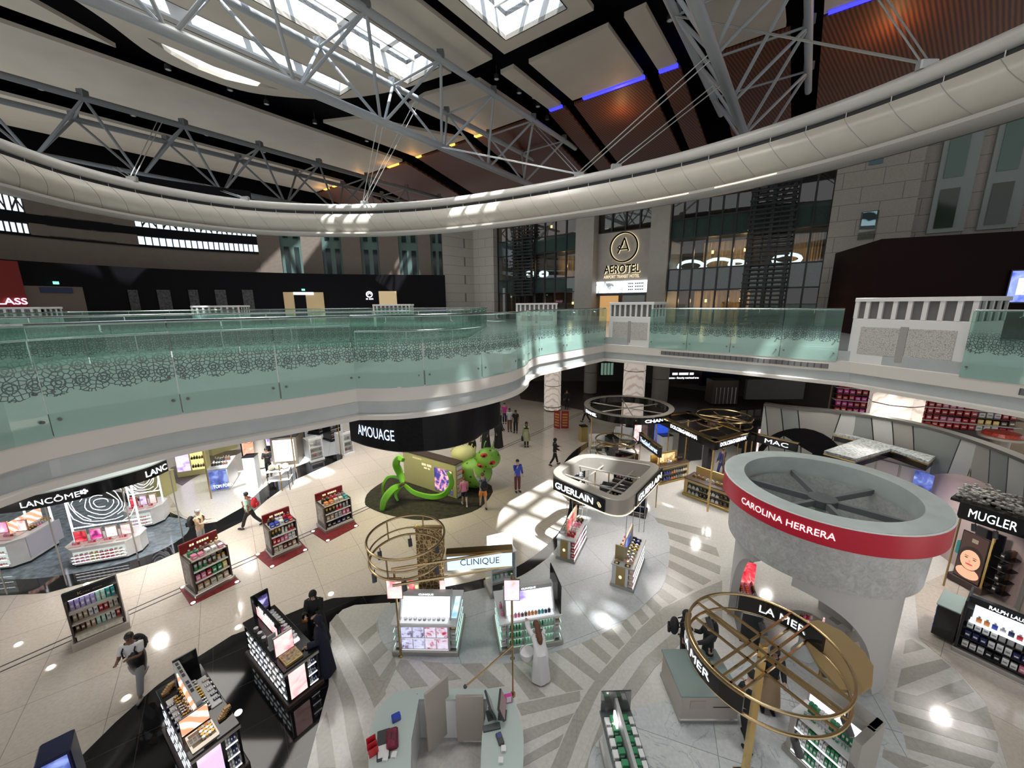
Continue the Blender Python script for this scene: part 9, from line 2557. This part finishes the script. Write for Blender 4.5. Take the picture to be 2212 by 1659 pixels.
# island of pink-lit counters with the black curved sign (left)
NEON = emis('white_neon_tube', (0.93, 0.93, 1.0), 2.4)
def octo_counter(pl, pr, ptop, d, label, phrase, cards, rose=True, cards_h=0.42):
 a, b = at_z(*pl), at_z(*pr); r, w = frame3('marble_counter', label, 'shop counter', a, b, 'white marble counters with neon frames'); H_ = height_at(pl[0], ptop, a)
 c = 0.28
 P = [(c, 0), (w - c, 0), (w, c), (w, d - c), (w - c, d), (c, d), (0, d - c), (0, c)]
 MM_ = mat('white_marble_counter', (0.66, 0.65, 0.64), 0.15, noise=0.08)
 MB().prism([(x * 0.98 + w * 0.01, y * 0.96 + d * 0.02) for x, y in P], 0, 0.1).build('plinth', M_SHBLACK, r)
 MB().prism(P, 0.1, H_).build('counter_body', MM_, r)
 MB().prism([((x - w / 2) * 1.03 + w / 2, (y - d / 2) * 1.04 + d / 2) for x, y in P], H_, H_ + 0.03).build('counter_top', MM_, r)
 MB().box(c + 0.02, w - c - 0.02, -0.006, 0.0, 0.2, H_ - 0.1).build('lit_front', emis('soft_green_white', (0.85, 0.95, 0.9), 0.55), r)
 for k in range(3):
  z = 0.22 + (H_ - 0.34) * k / 3
  s = MB().box(c, w - c, -0.08, 0.0, z - 0.012, z).build('front_shelf', M_SHWHITE, r); MB().box(c, w - c, -0.086, -0.08, z - 0.014, z + 0.006).build('light_strip', M_LED, s)
  row(r, 'lipstick', ['pink', 'tan', 'red', 'peach'], c + 0.05, w - c - 0.05, -0.04, z, 10, 0.08, 'on the front shelves of the ' + phrase, 0.04)
 n = len(cards)
 for k, cm_ in enumerate(cards):
  x0 = 0.15 + (w - 0.3) * k / n; x1 = x0 + (w - 0.3) / n * 0.82
  MB().bbox(x0, x1, d * 0.45, d * 0.48, H_ + 0.03, H_ + 0.03 + cards_h, 0.004).build('card_frame', mat('rose_gold', (0.62, 0.42, 0.32), 0.25, 0.8), r)
  MB().box(x0 + 0.03, x1 - 0.03, d * 0.44, d * 0.45, H_ + 0.06, H_ + cards_h).build('lit_card', cm_, r)
  MB().bbox(x0, x1, d * 0.1, d * 0.40, H_ + 0.03, H_ + 0.06, 0.004).build('tester_tray', mat('rose_tray', (0.6, 0.45, 0.4), 0.3), r)
  row(r, 'perfume_bottle', ['pink', 'red', 'white'], x0 + 0.03, x1 - 0.03, d * 0.25, H_ + 0.061, 4, 0.1, 'on the tester trays of the ' + phrase, 0.05)
 if rose:
  yb = d * 0.6
  for x in (0.08, w - 0.08): MB().box(x - 0.02, x + 0.02, yb - 0.02, yb + 0.02, H_, 2.8).build('neon_post', NEON, r)
  for z in (H_ + 0.5, 2.75): MB().box(0.08, w - 0.08, yb - 0.015, yb + 0.015, z - 0.015, z + 0.015).build('neon_bar', NEON, r)
  cx_ = w * 0.5; cz_ = (H_ + 0.5 + 2.75) / 2; hz = (2.75 - H_ - 0.5) / 2; random.seed(int(w * 100))
  m = MB()
  for k in range(7):
   f = 0.22 + 0.15 * k; ph = k * 1.3
   q = [(cx_ + (w * 0.44) * f * math.cos(t) * (1 + 0.10 * math.sin(3 * t + ph)), yb, cz_ + hz * f * math.sin(t) * (1 + 0.12 * math.cos(2 * t + ph)) ) for t in [ph + 5.2 * j / 14 for j in range(15)]]
   q = [(max(0.1, min(w - 0.1, x)), y, max(H_ + 0.5, min(2.74, z))) for x, y, z in q]
   m.tube(q, 0.011, 5)
  m.build('neon_rose', NEON, r)
 return r, w, H_
P_MIX = pic('magenta_night', [(0.15, 0.01, 0.08), (0.7, 0.05, 0.3), (0.95, 0.5, 0.6)], 5, 1.2, seed=20)
octo_counter((140, 1232), (300, 1203), 1190, 1.0, 'white marble counter with neon rose screen and four lit cards, nearest on the blue floor', 'front marble counter', [P_RED, P_MIX, pic('white_blossom', [(0.5, 0.35, 0.3), (0.95, 0.85, 0.85), (1, 1, 1)], 6, 1.2), P_PINK])
octo_counter((268, 1150), (352, 1134), 1110, 1.1, 'white marble counter with neon frame, farther back under the black curved sign', 'back marble counter', [P_RED, P_LILAC, P_PINK])
r, w, H_ = octo_counter((-60, 1240), (50, 1228), 1178, 1.6, 'white marble counter with sloped pink cards at the left edge of the picture', 'left marble counter', [pic('hot_pink', [(0.9, 0.1, 0.3), (1, 0.3, 0.5), (1, 0.85, 0.9)], 3, 1.1), P_PINK], rose=False)
MB().box(w + 0.0, w + 0.03, 0.3, 1.5, 0.2, H_).build('side_lit_panel', mat('lilac_grey_panel', (0.5, 0.48, 0.55), 0.3), r)
for k in range(3): col_y(r, 'lipstick', ['black', 'pink', 'silver', 'tan'], w * 0.72 + 0.09 * k, 0.7, 1.5, H_ + 0.03, 9, 0.09, 'on the right end of the left marble counter', 0.06)
MB().box(w * 0.6, w * 0.64, 0.5, 1.55, H_ + 0.1, H_ + 0.5).build('sloped_card', P_PEACH, r)
for x in (w * 0.3, w * 0.85): MB().box(x - 0.02, x + 0.02, 1.5, 1.54, H_, 2.8).build('neon_post', NEON, r)
sp = catmull([at_z(x, y, 2.95) for x, y in ((-60, 1100), (0, 1096), (80, 1085), (160, 1068), (250, 1045), (320, 1024), (362, 1006))], 6)
o_ = Vector((sp[0].x, sp[0].y, 0)); cs = empty('curved_sign', (sp[0].x, sp[0].y, 2.75), 0, 'black curved overhead sign with glowing LANCOME names and rose above the neon counters', 'sign')
rel = [Vector((p.x, p.y, 0)) - o_ for p in sp]
Ls = [0]
for i in range(1, len(rel)): Ls.append(Ls[-1] + (rel[i] - rel[i - 1]).length)
MB().sweep(rel, [(0, 0), (0, 0.42), (-0.2, 0.42), (-0.2, 0)]).build('sign_band', M_BLACKG, cs, True)
MB().sweep(rel, [(-0.02, 0.42), (-0.02, 0.46), (-0.5, 0.46), (-0.5, 0.42)]).build('sign_roof', mat('pale_mint_roof', (0.55, 0.62, 0.6), 0.3), cs)
def s_of(px, py):
 q = at_z(px, py, 2.95); q.z = 0; q -= o_
 return min((Ls[i - 1] + (rel[i] - rel[i - 1]).length * t / 5, ((rel[i - 1].lerp(rel[i], t / 5)) - q).length) for i in range(1, len(rel)) for t in range(6)) if False else min(((rel[i - 1].lerp(rel[i], t / 5) - q).length, Ls[i - 1] + (Ls[i] - Ls[i - 1]) * t / 5) for i in range(1, len(rel)) for t in range(6))[1]
for t_, q0, q1 in (('LANC\u00d4ME', (48, 1088), (172, 1066)), ('LANC\u00d4ME', (312, 1026), (400, 990))):
 A0, A1 = s_of(*q0), s_of(*q1)
 if t_ and q1[0] > 362: t_ = 'LANC'; A1 = Ls[-1] - 0.05
 lettering(t_, lambda u, v: drum_at(A0 + (A1 - A0) * u, 0.10 + 0.22 * v, rel, Ls), M_LETW, cs, bold=0.015)
sr = s_of(182, 1062); m = MB()
for k in range(5):
 a = k * 2.5; q = drum_at(sr + 0.06 * math.cos(a), 0.22 + 0.05 * math.sin(a), rel, Ls, 0.03); m.ball(q, 0.05, 0.02, 0.035, 8, 5)
m.build('rose_emblem', M_LETW, cs)
for i in (0, 12, 24, 35): MB().tube([rel[i] * 1 + Vector((0, 0.15, -2.75)), rel[i] + Vector((0, 0.15, 0))], 0.02, 6).build('post', M_METAL, cs)
def bench(px0, py0, px1, py1, H_, d, m, label, goods_c, kind='perfume_carton', front=None, name='sales_counter', n=8, phrase=None):
 a, b = at_z(px0, py0), at_z(px1, py1); r, w = frame3(name, label, 'shop counter', a, b)
 MB().bbox(0, w, 0, d, 0, H_ - 0.03, 0.02).build('counter_body', m, r); MB().bbox(-0.02, w + 0.02, -0.02, d + 0.02, H_ - 0.03, H_, 0.01).build('counter_top', m, r)
 if front: MB().box(0.05, w - 0.05, -0.015, 0.0, 0.1, H_ - 0.08).build('front_picture', front, r)
 ph = phrase or label.split(',')[0]
 for k in range(2): row(r, kind, goods_c, 0.06, w - 0.06, d * (0.3 + 0.35 * k), H_, n, 0.25 if k else 0.18, 'on the ' + ph, 0.12)
 return r, w
YEL = mat('pale_yellow_counter', (0.60, 0.56, 0.26), 0.5)
bench(352, 1075, 384, 1060, 1.1, 0.9, YEL, 'pale yellow counter with dark bottles right of the black curved sign', ['black', 'gold', 'black'], 'perfume_bottle', n=5, phrase='pale yellow counter right of the black curved sign')
r, w = bench(384, 1032, 452, 1022, 1.9, 0.5, YEL, 'pale yellow wall case with lilac picture under the bridge', ['black', 'yellow'], n=5)
MB().box(0.05, w * 0.45, -0.02, 0, 0.3, 1.8).build('lilac_picture', P_LILAC, r)
MB().box(w * 0.5, w * 0.95, -0.02, 0, 0.3, 1.8).build('lit_niche', emis('yellow_niche', (1.0, 0.9, 0.35), 0.9), r)
for k in range(3): row(r, 'perfume_bottle', ['black', 'brown'], w * 0.52, w * 0.93, -0.08, 0.45 + 0.45 * k, 5, 0.2, 'in the lit niches of the yellow wall case', 0.1)
bench(455, 1065, 498, 1058, 1.15, 1.6, M_SHGREY, 'dark grey counter with night-blue bottle poster and TOM FORD name', ['black', 'black', 'brown'], 'perfume_bottle', P_BLUE, n=6, phrase='night-blue poster counter')
p = at_z(457, 1066);
rt = [o for o in COL.objects if o.name.startswith('sales_counter')][-1]
flat_text('TOM FORD', 0.15, 0.9, -0.03, 0.2, 0.36, M_LETW, rt, bold=0.03)
bench(460, 985, 515, 965, 1.2, 0.7, YEL, 'long pale yellow counter farther back under the bridge', ['black', 'yellow', 'black'], 'perfume_bottle')
tower(546, 1008, 2.6, M_SHBLACK, 'tall coral portrait poster beside the grey pillar under the bridge', picture=P_FACE, w=0.9, face=1.6)
tower(585, 975, 2.5, M_SHBLACK, 'tall violet lit panel right of the grey pillar under the bridge', picture=P_LILAC, w=0.8)
column(*at_z(568, 1010)[:2], 0.28, 'slim dark grey round pillar under the bridge', False)
tower(546, 1062, 1.7, M_SHWHITE, 'white upright panel in front of the grey pillar', w=0.5)
tower(618, 1005, 1.6, mat('bronze_case', (0.22, 0.18, 0.14), 0.3, 0.4), 'bronze vaulted trunk case with lit drawers under the bridge', w=1.3, picture=P_WHITE)
bench(600, 965, 660, 948, 1.3, 0.9, M_SHBLACK, 'long low black counter of black packs under the bridge', ['black', 'silver', 'black'], n=9)
for i, (x, y, x2, y2) in enumerate(((672, 1000, 700, 992), (716, 955, 738, 948), (745, 985, 765, 978), (690, 940, 708, 932))):
 black_wall_unit((x, y), (x2, y2), 1.25, 0.9, 'white and black skin-care gondola under the bridge, %s in the row' % ('first', 'second', 'third', 'fourth')[i], '%s white gondola under the bridge' % ('first', 'second', 'third', 'fourth')[i], [['white', 'pink', 'white'], ['cream', 'white'], ['white', 'silver']], body=M_SHWHITE if i % 2 == 0 else M_SHBLACK, n=6)
r, w = bench(1052, 945, 1076, 935, 1.3, 1.0, M_SHWHITE, 'white lit counter beyond the women in black', ['white', 'yellow', 'cream'], n=6)
p = at_z(608, 1055); r = empty('bag_stand', (p.x, p.y, 0), 0.3, 'metal stand with woven cream bags on top beside the walkway', 'display stand')
for sx in (-0.45, 0.42):
 for sy in (-0.3, 0.27): MB().box(sx, sx + 0.03, sy, sy + 0.03, 0, 1.0).build('leg', M_BROWNK, r)
for z in (0.55, 1.0): MB().bbox(-0.48, 0.48, -0.33, 0.33, z - 0.03, z, 0.01).build('shelf', M_SHWHITE, r)
for k in range(3): MB().ball((-0.28 + 0.28 * k, 0, 1.12), 0.16, 0.2, 0.13, 10, 7).build('woven_bag', cmat('cream'), r, True)
for i, (x, y, h_) in enumerate(((457, 1078, 2.6), (640, 1028, 2.6), (737, 985, 2.6), (610, 1060, 1.3))):
 p = at_z(x, y); thing('bronze_pole', MB().tube([(p.x, p.y, 0), (p.x, p.y, h_)], 0.03, 8), M_GOLDD, 'thin bronze pole standing at the edge of the shop floor under the bridge', 'pole', 'bronze poles under the bridge', True)
# fill lamps added to brighten the hall and its shops
def floor_fill(a, b, z, power, sx=3, sy=1.2, col=(1.0, 0.97, 0.92), spread=130):
 return area_light('added_floor_fill', AB(a, b, z), sx, sy, power * 0.72, col, (0, 0, -1), spread)  # broad fill added to brighten the floor, no fixture behind it
for a, b, p in ((9, 13, 300), (9, 1, 380), (14, 8, 400), (17, 16, 380), (8, 20, 200), (2, 9, 380), (20, 26, 200), (5, 28, 180), (14, 30, 200)):
 floor_fill(a, b, 22.4, p)
for p, e in (((-9, 9.5, 6.1), 49), ((-6.5, 10.5, 6.1), 49), ((-12, 12, 6.1), 66), ((-16, 20, 6.1), 77), ((-11, 27, 6.1), 77), ((-4, 28, 6.1), 60), ((1.5, 21, 6.1), 60), ((8, 17.5, 6.1), 66), ((13, 14, 6.1), 66), ((15.5, 11, 6.1), 55), ((18, 14, 6.1), 55), ((3, 29, 6.1), 27)):
 area_light('soffit_downlight_fill', p, 2.0, 2.0, e * 0.8, (1.0, 0.95, 0.88), (0, 0, -1), 140)  # broad lamps added under the soffit in place of single downlights
for p, e in (((5.6, 18.2, 2.6), 60), ((7.4, 19.6, 2.6), 50), ((8.6, 16.2, 2.6), 60), ((9.6, 17.2, 2.6), 40), ((3.2, 11.6, 2.4), 25), ((4.3, 12.6, 2.4), 25), ((-12.2, 11.2, 2.7), 60), ((-10.6, 12.6, 2.7), 60), ((11.9, 8.6, 2.8), 40), ((13.2, 11.5, 3.2), 60), ((10.0, 13.2, 2.8), 50), ((-9.5, 18.5, 3.0), 60), ((-7.5, 21.5, 3.0), 60), ((-12.0, 15.5, 3.0), 50), ((15.5, 15.6, 5.0), 140), ((18.5, 13.6, 5.0), 140)):
 kiosk_fill(p, e)
kiosk_fill((-4.6, 15.4, 4.6), 130, (1.0, 0.9, 0.45), 0.3)  # yellow lamp added for the warm spill around the dark carpet
